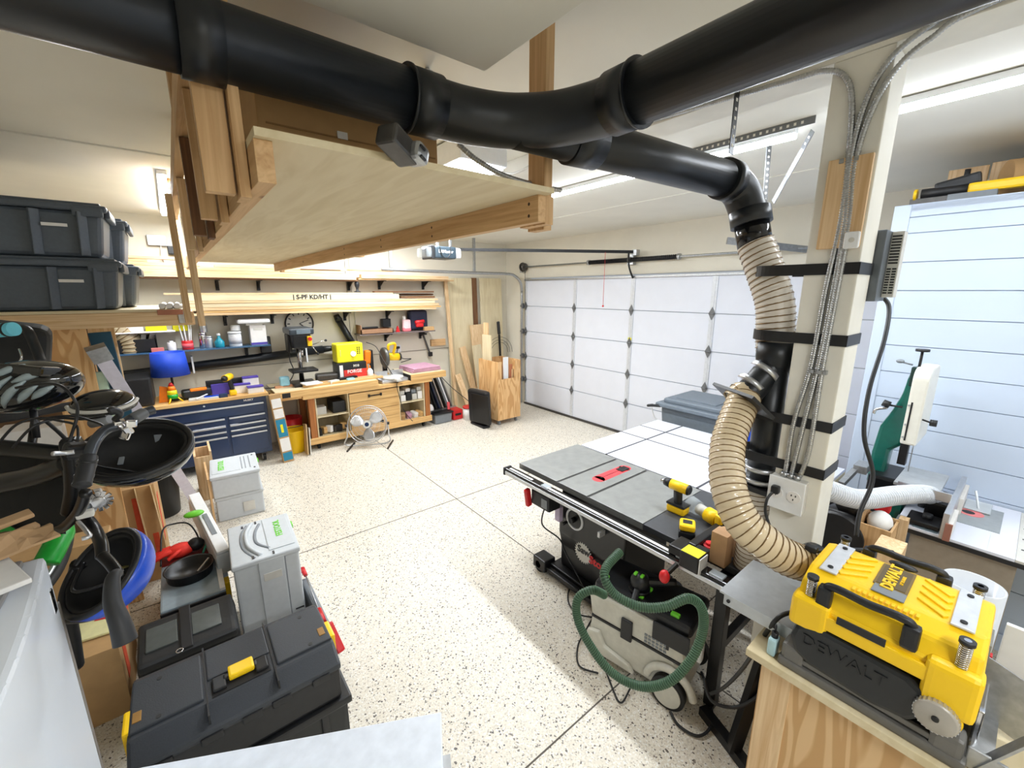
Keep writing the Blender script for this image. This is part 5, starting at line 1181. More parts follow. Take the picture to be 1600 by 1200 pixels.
# handles
for nm_, x, ya_, yb_ in (('front_handle', 1.555, .295, .085), ('rear_handle', 1.935, .26, .06)):
    m = MB(); m.tube([(x, ya_, 1.24), (x, ya_, 1.30), (x-.004, ya_-.03, 1.315), (x-.006, (ya_+yb_)/2, 1.312), (x-.004, yb_+.03, 1.315), (x, yb_, 1.30), (x, yb_, 1.24)], .0125, seg=10)
    for y in (ya_, yb_): m.bb(x-.02, x+.02, y-.02, y+.02, 1.23, 1.305, .01)
    o = m.build(nm_, BLK, t)
    for y in (ya_, yb_): MB().cyl((x, y, 1.303), (x, y, 1.309), .009, seg=12).build('bolt', BLKM, o)
MB().bb(1.527, 1.532, .13, .25, 1.21, 1.235, .001).build('model_label', BLK, t)
for x, y, h_ in ((1.56, .335, 1.32), (1.56, -.02, 1.33), (1.935, .335, 1.315), (1.935, -.02, 1.315)):
    o = MB().cyl((x, y, 1.22), (x, y, h_), .008, seg=12).build('thread_post', CHROME, t)
    MB().tube(helix([(x, y, 1.235), (x, y, (1.235+h_)/2), (x, y, h_-.012)], .0125, .0062, 10), .0024, seg=5, raw=True).build('spring', CHROME, o)
    MB().cyl((x, y, h_-.012), (x, y, h_), .017, seg=20).build('cap', BLK, o)
wh = MB().lathe([(.04, 0), (.047, .004), (.047, .022), (.041, .028), (.0, .024)], (1.53, -.0, 1.09), (-1, 0, 0), seg=40).build('depth_crank', pm('crank_grey', (172, 166, 156), .4, .2), t)
m = MB()
for i in range(28):
    a = i*2*math.pi/28; m.bar((1.508, .046*math.cos(a), 1.09+.046*math.sin(a)), (1.527, .046*math.cos(a), 1.09+.046*math.sin(a)), .005, .005)
m.build('crank_teeth', ALU, wh); MB().cyl((1.505, 0, 1.09), (1.50, 0, 1.09), .008).build('hub', BLKM, wh)
MB().lathe([(.045, 0), (.052, .004), (.045, .008), (.045, 0)], (1.535, 0, 1.09), (-1, 0, 0), seg=40).build('yellow_ring', YEL, wh)
# tables
lt = MB().bb(1.60, 1.92, .375, .64, 1.045, 1.055, .002).bb(1.597, 1.605, .375, .62, 1.005, 1.055, .002).build('outfeed_table_plate', pm('bed_steel', (186, 190, 194), .34, .55), t)
for y in (.60, .43): MB().cyl((1.598, y, 1.03), (1.592, y, 1.03), .007, seg=12).build('bolt', BLKM, lt)
rt = MB().bar((1.76, -.09, .99), (1.76, -.15, 1.16), .38, .004, up=(1, 0, 0)).build('infeed_table_plate', STEEL, t)
MB().bb(1.56, 1.57, -.145, -.07, .955, 1.02, .003).bb(1.57, 1.92, -.12, -.075, .99, .995).build('table_bracket', STEEL, t)
MB().bar((1.575, -.09, .96), (1.575, -.16, 1.12), .006, .045, up=(1, 0, 0)).build('side_flange', STEEL, t)
MB().bb(1.62, 1.90, -.085, -.07, .99, 1.10, .004).build('roller_guard', CHROME, t)
MB().bb(1.75, 1.85, y0-.004, y0+.001, 1.19, 1.23).build('side_decal', GREYM, t)
MB().bb(1.80, 1.82, y0-.012, y0, 1.12, 1.17, .003).build('red_tab', RED, t)
MB().cyl(atd(1255, 880, 1.665), atd(1275, 872, 1.70), .062, seg=28).build('dust_port', BLKM, t)
MB().tube([atd(1275, 862, 1.6), atd(1330, 858, 1.64), atd(1395, 862, 1.7)], .006, seg=8).build('lid_cord', BLK, t); MB().box(atd(1268, 857, 1.6), (.03, .04, .025), .008).build('cord_plug', BLK, t)
p = atz(1214, 1028, .95)
t = thing('oil_bottle', 'small pale blue bottle with black cap at the corner of the planer stand', 'bottle', (p.x+.01, p.y+.02, .95))
MB().box((0, 0, .035), (.045, .028, .07), .01, None, 3).build('body', pm('bottle_blue', (176, 208, 214), .3), t)
MB().cyl((0, 0, .07), (0, 0, .09), .011).cyl((0, 0, .09), (.012, .004, .115), .004, .002).build('cap', BLK, t)
p = atz(1152, 1000, 0)
t = wthing('plastic_cylinder', 'tall translucent white cylinder bin behind the planer', 'bin', (2.32, .0, 0))
MB().lathe([(.085, 0), (.088, 1.14), (.08, 1.14), (.077, .02)], (2.30, -.005, 0), seg=32).build('body', clear_mat('frosted_plastic', (226, 230, 236), .82), t)
box_thing('white_board', 'narrow white board standing behind the planer table', 'board', 2.12, 2.14, -.20, -.10, .0, 1.12, WHITE)
# ================================================================ RIGHT BACK: ROUTER TABLE, BAND SAW
t = wthing('router_table', 'white router table with black edge and fence before the shiplap wall', 'router table', (3.45, .0, 0))
MB().bb(3.10, 3.84, -.75, .34, .91, .935, .003).build('black_edge', BLK, t)
MB().bb(3.103, 3.838, -.02, .337, .935, .95, .002).bb(3.103, 3.838, -.75, -.026-.14, .935, .95, .002).bb(3.103, 3.838, -.115, -.02, .935, .95).build('laminate_top', OFFW, t)
MB().bb(3.103, 3.838, -.166, -.116, .936, .948).build('t_track', LTGREY, t)
m = MB()
for x in (3.25, 3.40, 3.56, 3.72): m.bb(x, x+.012, -.155, -.13, .9485, .9495)
m.build('scale_marks', BLKM, t)
ip = MB().bb(3.38, 3.74, -.05, .125, .950, .9525, .001).build('insert_plate', pm('plate_grey', (176, 180, 180), .35, .5), t)
MB().cyl((3.58, .075, .9525), (3.58, .075, .9535), .055, seg=28).build('red_ring', pm('soft_red', (226, 130, 130), .5), ip); MB().cyl((3.58, .085, .9535), (3.58, .085, .9542), .028, seg=20).build('bit_hole', BLK, ip)
fn = MB().bb(3.06, 3.80, .13, .155, .952, 1.10, .003).build('fence', ALU, t)
for xa_, xb_ in ((3.06, 3.30), (3.5, 3.8)): MB().bb(xa_, xb_, .112, .13, .952, 1.05, .002).build('fence_face', pm('face_white', (226, 222, 216), .5), fn)
MB().bb(3.05, 3.06, .112, .14, .952, 1.05, .002).build('fence_end', pm('fence_end_brown', (150, 100, 84), .6), fn)
MB().bb(3.30, 3.46, .155, .25, .952, 1.06, .015).build('dust_box', BLKM, fn)
MB().bb(3.12, 3.28, .16, .30, .958, .985, .008).build('clamp_bracket', BLKM, fn); MB().bb(3.48, 3.62, .16, .26, .952, 1.0, .008).build('clamp_bracket', BLKM, fn)
for x, y, z in ((3.2, .22, 1.0), (3.33, .26, 1.02), (3.55, .2, 1.03)): MB().cyl((x, y, z-.02), (x, y, z+.015), .022, seg=10).build('clamp_knob', BLK, fn)
MB().cyl((3.42, .25, 1.02), (3.42, .32, 1.02), .04, seg=24).build('dust_port', WHITE, fn)
MB().bb(3.15, 3.80, -.13, .27, .0, .91, .004).build('cabinet', pm('cabinet_taupe', (152, 142, 128), .6), t)
t = wthing('clear_guard', 'clear plastic guard lying on the white router table behind the fence', 'guard', (3.6, .0, .95))
MB().bb(3.62, 3.80, .0, .11, .956, .962, .002).bar((3.66, .05, .96), (3.72, .08, 1.05), .008, .01).build('body', clear_mat('pale_guard', (214, 220, 224), .75), t)
t = wthing('corner_bracket', 'pale blue and silver bracket on the corner of the router table', 'bracket', (3.14, .3, .95))
MB().bb(3.08, 3.16, .28, .335, .951, .98, .006).build('body', ALU, t)
for y in (.295, .322): MB().cyl((3.082, y, .966), (3.074, y, .966), .012).build('blue_cap', SKY, t)
one(MB().bb(3.11, 3.30, .165, .265, .951, .956, .001), 'steel_plate', pm('plate_blue', (130, 150, 158), .3, .5), 'thin grey plate lying under the router fence clamps', 'plate')
hose('white_hose', 'white ribbed hose running to the router fence', [atd(1270, 755, 2.15), atd(1300, 768, 2.2), atd(1345, 780, 2.27), atd(1400, 774, 2.36), atd(1445, 772, 2.45), atd(1462, 778, 2.48)], .05, .018, HOSEW, pm('hose_wire_white', (196, 200, 206), .4), .004)
# band saw
t = wthing('band_saw', 'green and cream band saw standing against the white shiplap wall', 'band saw', (3.45, .45, 0))
bx, by = 3.40, .40
def rprof(w_, h_, r, n=8):
    return [(-w_/2, 0), (w_/2, 0)]+[(w_/2-r+r*math.cos(a), h_-r+r*math.sin(a)) for a in [math.pi/2*i/n for i in range(n+1)]]+[(-w_/2+r-r*math.sin(a), h_-r+r*math.cos(a)) for a in [math.pi/2*i/n for i in range(n+1)]]
def rprof_old(w_, h_, r, n=8):
    out = [(-w_/2, 0), (w_/2, 0)]
    for i in range(n+1):
        a = math.pi*i/n; out.append((w_/2*math.cos(a), h_-r+r*math.sin(a)))
    return out
m = MB(); m.prism(rprof(.36, .47, .07, 8), (bx+.17, by+.025, 1.335), (1, 0, 0), (0, 0, 1), (0, -1, 0), .075, .012); m.build('wheel_cover', CREAM, t)
MB().bb(bx-.012, bx-.008, by+.0, by+.008, 1.36, 1.60).build('cover_seam', BLK, t)
for z in (1.38, 1.46, 1.58): MB().cyl((bx-.008, by+.015, z), (bx-.016, by+.015, z), .006, seg=10).build('screw', ALU, t)
m = MB(); m.prism([(.04, .30), (.05, .66), (.08, .74), (.08, .80), (.015, .80), (.0, .72), (-.01, .62), (-.045, .50), (-.085, .40), (-.10, .22), (-.10, .0), (-.02, .0), (-.01, .25)], (bx+.08, by+.06, 1.0), (0, -1, 0), (0, 0, 1), (1, 0, 0), .12, .02)
m.build('frame_arm', BGREEN, t)
MB().cyl((bx+.1, by+.02, 1.80), (bx+.1, by+.02, 1.90), .007).cyl((bx+.1, by+.02, 1.895), (bx+.1, by+.02, 1.91), .033, seg=8).build('tension_knob', BLK, t)
MB().bb(bx+.07, bx+.12, by+.0, by+.05, 1.68, 1.80, .008).build('tension_block', pm('dark_green', (24, 50, 46), .4), t)
MB().cyl((bx+.1, by+.05, 1.81), (bx+.1, by+.10, 1.82), .005).sph((bx+.1, by+.11, 1.825), .016, (1, 1.3, .8)).build('quick_lever', GREYM, t)
MB().cyl((bx+.05, by+.05, 1.55), (bx+.05, by+.12, 1.55), .006).cyl((bx+.05, by+.11, 1.55), (bx+.05, by+.145, 1.56), .022, seg=8).build('tracking_knob', BLK, t)
MB().tube([(bx+.05, by+.12, 1.53), (bx+.05, by+.17, 1.51), (bx+.05, by+.18, 1.48)], .008, seg=8).build('wing_nut', CHROME, t)
MB().cyl((bx+.02, by-.05, 1.50), (bx+.02, by-.09, 1.49), .005).cyl((bx+.02, by-.085, 1.49), (bx+.02, by-.115, 1.49), .02, seg=8).build('guide_knob', BLK, t)
MB().bb(bx, bx+.05, by-.02, by+.02, 1.20, 1.34, .004).build('guide_post', BLKM, t)
MB().bb(bx+.06, bx+.065, by-.035, by-.03, 1.15, 1.36).build('blade', STEEL, t)
MB().bb(bx-.12, bx+.26, by-.20, by-.0, 1.105, 1.125, .004).build('table', pm('saw_table', (196, 198, 198), .3, .6), t)
MB().bb(bx-.135, bx-.12, by-.25, by-.02, 1.085, 1.14, .003).build('fence_rail', ALU, t)
MB().bb(bx-.13, bx-.0, by+.13, by+.20, 1.12, 1.17, .004).bar((bx-.13, by+.19, 1.13), (bx-.35, by+.20, 1.10), .03, .03).build('rail_extension', STEEL, t)
MB().bb(bx-.02, bx+.3, by-.05, by+.14, .90, 1.10, .02).build('lower_housing', BLKM, t)
MB().bb(bx-.05, bx+.36, by-.055, by+.02, .80, 1.0, .03).build('lower_cover', BGREEN, t)
MB().bb(bx-.05, bx+.35, by-.05, by+.16, .0, .86, .01).build('stand', BLKM, t)
# small things between post and router table
t = wthing('dust_motor', 'black round motor housing on the floor side behind the post', 'motor', (3.0, .62, 0))
c_ = atx(1313, 826, 2.85)
MB().cyl(c_+Vector((-.12, 0, 0)), c_+Vector((.12, 0, 0)), .13, seg=32).build('drum', BLK, t)
MB().cyl(c_+Vector((0, .02, .12)), c_+Vector((.02, -.05, .17)), .06, seg=24).build('inlet', BLKM, t)
for dx_ in (-.05, .04): MB().tube([c_+Vector((dx_, .1, .1)), c_+Vector((dx_-.03, .02, .19)), c_+Vector((dx_, -.06, .16))], .007, seg=6).build('cord_loop', BLKR, t)
MB().bb(c_.x-.1, c_.x+.1, c_.y-.1, c_.y+.1, 0, c_.z-.08, .01).build('stand', BLKM, t)
c_ = atx(1356, 840, 2.75)
t = wthing('wooden_box', 'open brown box with a white paper bag behind the planer', 'box', (c_.x, c_.y, 0))
m = MB(); q = .085
m.bb(c_.x-.0, c_.x+.01, c_.y-q, c_.y+q*.6, c_.z-.1, c_.z+.07); m.bb(c_.x+.01, c_.x+.2, c_.y+q*.6-.01, c_.y+q*.6, c_.z-.1, c_.z+.10); m.bb(c_.x+.01, c_.x+.2, c_.y-q, c_.y-q+.01, c_.z-.1, c_.z+.06); m.bb(c_.x+.19, c_.x+.2, c_.y-q, c_.y+q*.6, c_.z-.1, c_.z+.07)
m.build('box_walls', FIR['z'], t); MB().bb(c_.x, c_.x+.2, c_.y-q, c_.y+q*.6, 0, c_.z-.1).build('box_base', FIR['z'], t)
one(MB().sph((c_.x+.11, c_.y-.02, c_.z+.06), .07, (1, .8, .9), seg=10), 'paper_bag', PAPER, 'crumpled white paper bag in the open brown box', 'bag')
one(MB().box((c_.x+.26, c_.y+.0, c_.z+.09), (.05, .07, .05), .01), 'red_clamp', RED, 'small red clamp head behind the open brown box', 'clamp')
one(MB().bar((c_.x+.3, c_.y-.10, 0), (c_.x+.32, c_.y-.09, 1.0), .04, .06, up=(1, 0, 0)), 'plank', PINE['z'], 'pine stud standing left of the router cabinet', 'plank')
c_ = atx(1385, 865, 2.5); box_thing('wood_block', 'small pale wood block behind the planer handle', 'block', c_.x, c_.x+.15, c_.y-.05, c_.y+.05, 0, c_.z+.02, PINE['z'])
# tools on top of the partition
t = wthing('snow_brush', 'yellow and black long handled tool lying on top of the shiplap partition', 'long tool', (4.0, .1, 2.8))
a = atx(1440, 303, 3.95); b = atx(1512, 296, 3.95); c = atx(1640, 282, 3.95)
for v_ in (a, b, c): v_.z = 2.87
MB().cyl(a, b, .032, seg=18).build('grip', BLK, t); MB().cyl(a+Vector((0, .02, 0)), a+Vector((0, .035, 0)), .036).build('yellow_ring', YEL, t)
MB().bar(b, c, .05, .06, bev=.015).build('handle', YEL, t)
MB().bar(b+Vector((0, .15, .02)), b+Vector((0, -.05, .06)), .04, .07, bev=.015).build('head', BLK, t)
MB().bar(a+Vector((.0, .05, -.045)), a+Vector((0, -.18, -.045)), .03, .04).build('lower_rod', DSTEEL, t)
MB().bar(b+Vector((0, .08, -.045)), b+Vector((0, -.13, -.045)), .06, .04).build('grey_blade', GREYM, t)
MB().cyl(b+Vector((.03, .02, .05)), b+Vector((.03, .02, .12)), .014).build('button', BLK, t)
a = atx(1570, 280, 4.1)
t = wthing('paper_roll', 'brown wrapped roll lying on top of the shiplap partition', 'roll', (a.x, a.y, 2.8))
MB().cyl((4.1, a.y, 2.92), (4.3, a.y-.5, 2.92), .11, seg=28).build('roll', CARD, t); MB().cyl((4.09, a.y-.16, 2.92), (4.2, a.y-.5, 2.93), .05).build('core', DARKW['y'], t)
# recycling bin at the garage door
t = wthing('wheeled_bin', 'large grey wheeled trash bin with lid beside the garage door', 'bin', (4.5, 2.2, 0))
MB().bb(4.14, 4.78, 1.80, 2.52, .12, 1.0, .05, 3, taper=.82).build('body', BINGR, t)
m = MB(); m.bb(4.10, 4.84, 1.76, 2.56, .99, 1.04, .02, 3); m.box((4.47, 2.15, 1.06), (.62, .70, .06), .03, None, 3); m.build('lid', BINGR, t)
MB().bb(4.25, 4.7, 1.95, 2.4, 1.085, 1.10, .007).build('lid_panel', BINGR, t)
MB().tube([(4.12, 2.5, 1.0), (4.06, 2.58, 1.0), (4.06, 2.62, .99), (4.15, 2.62, .98)], .016, seg=8).build('handle', BLK, t)
MB().tube([(4.10, 2.60, .98), (4.14, 2.58, .85), (4.18, 2.5, .8)], .006, seg=6).build('lid_strap', WHITE, t)
for x in (4.2, 4.72): MB().cyl((x-.03, 2.46, .12), (x+.03, 2.46, .12), .12, seg=24).build('wheel', BLKR, t)
t = wthing('blue_bin', 'bright blue bin standing behind the outfeed table by the hose', 'bin', (4.4, 1.35, 0))
MB().bb(4.12, 4.6, 1.15, 1.65, 0, .98, .04, 3, taper=.85).build('body', BLUEP, t); MB().bb(4.1, 4.62, 1.13, 1.67, .98, 1.02, .015).build('rim', pm('lighter_blue', (120, 160, 200), .4), t)
# ================================================================ HANGING PLATFORM
t = wthing('storage_platform', 'large hanging plywood storage platform framed with two by fours', 'platform', (.65, 3.7, 2.48))
MB().bb(.19, 1.09, 1.13, 6.15, 2.58, 2.598, .001).build('plywood_deck', BIRCH['y'], t)
MB().bb(.19, .228, 1.15, 6.1, 2.49, 2.58, .002).build('left_joist', FIR['y'], t)
MB().bb(1.052, 1.09, 1.17, 6.0, 2.49, 2.58, .002).build('right_joist', FIR['y'], t)
h = MB()
for y in (1.22, 1.95, 2.6, 3.3):
    for z in (2.515, 2.555): h.cyl((1.0515, y, z), (1.054, y, z), .006, seg=10)
h.build('screw_holes', pm('hole_dark', (60, 40, 28), .7), t)
MB().bb(1.125, 1.165, 1.22, 1.31, 2.475, 3.16, .002).build('corner_hanger', FIR['z'], t)
MB().bb(1.085, 1.125, 1.17, 1.31, 2.485, 2.58, .002).build('hanger_block', FIR['z'], t)
MB().bb(1.09, 1.128, 3.1, 3.19, 2.49, 3.16, .002).build('middle_hanger', FIR['z'], t)
MB().bb(1.09, 1.128, 5.8, 5.89, 2.475, 3.16, .002).build('rear_hanger', FIR['z'], t)
MB().bb(.152, .19, 5.6, 5.69, 2.49, 3.16, .002).build('left_hanger', PINE['z'], t)
t = wthing('cardboard_box', 'flat brown cardboard box lying on the hanging platform under the duct', 'box', (.5, 1.7, 2.598))
MB().bb(.25, .80, 1.42, 2.1, 2.6, 2.93, .004).build('body', CARD, t)
MB().bb(.27, .79, 1.416, 1.421, 2.70, 2.704).build('flap_seam', pm('card_seam', (150, 114, 72), .8), t)
for x in (.52,): MB().bb(x, x+.05, 1.414, 1.42, 2.60, 2.66).build('shipping_label', PAPER, t)
MB().bb(.46, .49, 1.415, 1.42, 2.70, 2.72).build('tape', PAPER, t)
# junction box with conduit
jb = Vector((.46, 1.02, 2.585)); jb = atd(622, 228, 1.06)
t = wthing('metal_junction_box', 'dark metal outlet box hanging by its conduit at the platform edge', 'junction box', jb)
MB().box(jb, (.10, .06, .05), .008, (0, .35, .5)).build('box', DSTEEL, t)
MB().box(jb+Vector((.045, -.005, -.012)), (.05, .055, .045), .012, (0, .35, .5)).build('cover', STEEL, t)
h = MB()
for q in (-.012, .012): h.box(jb+Vector((.05, -.036+.0, -.015+q)), (.022, .006, .006), .002, (0, .35, .5))
h.build('slots', BLK, t)
P = [atd(716, 225, 1.45), atd(745, 250, 1.5), atd(790, 275, 1.55), atd(840, 290, 1.6), atd(878, 298, 1.62)]
conduit([tuple(p) for p in P], 'flexible steel conduit draped along the front edge of the platform', .0095)
one(MB().tube([(1.0, 1.5, 3.15), atd(672, 100, 1.9), atd(668, 112, 1.75), (.72, 1.3, 2.9)], .012, seg=8), 'white_cable', WHITE, 'white cable looping beside the soffit corner', 'cable')
one(MB().bar((.95, 2.3, 2.93), (1.2, 1.9, 3.12), .04, .09), 'brace', FIR['x'], 'short wooden brace seen above the duct elbow', 'brace')
# lumber standing between platform and totes
def stud(x0, x1, y0, y1, z0, z1, mt, label): one(MB().bb(x0, x1, y0, y1, z0, z1, .002), 'stud', mt['z'], label, 'stud', 'studs hanging at the left of the platform')
stud(.062, .10, 3.62, 3.71, 2.04, 2.86, PINE, 'pale stud joining the tote shelf to the beam above, left one')
stud(.13, .168, 3.55, 3.64, 2.02, 2.90, PINE, 'pale stud reaching lowest beside the end of the tote shelf')
one(MB().bb(.105, .15, 1.4, 4.9, 2.86, 2.95, .002), 'hanging_beam', FIR['y'], 'long light beam running back beside the left edge of the platform', 'beam')
for y in (2.2, 4.7): one(MB().bb(.106, .148, y, y+.09, 2.951, 3.16, .002), 'beam_block', FIR['z'], 'short wood block holding the long light beam to the ceiling, %s' % ('nearer one' if y < 3 else 'further one'), 'block')
for Y_, z0_, mt_, l_ in ((1.24, 2.47, FIR, 'closest to the duct'), (1.72, 2.47, FIR, 'second from the duct'), (2.25, 2.47, DARKW, 'third from the duct, dark brown'), (3.05, 2.47, PINE, 'furthest from the duct, palest')):
    stud(.165, .188, Y_, Y_+.09, z0_, 3.15, mt_, 'hanger board on the left side of the platform, '+l_)
    stud(.115 if Y_ > 1.5 else .10, .160, Y_+.03, Y_+.068, z0_+.01, 2.855 if Y_ > 1.5 else 3.15, mt_, 'flat board clamped beside a platform hanger, '+l_)
# ================================================================ TOTE SHELF AND TOTES
t = wthing('tote_shelf', 'pine framed hanging shelf carrying the charcoal totes', 'shelf', (-1.1, 4.3, 0))
MB().bb(-2.4, .12, 3.80, 3.838, 2.015, 2.11, .003).build('front_beam', PINE['x'], t)
MB().bb(-2.4, .12, 4.9, 4.94, 2.015, 2.11, .003).build('rear_beam', PINE['x'], t)
MB().bb(.085, .12, 3.838, 4.9, 2.015, 2.11, .003).build('side_beam', PINE['y'], t)
MB().bb(-2.4, .10, 3.80, 4.92, 2.112, 2.13, .002).build('deck', BIRCH['x'], t)
MB().bb(-.64, -.45, 3.84, 3.86, .0, 2.015, .002).build('plywood_upright', FIRPLY['z'], t)
MB().bb(-.52, -.37, 4.5, 4.52, .0, 2.015, .002).build('plywood_upright', PINE['z'], t)
MB().bb(-2.2, -.44, 3.83, 4.9, 1.20, 1.22).bb(-2.2, -.44, 3.83, 3.85, 1.12, 1.22, .002).build('lower_shelf', PINE['x'], t)
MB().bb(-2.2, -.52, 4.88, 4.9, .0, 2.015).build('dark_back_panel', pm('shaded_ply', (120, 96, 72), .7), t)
def tote(x0, x1, y0, y1, z0, z1, label):
    t = wthing('storage_tote', label, 'tote', ((x0+x1)/2, (y0+y1)/2, z0), 'charcoal totes on the shelf')
    cx0, cy0 = (x0+x1)/2, (y0+y1)/2; H_ = z1-z0
    MB().bb(x0+.02, x1-.02, y0+.02, y1-.02, z0, z1-.05, .045, 4, taper=.9).build('body', TOTE, t)
    m = MB(); m.bb(x0, x1, y0, y1, z1-.055, z1-.015, .018, 3); m.bb(x0+.03, x1-.03, y0+.03, y1-.03, z1-.02, z1, .01); m.bb(x1-.16, x1-.02, y0-.006, y0+.03, z1-.085, z1-.03, .01); m.bb(x1-.02, x1+.008, y0+.05, y1-.05, z1-.085, z1-.03, .01); m.build('lid', TOTE, t)
    for x in (x0+.18, x1-.34, x1-.14):
        m = MB(); m.bar((x+.02*(1 if x > cx0 else -1), y0+.004, z1-.06), (x, y0+.03, z0+.01), .05, .018, bev=.006); m.build('rib', TOTE, t)
    MB().bar(((x1-.30), y0+.004, z0+H_*.56), ((x1-.19), y0+.004, z0+H_*.56), .004, .018).build('white_tag', PAPER, t)
tote(-1.05, -.215, 3.78, 4.28, 2.131, 2.455, 'charcoal tote at the bottom front of the stack with a white tag')
tote(-1.08, -.235, 3.78, 4.26, 2.457, 2.785, 'charcoal tote on top of the front stack with a white tag')
tote(-1.0, -.15, 4.33, 4.84, 2.131, 2.45, 'charcoal tote at the bottom of the rear stack')
tote(-1.0, -.17, 4.33, 4.84, 2.452, 2.77, 'charcoal tote on top of the rear stack')
for i in range(3):
    a = Vector((-.05+.04*i, 3.80, 2.15)); one(MB().cyl(a, a+Vector((.01, .5, 0)), .018, seg=16), 'white_tube', WHITE, ['left one of three white tubes on the end of the tote shelf', 'middle one of three white tubes on the end of the tote shelf', 'right one of three white tubes on the end of the tote shelf'][i], 'tube')
box_thing('tube_rest', 'small reddish wood strip under the white tubes', 'block', -.08, .06, 3.785, 3.799, 2.09, 2.125, pm('redd', (170, 110, 84), .6))
t = wthing('shelf_bracket', 'steel corner bracket on the end of the tote shelf', 'bracket', (.1, 3.79, 2.02)); MB().bb(.03, .075, 3.793, 3.80, 2.03, 2.11, .002).build('plate', STEEL, t)
one(MB().bb(-.0, .10, 3.9, 4.4, 2.131, 2.15, .003), 'paper_sheet', PAPER, 'white sheet lying at the right end of the tote shelf', 'sheet')
t = wthing('wall_socket_cluster', 'metal conduit box with black plug above the upper rack', 'socket', (.05, 6.9, 2.75))
MB().bb(-.12, .06, 6.95, 7.0, 2.80, 2.92, .004).build('box', STEEL, t); MB().bb(.06, .18, 6.9, 7.0, 2.70, 2.80, .01).build('plug', BLK, t); MB().tube([(.0, 6.94, 2.8), (.0, 6.8, 2.6), (.1, 6.8, 2.55), (.2, 6.85, 2.75)], .006, seg=6).build('cable', LTGREY, t)
# stuff on rack below totes
t = wthing('flex_duct', 'brown flexible duct elbow behind the tote shelf', 'duct', (-.4, 5.9, 1.4))
hose('flex_duct_hose', 'tan ribbed flexible duct curling behind the shelf upright', [aty(168, 512, 6.86), aty(185, 518, 6.86), aty(200, 533, 6.86), aty(204, 552, 6.86)], .125, .045, pm('tan_flex', (166, 150, 120), .5), WIRE, .006)
bpy.data.objects.remove(t)
one(MB().bar((-.37, 3.95, 1.28), (-.40, 3.95, 1.98), .11, .05, up=(0, 1, 0)), 'banner', pm('dark_teal', (24, 74, 98), .6), 'dark teal panel standing between the shelf uprights', 'panel')
one(MB().bar((-.42, 3.9, 1.22), (-.45, 3.9, 1.72), .08, .05, up=(0, 1, 0), bev=.01), 'tall_box', pm('pale_green', (196, 222, 200), .5), 'pale green and white box between the shelf uprights', 'box')
one(MB().sph(aty(112, 540, 3.95), .045, (1, .7, 1.3), seg=12), 'white_bottle', PAPER, 'white bottle top between the shelf uprights', 'bottle')
for i in range(5):
    x = -.98+.11*i; one(MB().bar((x, 3.9, .85), (x-.06, 3.9, 1.11), .03, .2, up=(0, 1, 0)), 'folder', [PAPER, DARKW['x'], PAPER, DARKIN, WHITE][i], ['white folder leaning leftmost on the low shelf', 'brown folder second from the left on the low shelf', 'white folder third on the low shelf', 'black folder fourth on the low shelf', 'white folder leaning rightmost on the low shelf'][i], 'folder')
box_thing('small_crate', 'small wooden block with writing on the low shelf end', 'crate', -.62, -.47, 3.7, 3.83, .98, 1.12, PINE['x'])
box_thing('white_carton', 'white carton on the low shelf behind the helmet', 'carton', -.95, -.66, 3.85, 4.1, 1.221, 1.40, PAPER)
box_thing('cardboard_box', 'brown box high on the low shelf behind the bike gear', 'box', -.95, -.68, 4.2, 4.5, 1.42, 1.75, CARD)
# ================================================================ STRAIGHTEDGE
t = wthing('aluminium_straightedge', 'long silver aluminium straightedge leaning on the tote shelf', 'straightedge', (.0, 4.9, 0))
a = Vector((.0, 4.9, .0)); b = aty(152, 548, 3.74)
LIL = pm('pale_lilac_metal', (214, 210, 224), .4, .15)
MB().bar(a, b, .078, .03, up=(0, -1, .4)).build('bar', LIL, t)
dd = (b-a).normalized()
MB().bar(b-dd*.08, b+dd*.03, .10, .05, up=(0, -1, .4)).build('end_bracket', STEEL, t)
for q in (.45, .52): MB().bar(a+dd*((b-a).length*q*1.4), a+dd*((b-a).length*q*1.4+.012), .080, .034, up=(0, -1, .4)).build('red_mark', pm('pink_mark', (224, 130, 150), .5), t)
# black stuff on the chest's left end
box_thing('black_bin', 'black bin in the shadows left of the rocket', 'bin', -.55, -.30, 6.3, 6.8, .95, 1.28, BLK, .02)
t = wthing('dust_collector', 'dark round dust collector drum behind the straightedge', 'dust collector', (-.75, 6.3, 0))
MB().cyl((-.85, 6.35, 0), (-.85, 6.35, 1.0), .26, seg=32).build('drum', BLK, t); MB().cyl((-.85, 6.35, 1.0), (-.85, 6.35, 1.5), .24, .1, seg=32).build('cone', pm('grey_cone', (70, 68, 66), .4), t)
# ================================================================ SYSTAINERS
def systainer(label, c, rz, sx_, sy_, z0, h_, dark=False, lid=True):
    t = thing('systainer_case', label, 'tool case', (c[0], c[1], z0), rz)
    x, y = sx_/2, sy_/2
    MB().bb(-x+.008, x-.008, -y+.008, y-.008, 0, h_-.03, .018, 3).build('body', GREYP, t)
    l = MB().bb(-x, x, -y, y, h_-.035, h_, .012, 3).build('lid', GREYP, t)
    return t, x, y, l
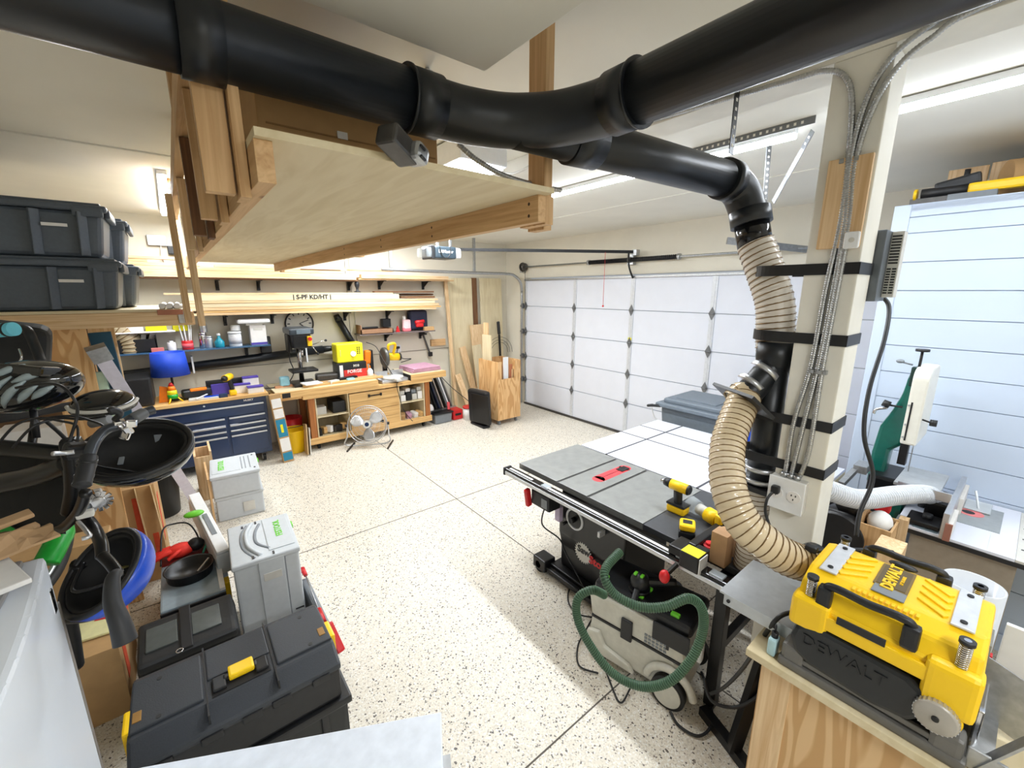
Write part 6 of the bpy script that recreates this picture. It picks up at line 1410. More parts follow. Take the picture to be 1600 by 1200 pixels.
# tall front one
t, x, y, l = systainer('tall light grey tool case closest to the black tool box', (.268, 3.02), -.05, .375, .53, 0, .64)
h_ = .64
MB().tube([(-.045, .225, h_+.002), (-.085, .10, h_+.006), (-.085, -.08, h_+.006), (-.03, -.22, h_+.002)], .013, seg=8).build('arched_handle', GREYP, t)
MB().tube([(-.075, .225, h_-.004), (-.115, .10, h_-.003), (-.115, -.08, h_-.003), (-.06, -.235, h_-.004)], .008, seg=8).build('handle_slot', GREYM, t)
MB().tube([(-.0, .20, h_-.004), (-.035, .08, h_-.003), (-.035, -.06, h_-.003), (.03, -.17, h_-.004)], .011, seg=8).build('handle_slot', GREYM, t)
MB().bb(.02, x-.02, -.20, .24, h_, h_+.006, .003).build('raised_panel', GREYP, t)
for p_ in ((-.10, .21), (-.02, .23), (-.07, -.225), (.04, -.235)): MB().bb(p_[0]-.006, p_[0]+.006, p_[1]-.016, p_[1]+.016, h_+.0005, h_+.0045).build('slot', BLK, t)
text('FESTOOL', .055, GREEN, t, (.10, .06, h_+.007), (0, 1, 0), (-1, 0, 0), bold=.0012)
MB().bb(x-.03, x+.012, .10, .16, h_-.05, h_-.02, .006).build('green_latch', GREEN, t)
MB().bb(-.05, .09, -y-.001, -y+.01, .02, .62, .003).build('front_panel', GREYP, t)
MB().bb(.095, .099, -y+.004, -y+.009, .02, .62).build('panel_groove', GREYM, t)
MB().bb(-.13, -.09, -y-.0, -y+.01, .10, .125, .002).build('side_recess', BLKM, t); MB().bb(.12, .17, -y+.002, -y+.009, .20, .206).build('side_recess', BLKM, t)
MB().bb(-.03, .07, -y-.003, -y, .48, .53, .001).build('clear_card_slot', LTGREY, t)
# rear stack
t, x, y, l = systainer('low light grey tool case under the one by the wooden box', (.30, 5.02), -.06, .42, .54, 0, .26)
MB().bb(.02, .12, -y-.003, -y+.01, .06, .16, .001).build('card_slot', LTGREY, t)
t, x, y, l = systainer('light grey tool case on top of the rear stack before the navy chest', (.29, 5.0), -.06, .42, .55, .262, .23)
h_ = .23
MB().bb(-x+.02, x-.16, -y+.08, y-.04, h_, h_+.005, .003).build('raised_panel', GREYP, t)
for q in (.06, .09, .13): MB().bb(q, q+.008, -y+.10, y-.08, h_+.0, h_+.003).build('groove', GREYM, t)
text('FESTOOL', .07, GREEN, t, (-.11, .02, h_+.006), (0, 1, 0), (-1, 0, 0), bold=.0015)
for p_ in ((.17, -.2), (.17, .2), (.0, .23)): MB().bb(p_[0]-.008, p_[0]+.008, p_[1]-.012, p_[1]+.012, h_+.0, h_+.003).build('slot', BLK, t)
MB().bb(x-.03, x+.012, .05, .13, h_-.05, h_-.02, .006).build('green_latch', GREEN, t)
# open wooden box standing behind them
t = wthing('wooden_crate', 'open narrow wooden crate standing behind the rear tool cases', 'crate', (.05, 5.7, 0))
MB().bb(-.03, .13, 5.42, 5.44, 0, .50).bb(-.03, .13, 5.80, 5.82, 0, .50).bb(-.03, -.01, 5.42, 5.82, 0, .52).bb(.11, .13, 5.42, 5.82, 0, .55).build('crate_walls', PINE['z'], t)
t = wthing('plywood_offcut', 'plywood panel edge standing left of the rear tool cases', 'panel', (.05, 5.0, 0)); MB().bb(.045, .062, 4.75, 5.3, 0, .48).build('panel', FIR['z'], t)
# track saw like tool leaning with green knob
t = wthing('folding_tool', 'light grey folding tool arm with a lime green knob left of the tall case', 'tool', (-.0, 3.6, 0))
a = atz(352, 880, .42); b = atz(306, 790, .50)
MB().bar(a, b, .09, .16, bev=.015).build('body', GREYP, t); MB().bar(a+Vector((.0, 0, .09)), b+Vector((.0, .03, .09)), .075, .02, bev=.006).build('top_plate', WHITE, t)
MB().bar(a.lerp(b, .25)+Vector((0, 0, .102)), a.lerp(b, .6)+Vector((0, 0, .102)), .03, .004).build('groove', GREYM, t)
for q in (.15, .85):
    c_ = a.lerp(b, q); MB().bb(c_.x-.025, c_.x+.025, c_.y-.02, c_.y+.02, 0, c_.z-.05).build('leg', GREYM, t)
c_ = atz(303, 803, .60); MB().sph(c_, .05, (1.3, .8, .45), seg=16).build('green_knob', GREEN, t)
# clamps right of the front tool case
t = wthing('clamp_rod', 'red handled clamp screw lying right of the tall grey tool case', 'clamp', (.49, 2.6, 0))
MB().cyl((.485, 2.95, .30), (.47, 2.55, .28), .005).build('rod', STEEL, t); MB().cyl((.483, 3.02, .30), (.485, 2.93, .30), .018, .012).build('handle', RED, t); MB().cyl((.47, 2.55, .28), (.465, 2.42, .28), .02).build('handle', RED, t)
MB().bb(.455, .50, 2.36, 2.95, .0, .27, .01).build('rack', GREYM, t)
one(MB().bar((.47, 2.34, .33), (.50, 2.22, .20), .045, .06, bev=.012), 'red_clamp', RED, 'red clamp head at the right corner of the black tool box', 'clamp')
# ================================================================ BLACK TOOL BOX
t = wthing('rolling_tool_box', 'large black tool box with yellow latches in the left foreground', 'tool box', (.02, 1.87, 0))
X0, X1, Y0, Y1, ZT = -.33, .372, 1.665, 2.095, .705
MB().bb(X0+.02, X1+.02, Y0+.01, Y1-.02, 0, .47, .02, taper=.94).build('tub', pm('tub_black', (30, 33, 34), .5), t)
MB().bb(X0+.0, X1+.03, Y0-.01, Y1, .44, .48, .01).build('tub_rim', BLK, t)
m = MB()
for xx in (-.1, .1, .27): m.bb(xx, xx+.03, Y0-.002, Y0+.02, .06, .44, .006)
for yy in (1.75, 1.95): m.bb(X1+.005, X1+.03, yy, yy+.05, .1, .44, .008)
m.build('tub_rib', BLK, t)
MB().bb(X0+.005, X1-.005, Y0+.005, Y1-.005, .48, .64, .02).build('box_body', BLK, t)
m = MB(); m.prism([(0, 0), (.43, 0), (.43, .05), (.36, .075), (.09, .075), (0, .03)], (X0, Y0, .63), (0, 1, 0), (0, 0, 1), (1, 0, 0), X1-X0, .012); 
m.build('lid', TBOX, t)
m = MB(); m.bb(X0+.005, X0+.225, Y0+.11, Y1-.06, .70, .714, .006).bb(X1-.225, X1-.005, Y0+.11, Y1-.06, .70, .714, .006).bb(X0+.24, X1-.24, Y0+.20, Y1-.05, .70, .712, .005); m.build('lid_panel', TBOX, t)
MB().bb(X0+.232, X0+.238, Y0+.02, Y1-.02, .66, .709).bb(X1-.238, X1-.232, Y0+.02, Y1-.02, .66, .709).build('lid_groove', BLK, t)
MB().bb(X0+.25, X1-.25, Y0+.10, Y0+.19, .704, .7075).build('handle_recess', DARKIN, t)
hd = MB().bb(X0+.255, X0+.30, Y0+.115, Y0+.185, .706, .722, .005).bb(X1-.30, X1-.255, Y0+.115, Y0+.185, .706, .722, .005).bb(X0+.29, X1-.29, Y0+.15, Y0+.18, .706, .724, .008).build('carry_handle', BLK, t)
MB().bb(-.02, .07, Y0+.135, Y0+.20, .712, .735, .008).build('yellow_release', YEL, hd)
for xx, s_ in ((X0, -1), (X1, 1)):
    o = MB().bb(xx-.014, xx+.014, Y0+.12, Y0+.23, .60, .712, .008).build('latch', YEL, t)
    MB().bb(xx-.03*s_-.016, xx-.03*s_+.01, Y0+.15, Y0+.20, .705, .717, .002).build('latch_teeth', pm('latch_brown', (150, 110, 50), .5), o)
for xx in (X0+.05, X0+.2, X1-.27, X1-.12, X0+.33): MB().bb(xx, xx+.07, Y0-.008, Y0+.01, .615, .645, .005).build('hinge_clip', BLK, t)
for xx in (X0+.09, X1-.09):
    for yy in (Y0+.13, Y1-.1): MB().cyl((xx, yy, .713), (xx, yy, .7155), .009, seg=12).build('dimple', BLK, t)
# ================================================================ BLACK BAG, BINS, GLOVES
t = wthing('black_tool_bag', 'black fabric bag with clear pockets behind the black tool box', 'bag', (-.16, 2.65, 0))
MB().box((-.16, 2.66, .22), (.44, .34, .44), .05, (.0, 0, 0), 3).build('body', pm('bag_fabric', (26, 27, 28), .7, bump=.4), t)
MB().box((-.16, 2.60, .455), (.42, .30, .06), .025, (.14, 0, 0), 3).build('flap', pm('bag_flap', (34, 35, 37), .5, bump=.5), t)
for x in (-.27, -.08): MB().box((x, 2.60, .487), (.13, .16, .012), .005, (.14, 0, 0)).build('clear_pocket', pm('pocket_vinyl', (84, 88, 86), .2), t)
MB().box((-.17, 2.60, .49), (.05, .31, .014), .004, (.14, 0, 0)).build('webbing', BLK, t)
MB().tube([(-.20+.014*math.cos(a*.785), 2.44+.014*math.sin(a*.785), .478) for a in range(8)], .003, seg=6, closed=True).build('ring', CHROME, t)
t = wthing('grey_crate', 'blue grey lidded crate between the bag and the tall grey case', 'crate', (-.11, 3.3, 0))
MB().bb(-.29, .02, 3.02, 3.60, 0, .34, .015, taper=.94).build('body', GREYM, t); MB().bb(-.30, .03, 3.0, 3.62, .34, .37, .012).build('lid', pm('crate_lid', (134, 148, 156), .45), t); MB().bb(-.30, .03, 2.985, 3.0, .30, .36, .004).build('black_edge', BLK, t)
MB().bb(-.0, .03, 3.0, 3.5, .37, .39, .003).build('white_side', PAPER, t)
t = wthing('black_pan', 'round black pan lying on the grey crate', 'pan', (-.13, 3.33, .372))
MB().lathe([(.125, 0), (.135, .06), (.141, .065), (.129, .06), (.118, .008), (0, .008)], (-.14, 3.32, .373), seg=36).build('pan', BLKM, t)
MB().bar((-.10, 3.30, .39), (-.03, 3.36, .43), .012, .008).build('spoon', STEEL, t)
t = wthing('red_gloves', 'red and black work gloves heaped behind the black pan', 'gloves', (-.22, 3.70, .37))
g = Vector((-.185, 3.62, .42))
MB().box((-.16, 3.66, .19), (.28, .26, .37), .02).build('bin_below', pm('dark_red', (110, 24, 22), .5), t)
MB().sph(g, .08, (1.1, .8, .6)).build('palm', pm('glove_red', (226, 46, 32), .7), t)
for i in range(4): MB().tube([g+Vector((-.05, -.03+.02*i, .02)), g+Vector((-.10, -.045+.025*i, .015)), g+Vector((-.16, -.05+.027*i, -.01))], lambda u: .018-.004*u, seg=8).build('finger', pm('glove_red', (226, 46, 32), .7), t)
MB().tube([g+Vector((0, -.05, .02)), g+Vector((-.03, -.09, .02)), g+Vector((-.07, -.10, .0))], .012, seg=8).build('thumb', pm('glove_red', (226, 46, 32), .7), t)
MB().sph(g+Vector((.09, 0, .01)), .06, (.9, .8, .8)).build('cuff', BLK, t)
t = wthing('mesh_basket', 'black wire mesh basket handle arching over the red gloves', 'basket', (-.2, 3.8, .37))
MB().tube([(-.30, 3.55, .375), (-.27, 3.75, .54), (-.20, 3.8, .55), (-.12, 3.76, .54), (-.08, 3.70, .47), (-.07, 3.66, .38)], .006, seg=6).build('wire', BLK, t)
one(MB().tube([(-.06, 3.55, .38), (-.02, 3.62, .42), (.02, 3.6, .40), (-.01, 3.5, .39)], .008, seg=6), 'coiled_cord', pm('teal_cord', (60, 150, 120), .5), 'green and yellow cord beside the gloves', 'cord')
one(MB().cyl((.02, 3.62, .385), (.055, 3.66, .40), .012), 'brass_fitting', pm('brass', (196, 150, 60), .3, .8), 'small brass fitting beside the gloves', 'fitting')
one(MB().bb(.03, .06, 3.12, 3.2, .0, .34, .006), 'yellow_bottle', YEL, 'yellow capped bottle squeezed beside the tall grey case', 'bottle')
# ================================================================ CARDBOARD BOXES
def carton(x0, x1, y0, y1, z0, z1, label, flaps=False, pr=True):
    t = wthing('cardboard_box', label, 'box', ((x0+x1)/2, (y0+y1)/2, z0))
    MB().bb(x0, x1, y0, y1, z0, z1, .003).build('body', CARD, t)
    if pr:
        MB().bb(x0+.05, x0+.13, y0-.002, y0, z0+(z1-z0)*.3, z0+(z1-z0)*.75).build('red_print', REDPRINT, t)
        MB().bb(x1, x1+.002, y0+.08, y0+.16, z0+(z1-z0)*.35, z0+(z1-z0)*.85).build('red_print', REDPRINT, t)
    if flaps:
        MB().bar((x1, (y0+y1)/2, z1), (x1+.07, (y0+y1)/2, z1-.10), .006, y1-y0, up=(0, 1, 0)).build('flap', CARDL, t); MB().bar((x0+.03, y0, z1), (x0+.05, y0-.07, z1+.06), x1-x0, .006, up=(1, 0, 0)).build('flap', CARDL, t)
    return t
t = carton(-.62, -.29, 4.06, 4.45, 0, .80, 'tall cardboard box with red print behind the blue helmet', False)
for x_, z0_, z1_ in ((-.43, .30, .72), (-.35, .15, .40)): MB().bb(x_, x_+.035, 4.056, 4.06, z0_, z1_).build('red_print', REDPRINT, t)
MB().bar((-.40, 4.05, .80), (-.38, 4.02, .30), .004, .06, up=(0, 1, 0)).build('loose_flap', CARDL, t)
MB().bar((-.31, 4.05, .80), (-.285, 4.0, .35), .004, .05, up=(0, 1, 0)).build('loose_flap', CARDL, t)
MB().bar((-.62, 4.06, .795), (-.48, 4.0, .70), .006, .01).build('flap_edge', CARDL, t)
carton(-.86, -.46, 2.76, 3.12, 0, .42, 'cardboard box with red print on the floor beside the white appliance')
t = carton(-.90, -.47, 3.14, 3.34, 0, .86, 'dark cardboard box with red logo behind the floor box')
t = wthing('magazine', 'yellow and white magazine with a red band lying on the cardboard box', 'magazine', (-.62, 2.9, .42))
MB().box((-.60, 3.0, .432), (.26, .20, .014), .004, (0, 0, -.1)).build('pages', pm('pale_yellow', (228, 224, 170), .6), t); MB().box((-.52, 3.05, .441), (.10, .05, .004), .001, (0, 0, -.3)).build('red_band', RED, t)
t = wthing('waste_bin', 'black tapered waste bin on the floor behind the tall cardboard box', 'bin', (-.36, 5.35, 0))
MB().lathe([(.15, 0), (.155, .01), (.19, .50), (.20, .50), (.20, .53), (.18, .53), (.14, .02), (0, .02)], (-.36, 5.35, 0), seg=32).build('body', pm('tub_plastic', (22, 23, 25), .4), t)
# ================================================================ WHITE APPLIANCE
t = wthing('white_appliance', 'white rounded freezer like cabinet at the left edge of the picture', 'appliance', (-.7, 1.15, 0))
XF = -.335
tb = MB()
n = 14; poly = []
for i in range(n+1):
    y = 1.48-.95*i/n; poly.append((XF+.028*math.sin(math.pi*i/n), y))
poly += [(-1.15, .53), (-1.15, 1.48)]
tb.prism([(p_[0], p_[1]) for p_ in poly], (0, 0, 0), (1, 0, 0), (0, 1, 0), (0, 0, 1), 1.595, .012); tb.build('body', pm('appliance_white', (234, 240, 248), .3, var=.005), t)
MB().bb(-1.12, XF-.03, .56, 1.455, 1.595, 1.612, .01).build('grey_top', pm('appliance_top', (150, 148, 146), .4), t)
MB().bb(-.9, -.55, .6, 1.44, 1.61, 1.622, .01).build('top_ridge', pm('appliance_top', (150, 148, 146), .4), t)
p = atx(83, 938, XF+.006)
MB().bb(XF-.004, XF+.008, p.y-.012, p.y+.012, p.z-.035, p.z+.03, .004).build('badge', CHROME, t)
MB().bb(XF-.02, XF-.0, 1.481, 1.50, .02, 1.45, .004).build('grey_side_trim', pm('trim_taupe', (126, 120, 112), .5), t)
one(MB().box((-.50, 1.36, 1.628), (.28, .26, .012), .003, (0, 0, .4)), 'paper_stack', PAPER, 'white papers lying on the grey top of the appliance', 'papers')
random.seed(2)
t = wthing('paper_bag', 'crumpled brown paper bag lying on the white appliance', 'bag', (-.45, 1.4, 1.63))
tb = bmesh.new(); gx, gy = 12, 9; G = []
for i in range(gx+1):
    row = []
    for j in range(gy+1):
        u_, v_ = i/gx-.5, j/gy-.5; z = .035*(1-4*v_*v_)*(1-3*u_*u_)+.008*random.uniform(-1, 1)
        row.append(tb.verts.new((u_*.30+.01*random.uniform(-1, 1), v_*.13, max(z, 0))))
    G.append(row)
for i in range(gx):
    for j in range(gy): tb.faces.new((G[i][j], G[i+1][j], G[i+1][j+1], G[i][j+1]))
r_ = bmesh.ops.extrude_face_region(tb, geom=tb.faces[:]); bmesh.ops.translate(tb, vec=(0, 0, -.006), verts=[v for v in r_['geom'] if isinstance(v, bmesh.types.BMVert)])
bmesh.ops.transform(tb, matrix=Matrix.Translation((-.46, 1.45, 1.645)) @ Matrix.Rotation(.55, 4, 'Z'), verts=tb.verts)
mm = MB(); mm._add(tb); mm.build('sack', KRAFT, t)
MB().bar((-.52, 1.52, 1.66), (-.36, 1.58, 1.68), .05, .012, bev=.004).build('rolled_edge', KRAFT, t)
# near white board
t = wthing('white_board_rail', 'white painted rail board at the bottom edge of the picture', 'rail', (.1, .9, 0))
a = Vector((.367, .727, 1.185)); b = Vector((-.29, 1.07, 1.185))
MB().bar(a, b, .145, .03, bev=.003).build('board', pm('rail_white', (224, 230, 240), .35), t)
MB().bar(a+Vector((.0, -.04, -.03)), a.lerp(b, .3)+Vector((0, -.05, -.03)), .05, .03).build('metal_channel', STEEL, t)
MB().bb(.0, .08, .80, .88, 0, 1.168, .004).build('rail_post', WHITE, t)
MB().bb(-.25, -.18, .95, 1.02, 0, 1.168, .004).build('rail_post', WHITE, t)
# ================================================================ BIKES AND HELMETS
GRIP = pm('rubber_grip', (34, 35, 38), .55); FRM = pm('bike_frame', (18, 19, 21), .3, .2)
def T(m, pts, r, **k): return m.tube([atd(x, y, d) for x, y, d in pts], r, **k)
t = wthing('mountain_bike', 'black mountain bike with wide handlebar parked at the left', 'bike', (-.3, 1.6, 0))
T(MB(), [(139, 712, .95), (148, 690, .97), (165, 672, 1.0), (190, 663, 1.03), (216, 648, 1.07), (240, 640, 1.1)], .0115, seg=12).build('handlebar', pm('bar_grey', (70, 74, 80), .3, .5), t)
T(MB(), [(128, 758, .90), (134, 735, .92), (139, 714, .94)], .0155, seg=14).build('grip', GRIP, t)
for q in (718, 726, 742, 755):
    x = 139-(q-712)*.24; MB().cyl(atd(x, q, .93), atd(x-.7, q+3, .93), .017, seg=16).build('grip_ring', BLK, t)
T(MB(), [(208, 655, 1.05), (225, 645, 1.08)], .014, seg=12).build('grip', pm('grip_end_grey', (90, 92, 94), .5), t)
MB().cyl(atd(143, 662, 1.15), atd(172, 655, 1.15), .012, seg=14).build('grey_sleeve', pm('sleeve_grey', (120, 122, 124), .4), t)
m = MB()
for x, y in ((192, 668), (200, 672), (196, 680), (205, 662), (186, 660)): m.box(atd(x, y, 1.02), (.022, .018, .012), .004, (x*.1, y*.1, .3))
m.build('shifter', CHROME, t)
T(MB(), [(116, 706, .93), (100, 708, .92), (82, 709, .9)], .005, seg=8).build('brake_lever', ALU, t)
T(MB(), [(180, 655, 1.02), (188, 646, 1.0), (178, 640, .98), (170, 642, .97)], .007, seg=8).build('brake_lever', BLK, t)
MB().box(atd(120, 702, .96), (.045, .03, .03), .01, (.3, .2, .5)).build('brake_clamp', BLK, t)
MB().box(atd(113, 700, 1.02), (.04, .05, .05), .012).build('stem', FRM, t)
T(MB(), [(-30, 696, 1.1), (40, 703, 1.1), (108, 710, 1.08)], .021, seg=14).build('top_tube', FRM, t)
T(MB(), [(-30, 760, 1.15), (50, 745, 1.12), (112, 722, 1.08)], .026, seg=14).build('down_tube', FRM, t)
T(MB(), [(112, 700, 1.06), (118, 760, 1.1), (112, 800, 1.12)], .022, seg=14).build('head_tube', FRM, t)
T(MB(), [(134, 770, 1.0), (122, 800, 1.05), (95, 826, 1.1), (60, 828, 1.12)], .012, seg=10).build('fork_leg', FRM, t)
sd = MB(); sd.prism([(-.13, -.02), (-.12, .03), (-.05, .045), (.06, .02), (.14, .012), (.14, -.012), (.06, -.02), (-.05, -.045), (-.12, -.04)], atd(56, 650, 1.95), (1, .1, .05), (0, 1, 0), (0, 0, 1), .04, .012); sd.build('saddle', GRIP, t)
MB().cyl(atd(56, 652, 1.95), atd(40, 760, 1.9), .016, seg=12).build('seat_post', BLKM, t)
for i, (pts, r) in enumerate((([(25, 606, 1.0), (60, 600, 1.0), (95, 603, 1.0), (118, 628, 1.0), (120, 652, 1.02), (110, 685, 1.0), (108, 700, 1.0)], .0035), ([(0, 690, 1.0), (25, 664, 1.0), (60, 653, 1.02), (95, 658, 1.02), (118, 664, 1.02), (122, 680, 1.0), (118, 700, 1.0)], .003),
        ([(20, 700, 1.0), (50, 668, 1.0), (90, 654, 1.05), (130, 655, 1.05), (165, 650, 1.05)], .003), ([(60, 655, 1.05), (110, 650, 1.05), (150, 660, 1.02), (165, 668, 1.0)], .003))):
    T(MB(), pts, r, seg=6).build('brake_cable', BLK, t)
wc = atd(15, 830, 1.75); WN = Vector((.9, -.35, .1)).normalized(); wu = WN.cross(Vector((0, 0, 1))).normalized(); wv = wu.cross(WN)
MB().tube([wc+(wu*math.cos(a*math.pi/14)+wv*math.sin(a*math.pi/14))*.31 for a in range(28)], .026, seg=10, closed=True, res=2).build('tyre', BLKR, t)
MB().tube([wc+(wu*math.cos(a*math.pi/14)+wv*math.sin(a*math.pi/14))*.285 for a in range(28)], .011, seg=8, closed=True, res=2).build('rim', ALU, t)
tb_ = MB(); tb_.prism([(0, 712), (60, 714), (112, 716), (122, 770), (100, 828), (40, 826), (0, 800)], (0, 0, 0), (1, 0, 0), (0, 1, 0), (0, 0, 1), 1)
for v in tb_.bm.verts: v.co = atd(v.co.x-6, v.co.y, 1.22+.06*v.co.z)
bmesh.ops.bevel(tb_.bm, geom=tb_.bm.edges[:], offset=.012, segments=2, affect='EDGES')
tb_.build('frame_bag', pm('bag_black', (17, 18, 19), .7), t)  # added black slab standing in for the dark mass of frame and fabric
# second handlebar and grip pointing down
t = wthing('road_bike', 'dark bike with downturned rubber grip and silver bell beside the white appliance', 'bike', (-.25, 1.5, 0))
T(MB(), [(128, 803, 1.12), (140, 815, 1.1), (150, 830, 1.06), (158, 850, 1.02), (160, 870, 1.0)], .013, seg=12).build('bar', FRM, t)
T(MB(), [(184, 895, .98), (176, 905, .96), (176, 940, .94), (188, 975, .93), (196, 1003, .93)], lambda u: .011+.011*u, seg=16).build('grip', GRIP, t)
T(MB(), [(160, 868, 1.0), (172, 880, .99), (184, 896, .98)], .012, seg=12).build('bar_bend', FRM, t)
T(MB(), [(128, 800, 1.1), (142, 785, 1.12), (155, 778, 1.14)], .015, seg=12).build('axle', pm('grey_axle', (110, 114, 118), .3, .6), t)
m = MB(); c_ = atd(155, 783, 1.12)
for i in range(12):
    a = i*math.pi/6; m.bar(c_+Vector((.012*math.cos(a), 0, .012*math.sin(a))), c_+Vector((.028*math.cos(a), .0, .028*math.sin(a))), .006, .008)
m.cyl(c_+Vector((0, -.01, 0)), c_+Vector((0, .012, 0)), .014); m.build('silver_bell', CHROME, t)
MB().box(atd(133, 803, 1.06), (.034, .02, .018), .005).build('reflector', LTGREY, t)
T(MB(), [(122, 815, 1.05), (135, 830, 1.02), (140, 838, 1.0), (128, 842, .99)], .005, seg=8).build('brake_lever', ALU, t)
T(MB(), [(125, 880, 1.25), (108, 960, 1.3), (112, 1000, 1.35), (118, 1040, 1.4)], .022, seg=12).build('frame_tube', FRM, t)
T(MB(), [(108, 966, 1.25), (140, 962, 1.25), (175, 945, 1.25)], .016, seg=12).build('lower_bar', FRM, t)
MB().sph(atd(113, 952, 1.24), .022, (1, 1, 1.3)).build('knob', BLK, t)
# kids' green bike
t = wthing('green_kids_bike', 'bright green kids bike frame behind the paper bag', 'bike', (-.6, 2.3, 0))
T(MB(), [(-20, 828, 1.9), (20, 822, 1.9), (28, 832, 1.9), (15, 846, 1.9), (-20, 850, 1.9)], .022, seg=12).build('frame_tube', KGREEN, t)
T(MB(), [(60, 820, 1.95), (95, 828, 1.95), (88, 850, 1.9), (72, 880, 1.85)], .045, seg=12).build('frame_tube', KGREEN, t)
MB().sph(atd(22, 798, 2.0), .045, (.7, .7, 1.4)).build('blue_oval', pm('sky_plastic', (50, 150, 215), .4), t)
T(MB(), [(38, 830, 1.8), (30, 850, 1.8), (42, 800, 1.8), (60, 745, 1.8)], .012, seg=8).build('black_strut', BLKM, t)
MB().cyl(atd(45, 760, 1.95), atd(40, 790, 1.95), .012).build('white_cable_end', PAPER, t)
MB().sph(atd(14, 728, 1.3), .022, (1, 1, 1.7)).build('brown_bell', pm('maroon', (92, 48, 44), .3), t)
# helmets
def helmet(label, c, r, nrm, shell, inner, sc=(1, 1.25, .85), peak=False, upd=(0, 0, 1)):
    t = thing('bike_helmet', label, 'helmet', c); n_ = Vector(nrm).normalized()
    u_ = Vector(upd).cross(n_).normalized(); v2 = n_.cross(u_); R = Matrix((u_, v2, n_)).transposed()
    m = MB(); m.sph((0, 0, 0), r, (sc[0], sc[1], -sc[2]), 28, None, -.12)
    bmesh.ops.reverse_faces(m.bm, faces=m.bm.faces); bmesh.ops.transform(m.bm, matrix=R.to_4x4(), verts=m.bm.verts); o = m.build('shell', shell, t); md = o.modifiers.new('s', 'SOLIDIFY'); md.thickness = .006; md.offset = 1
    m = MB(); m.sph((0, 0, 0), r*.93, (sc[0], sc[1], -sc[2]), 28, None, -.0); bmesh.ops.reverse_faces(m.bm, faces=m.bm.faces); bmesh.ops.transform(m.bm, matrix=R.to_4x4(), verts=m.bm.verts)
    o2 = m.build('liner', inner, t); md = o2.modifiers.new('s', 'SOLIDIFY'); md.thickness = .012; md.offset = -1
    m = MB(); m.tube([R @ Vector((r*.97*sc[0]*math.cos(a*math.pi/12), r*.97*sc[1]*math.sin(a*math.pi/12), 0)) for a in range(24)], .009, seg=8, closed=True, res=2); m.build('rim', BLK, t)
    return t, R
t, R = helmet('blue helmet hung upside down showing its black inside, low at the left', atd(158, 893, 1.2), .104, (-.62, -.30, .72), BLUEP, pm('liner_black', (14, 14, 15), .7), (1.25, 1.15, 1.0))
for q in ((-.04, .02), (.01, .01), (.05, .04)): MB().box(R @ Vector((q[0], q[1], -.075)), (.018, .012, .005), .002).build('pad', pm('olive_pad', (120, 112, 60), .7), t)
MB().tube([R @ Vector((-.08, 0, .01)), R @ Vector((-.02, -.06, .02)), R @ Vector((.05, -.03, .01)), R @ Vector((.10, .02, .0))], .005, seg=6).build('strap', BLK, t)

t, R = helmet('black helmet hung open side up behind the handlebar, with a grey label inside', atd(213, 700, 1.32), .118, (-.10, -.50, .85), pm('gloss_black', (20, 22, 24), .12, coat=.6), pm('liner_black', (14, 14, 15), .7), (1.22, 1.0, .9))
MB().box(R @ Vector((.05, .075, -.05)), (.05, .004, .03), .001, R @ Euler((-.5, 0, 0)).to_matrix()).build('label', GREYM, t)
MB().tube([R @ Vector((-.13, 0, .0)), R @ Vector((-.10, -.02, -.03)), R @ Vector((-.03, -.03, -.07)), R @ Vector((.02, -.05, -.08))], .004, seg=6).build('strap', BLK, t)
MB().box(R @ Vector((-.05, -.0, -.05)), (.014, .03, .006), .002, R).build('buckle', GREYM, t)
MB().tube([R @ Vector((-.14, 0, .0)), R @ Vector((-.15, .02, .06)), R @ Vector((-.17, .03, .13))], .005, seg=6).build('chin_strap', BLK, t)
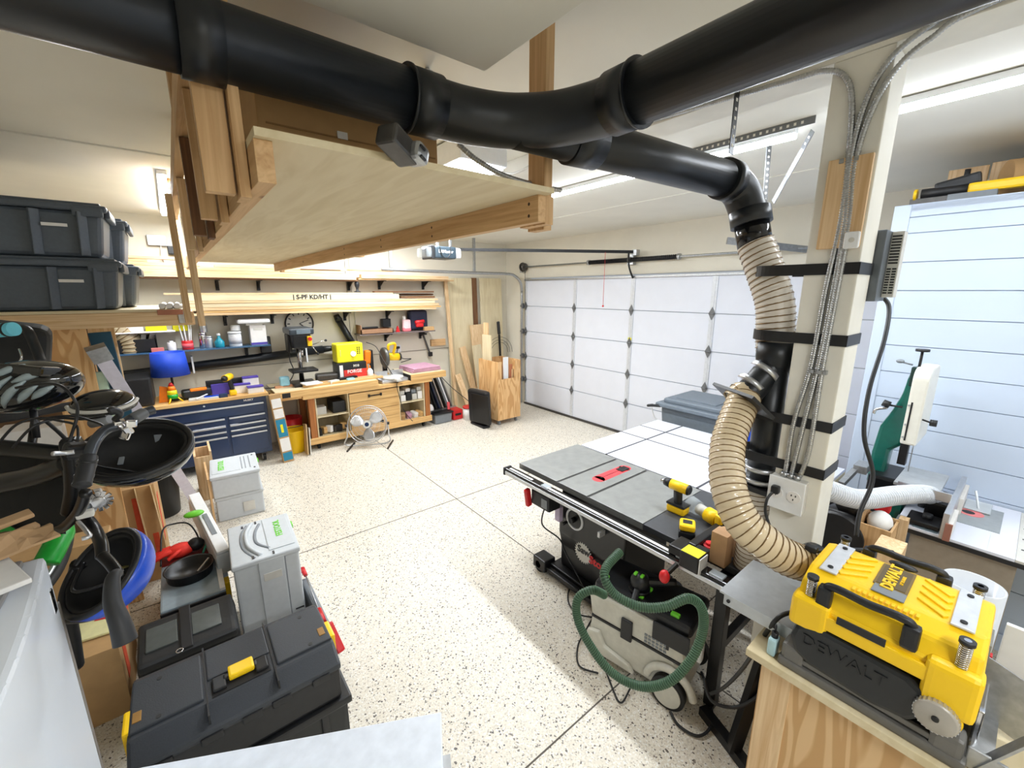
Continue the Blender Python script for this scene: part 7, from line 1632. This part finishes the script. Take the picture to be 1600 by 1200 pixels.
# big glossy helmet with vents, dome towards the camera
c = atd(38, 604, 1.12)
t = thing('bike_helmet', 'glossy black and grey bike helmet with a peak at the upper left', 'helmet', c)
u_ = RT.copy(); v_ = UP.copy(); w_ = -FW
Rm = Matrix((u_, v_, w_)).transposed()
m = MB(); m.sph((0, 0, 0), .135, (1.05, .50, .62), 32, (0, 0, 0)); bmesh.ops.transform(m.bm, matrix=Rm.to_4x4() @ Matrix.Rotation(.18, 4, 'Z'), verts=m.bm.verts)
m.build('shell', pm('gloss_black', (20, 22, 24), .12, coat=.6), t)
GP = pm('helmet_grey', (150, 164, 168), .3)
def hp_(x, y):
    q = 1-(x/.142)**2-(y/.068)**2; z = .084*math.sqrt(max(q, .02)); return Rm @ (Matrix.Rotation(.18, 3, 'Z') @ Vector((x, y, z+.002)))
for a_, b_ in (((-.09, -.03), (-.0, .02)), ((-.04, -.05), (.06, .015)), ((.0, -.055), (.085, .0)), ((.04, -.05), (.10, -.015)), ((-.11, .0), (-.05, .03)), ((.02, .02), (.07, .045)), ((-.12, -.02), (-.07, .0)), ((-.07, -.055), (-.01, -.035)), ((-.03, .03), (.01, .055)), ((.06, .0), (.12, .02)), ((.07, -.045), (.12, -.02))):
    m = MB(); n_ = 5; P = [hp_(a_[0]+(b_[0]-a_[0])*k/n_, a_[1]+(b_[1]-a_[1])*k/n_) for k in range(n_+1)]
    m.tube(P, lambda u: .0015+.008*math.sin(math.pi*min(max(u, .03), .97)), seg=8, raw=True); m.build('grey_stripe', GP, t)
m = MB(); m.prism([(-.10, .03), (.0, .06), (.075, .055), (.125, .05), (.12, .025), (.06, .03), (-.02, .02)], Rm @ Vector((-.0, .0, .02)), Rm @ Vector((1, 0, 0)), Rm @ Vector((0, 1, 0)), Rm @ Vector((0, 0, 1)), .05, .006); m.build('peak', pm('gloss_black', (20, 22, 24), .12), t)
MB().cyl(Rm @ Vector((0, -.06, -.02)), Rm @ Vector((.01, -.14, -.02)), .008).build('chin_strap', BLK, t)
# dark helmet between handlebar and shelf upright
c = atd(163, 634, 1.9)
t, R = helmet('black helmet with grey band resting behind the handlebar', c, .085, (0, .3, -1), pm('gloss_black', (20, 22, 24), .12), BLK, (1.3, 1.0, .75))
MB().tube([c*0+R @ Vector((.115*math.cos(a*.3+3.2), .09*math.sin(a*.3+3.2), -.02)) for a in range(11)], .008, seg=8).build('grey_band', LTGREY, t)
# backpack and teal roll
t = wthing('black_backpack', 'black backpack with straps hanging under the tote shelf', 'backpack', (-.62, 3.0, 1.5))
c = atd(14, 548, 1.9)
MB().box(c, (.26, .18, .26), .06, (.1, .2, .1), 4).build('body', pm('bag_fabric', (26, 27, 28), .7, bump=.4), t)
T(MB(), [(10, 512, 1.8), (40, 515, 1.75), (52, 535, 1.75), (64, 565, 1.75)], .018, seg=8).build('strap', BLK, t)
T(MB(), [(30, 545, 1.72), (34, 558, 1.72), (30, 566, 1.72)], .004, seg=6).build('buckle_wire', CHROME, t)
t = wthing('teal_roll', 'bright teal rolled mat with a black strap above the helmet', 'mat', atd(5, 515, 1.6))
MB().cyl(atd(-40, 520, 1.6), atd(22, 514, 1.6), .026, seg=20).build('roll', pm('teal_mat', (110, 205, 225), .6), t); MB().cyl(atd(11, 515, 1.6), atd(15, 515, 1.6), .0275, seg=20).build('strap', BLK, t)
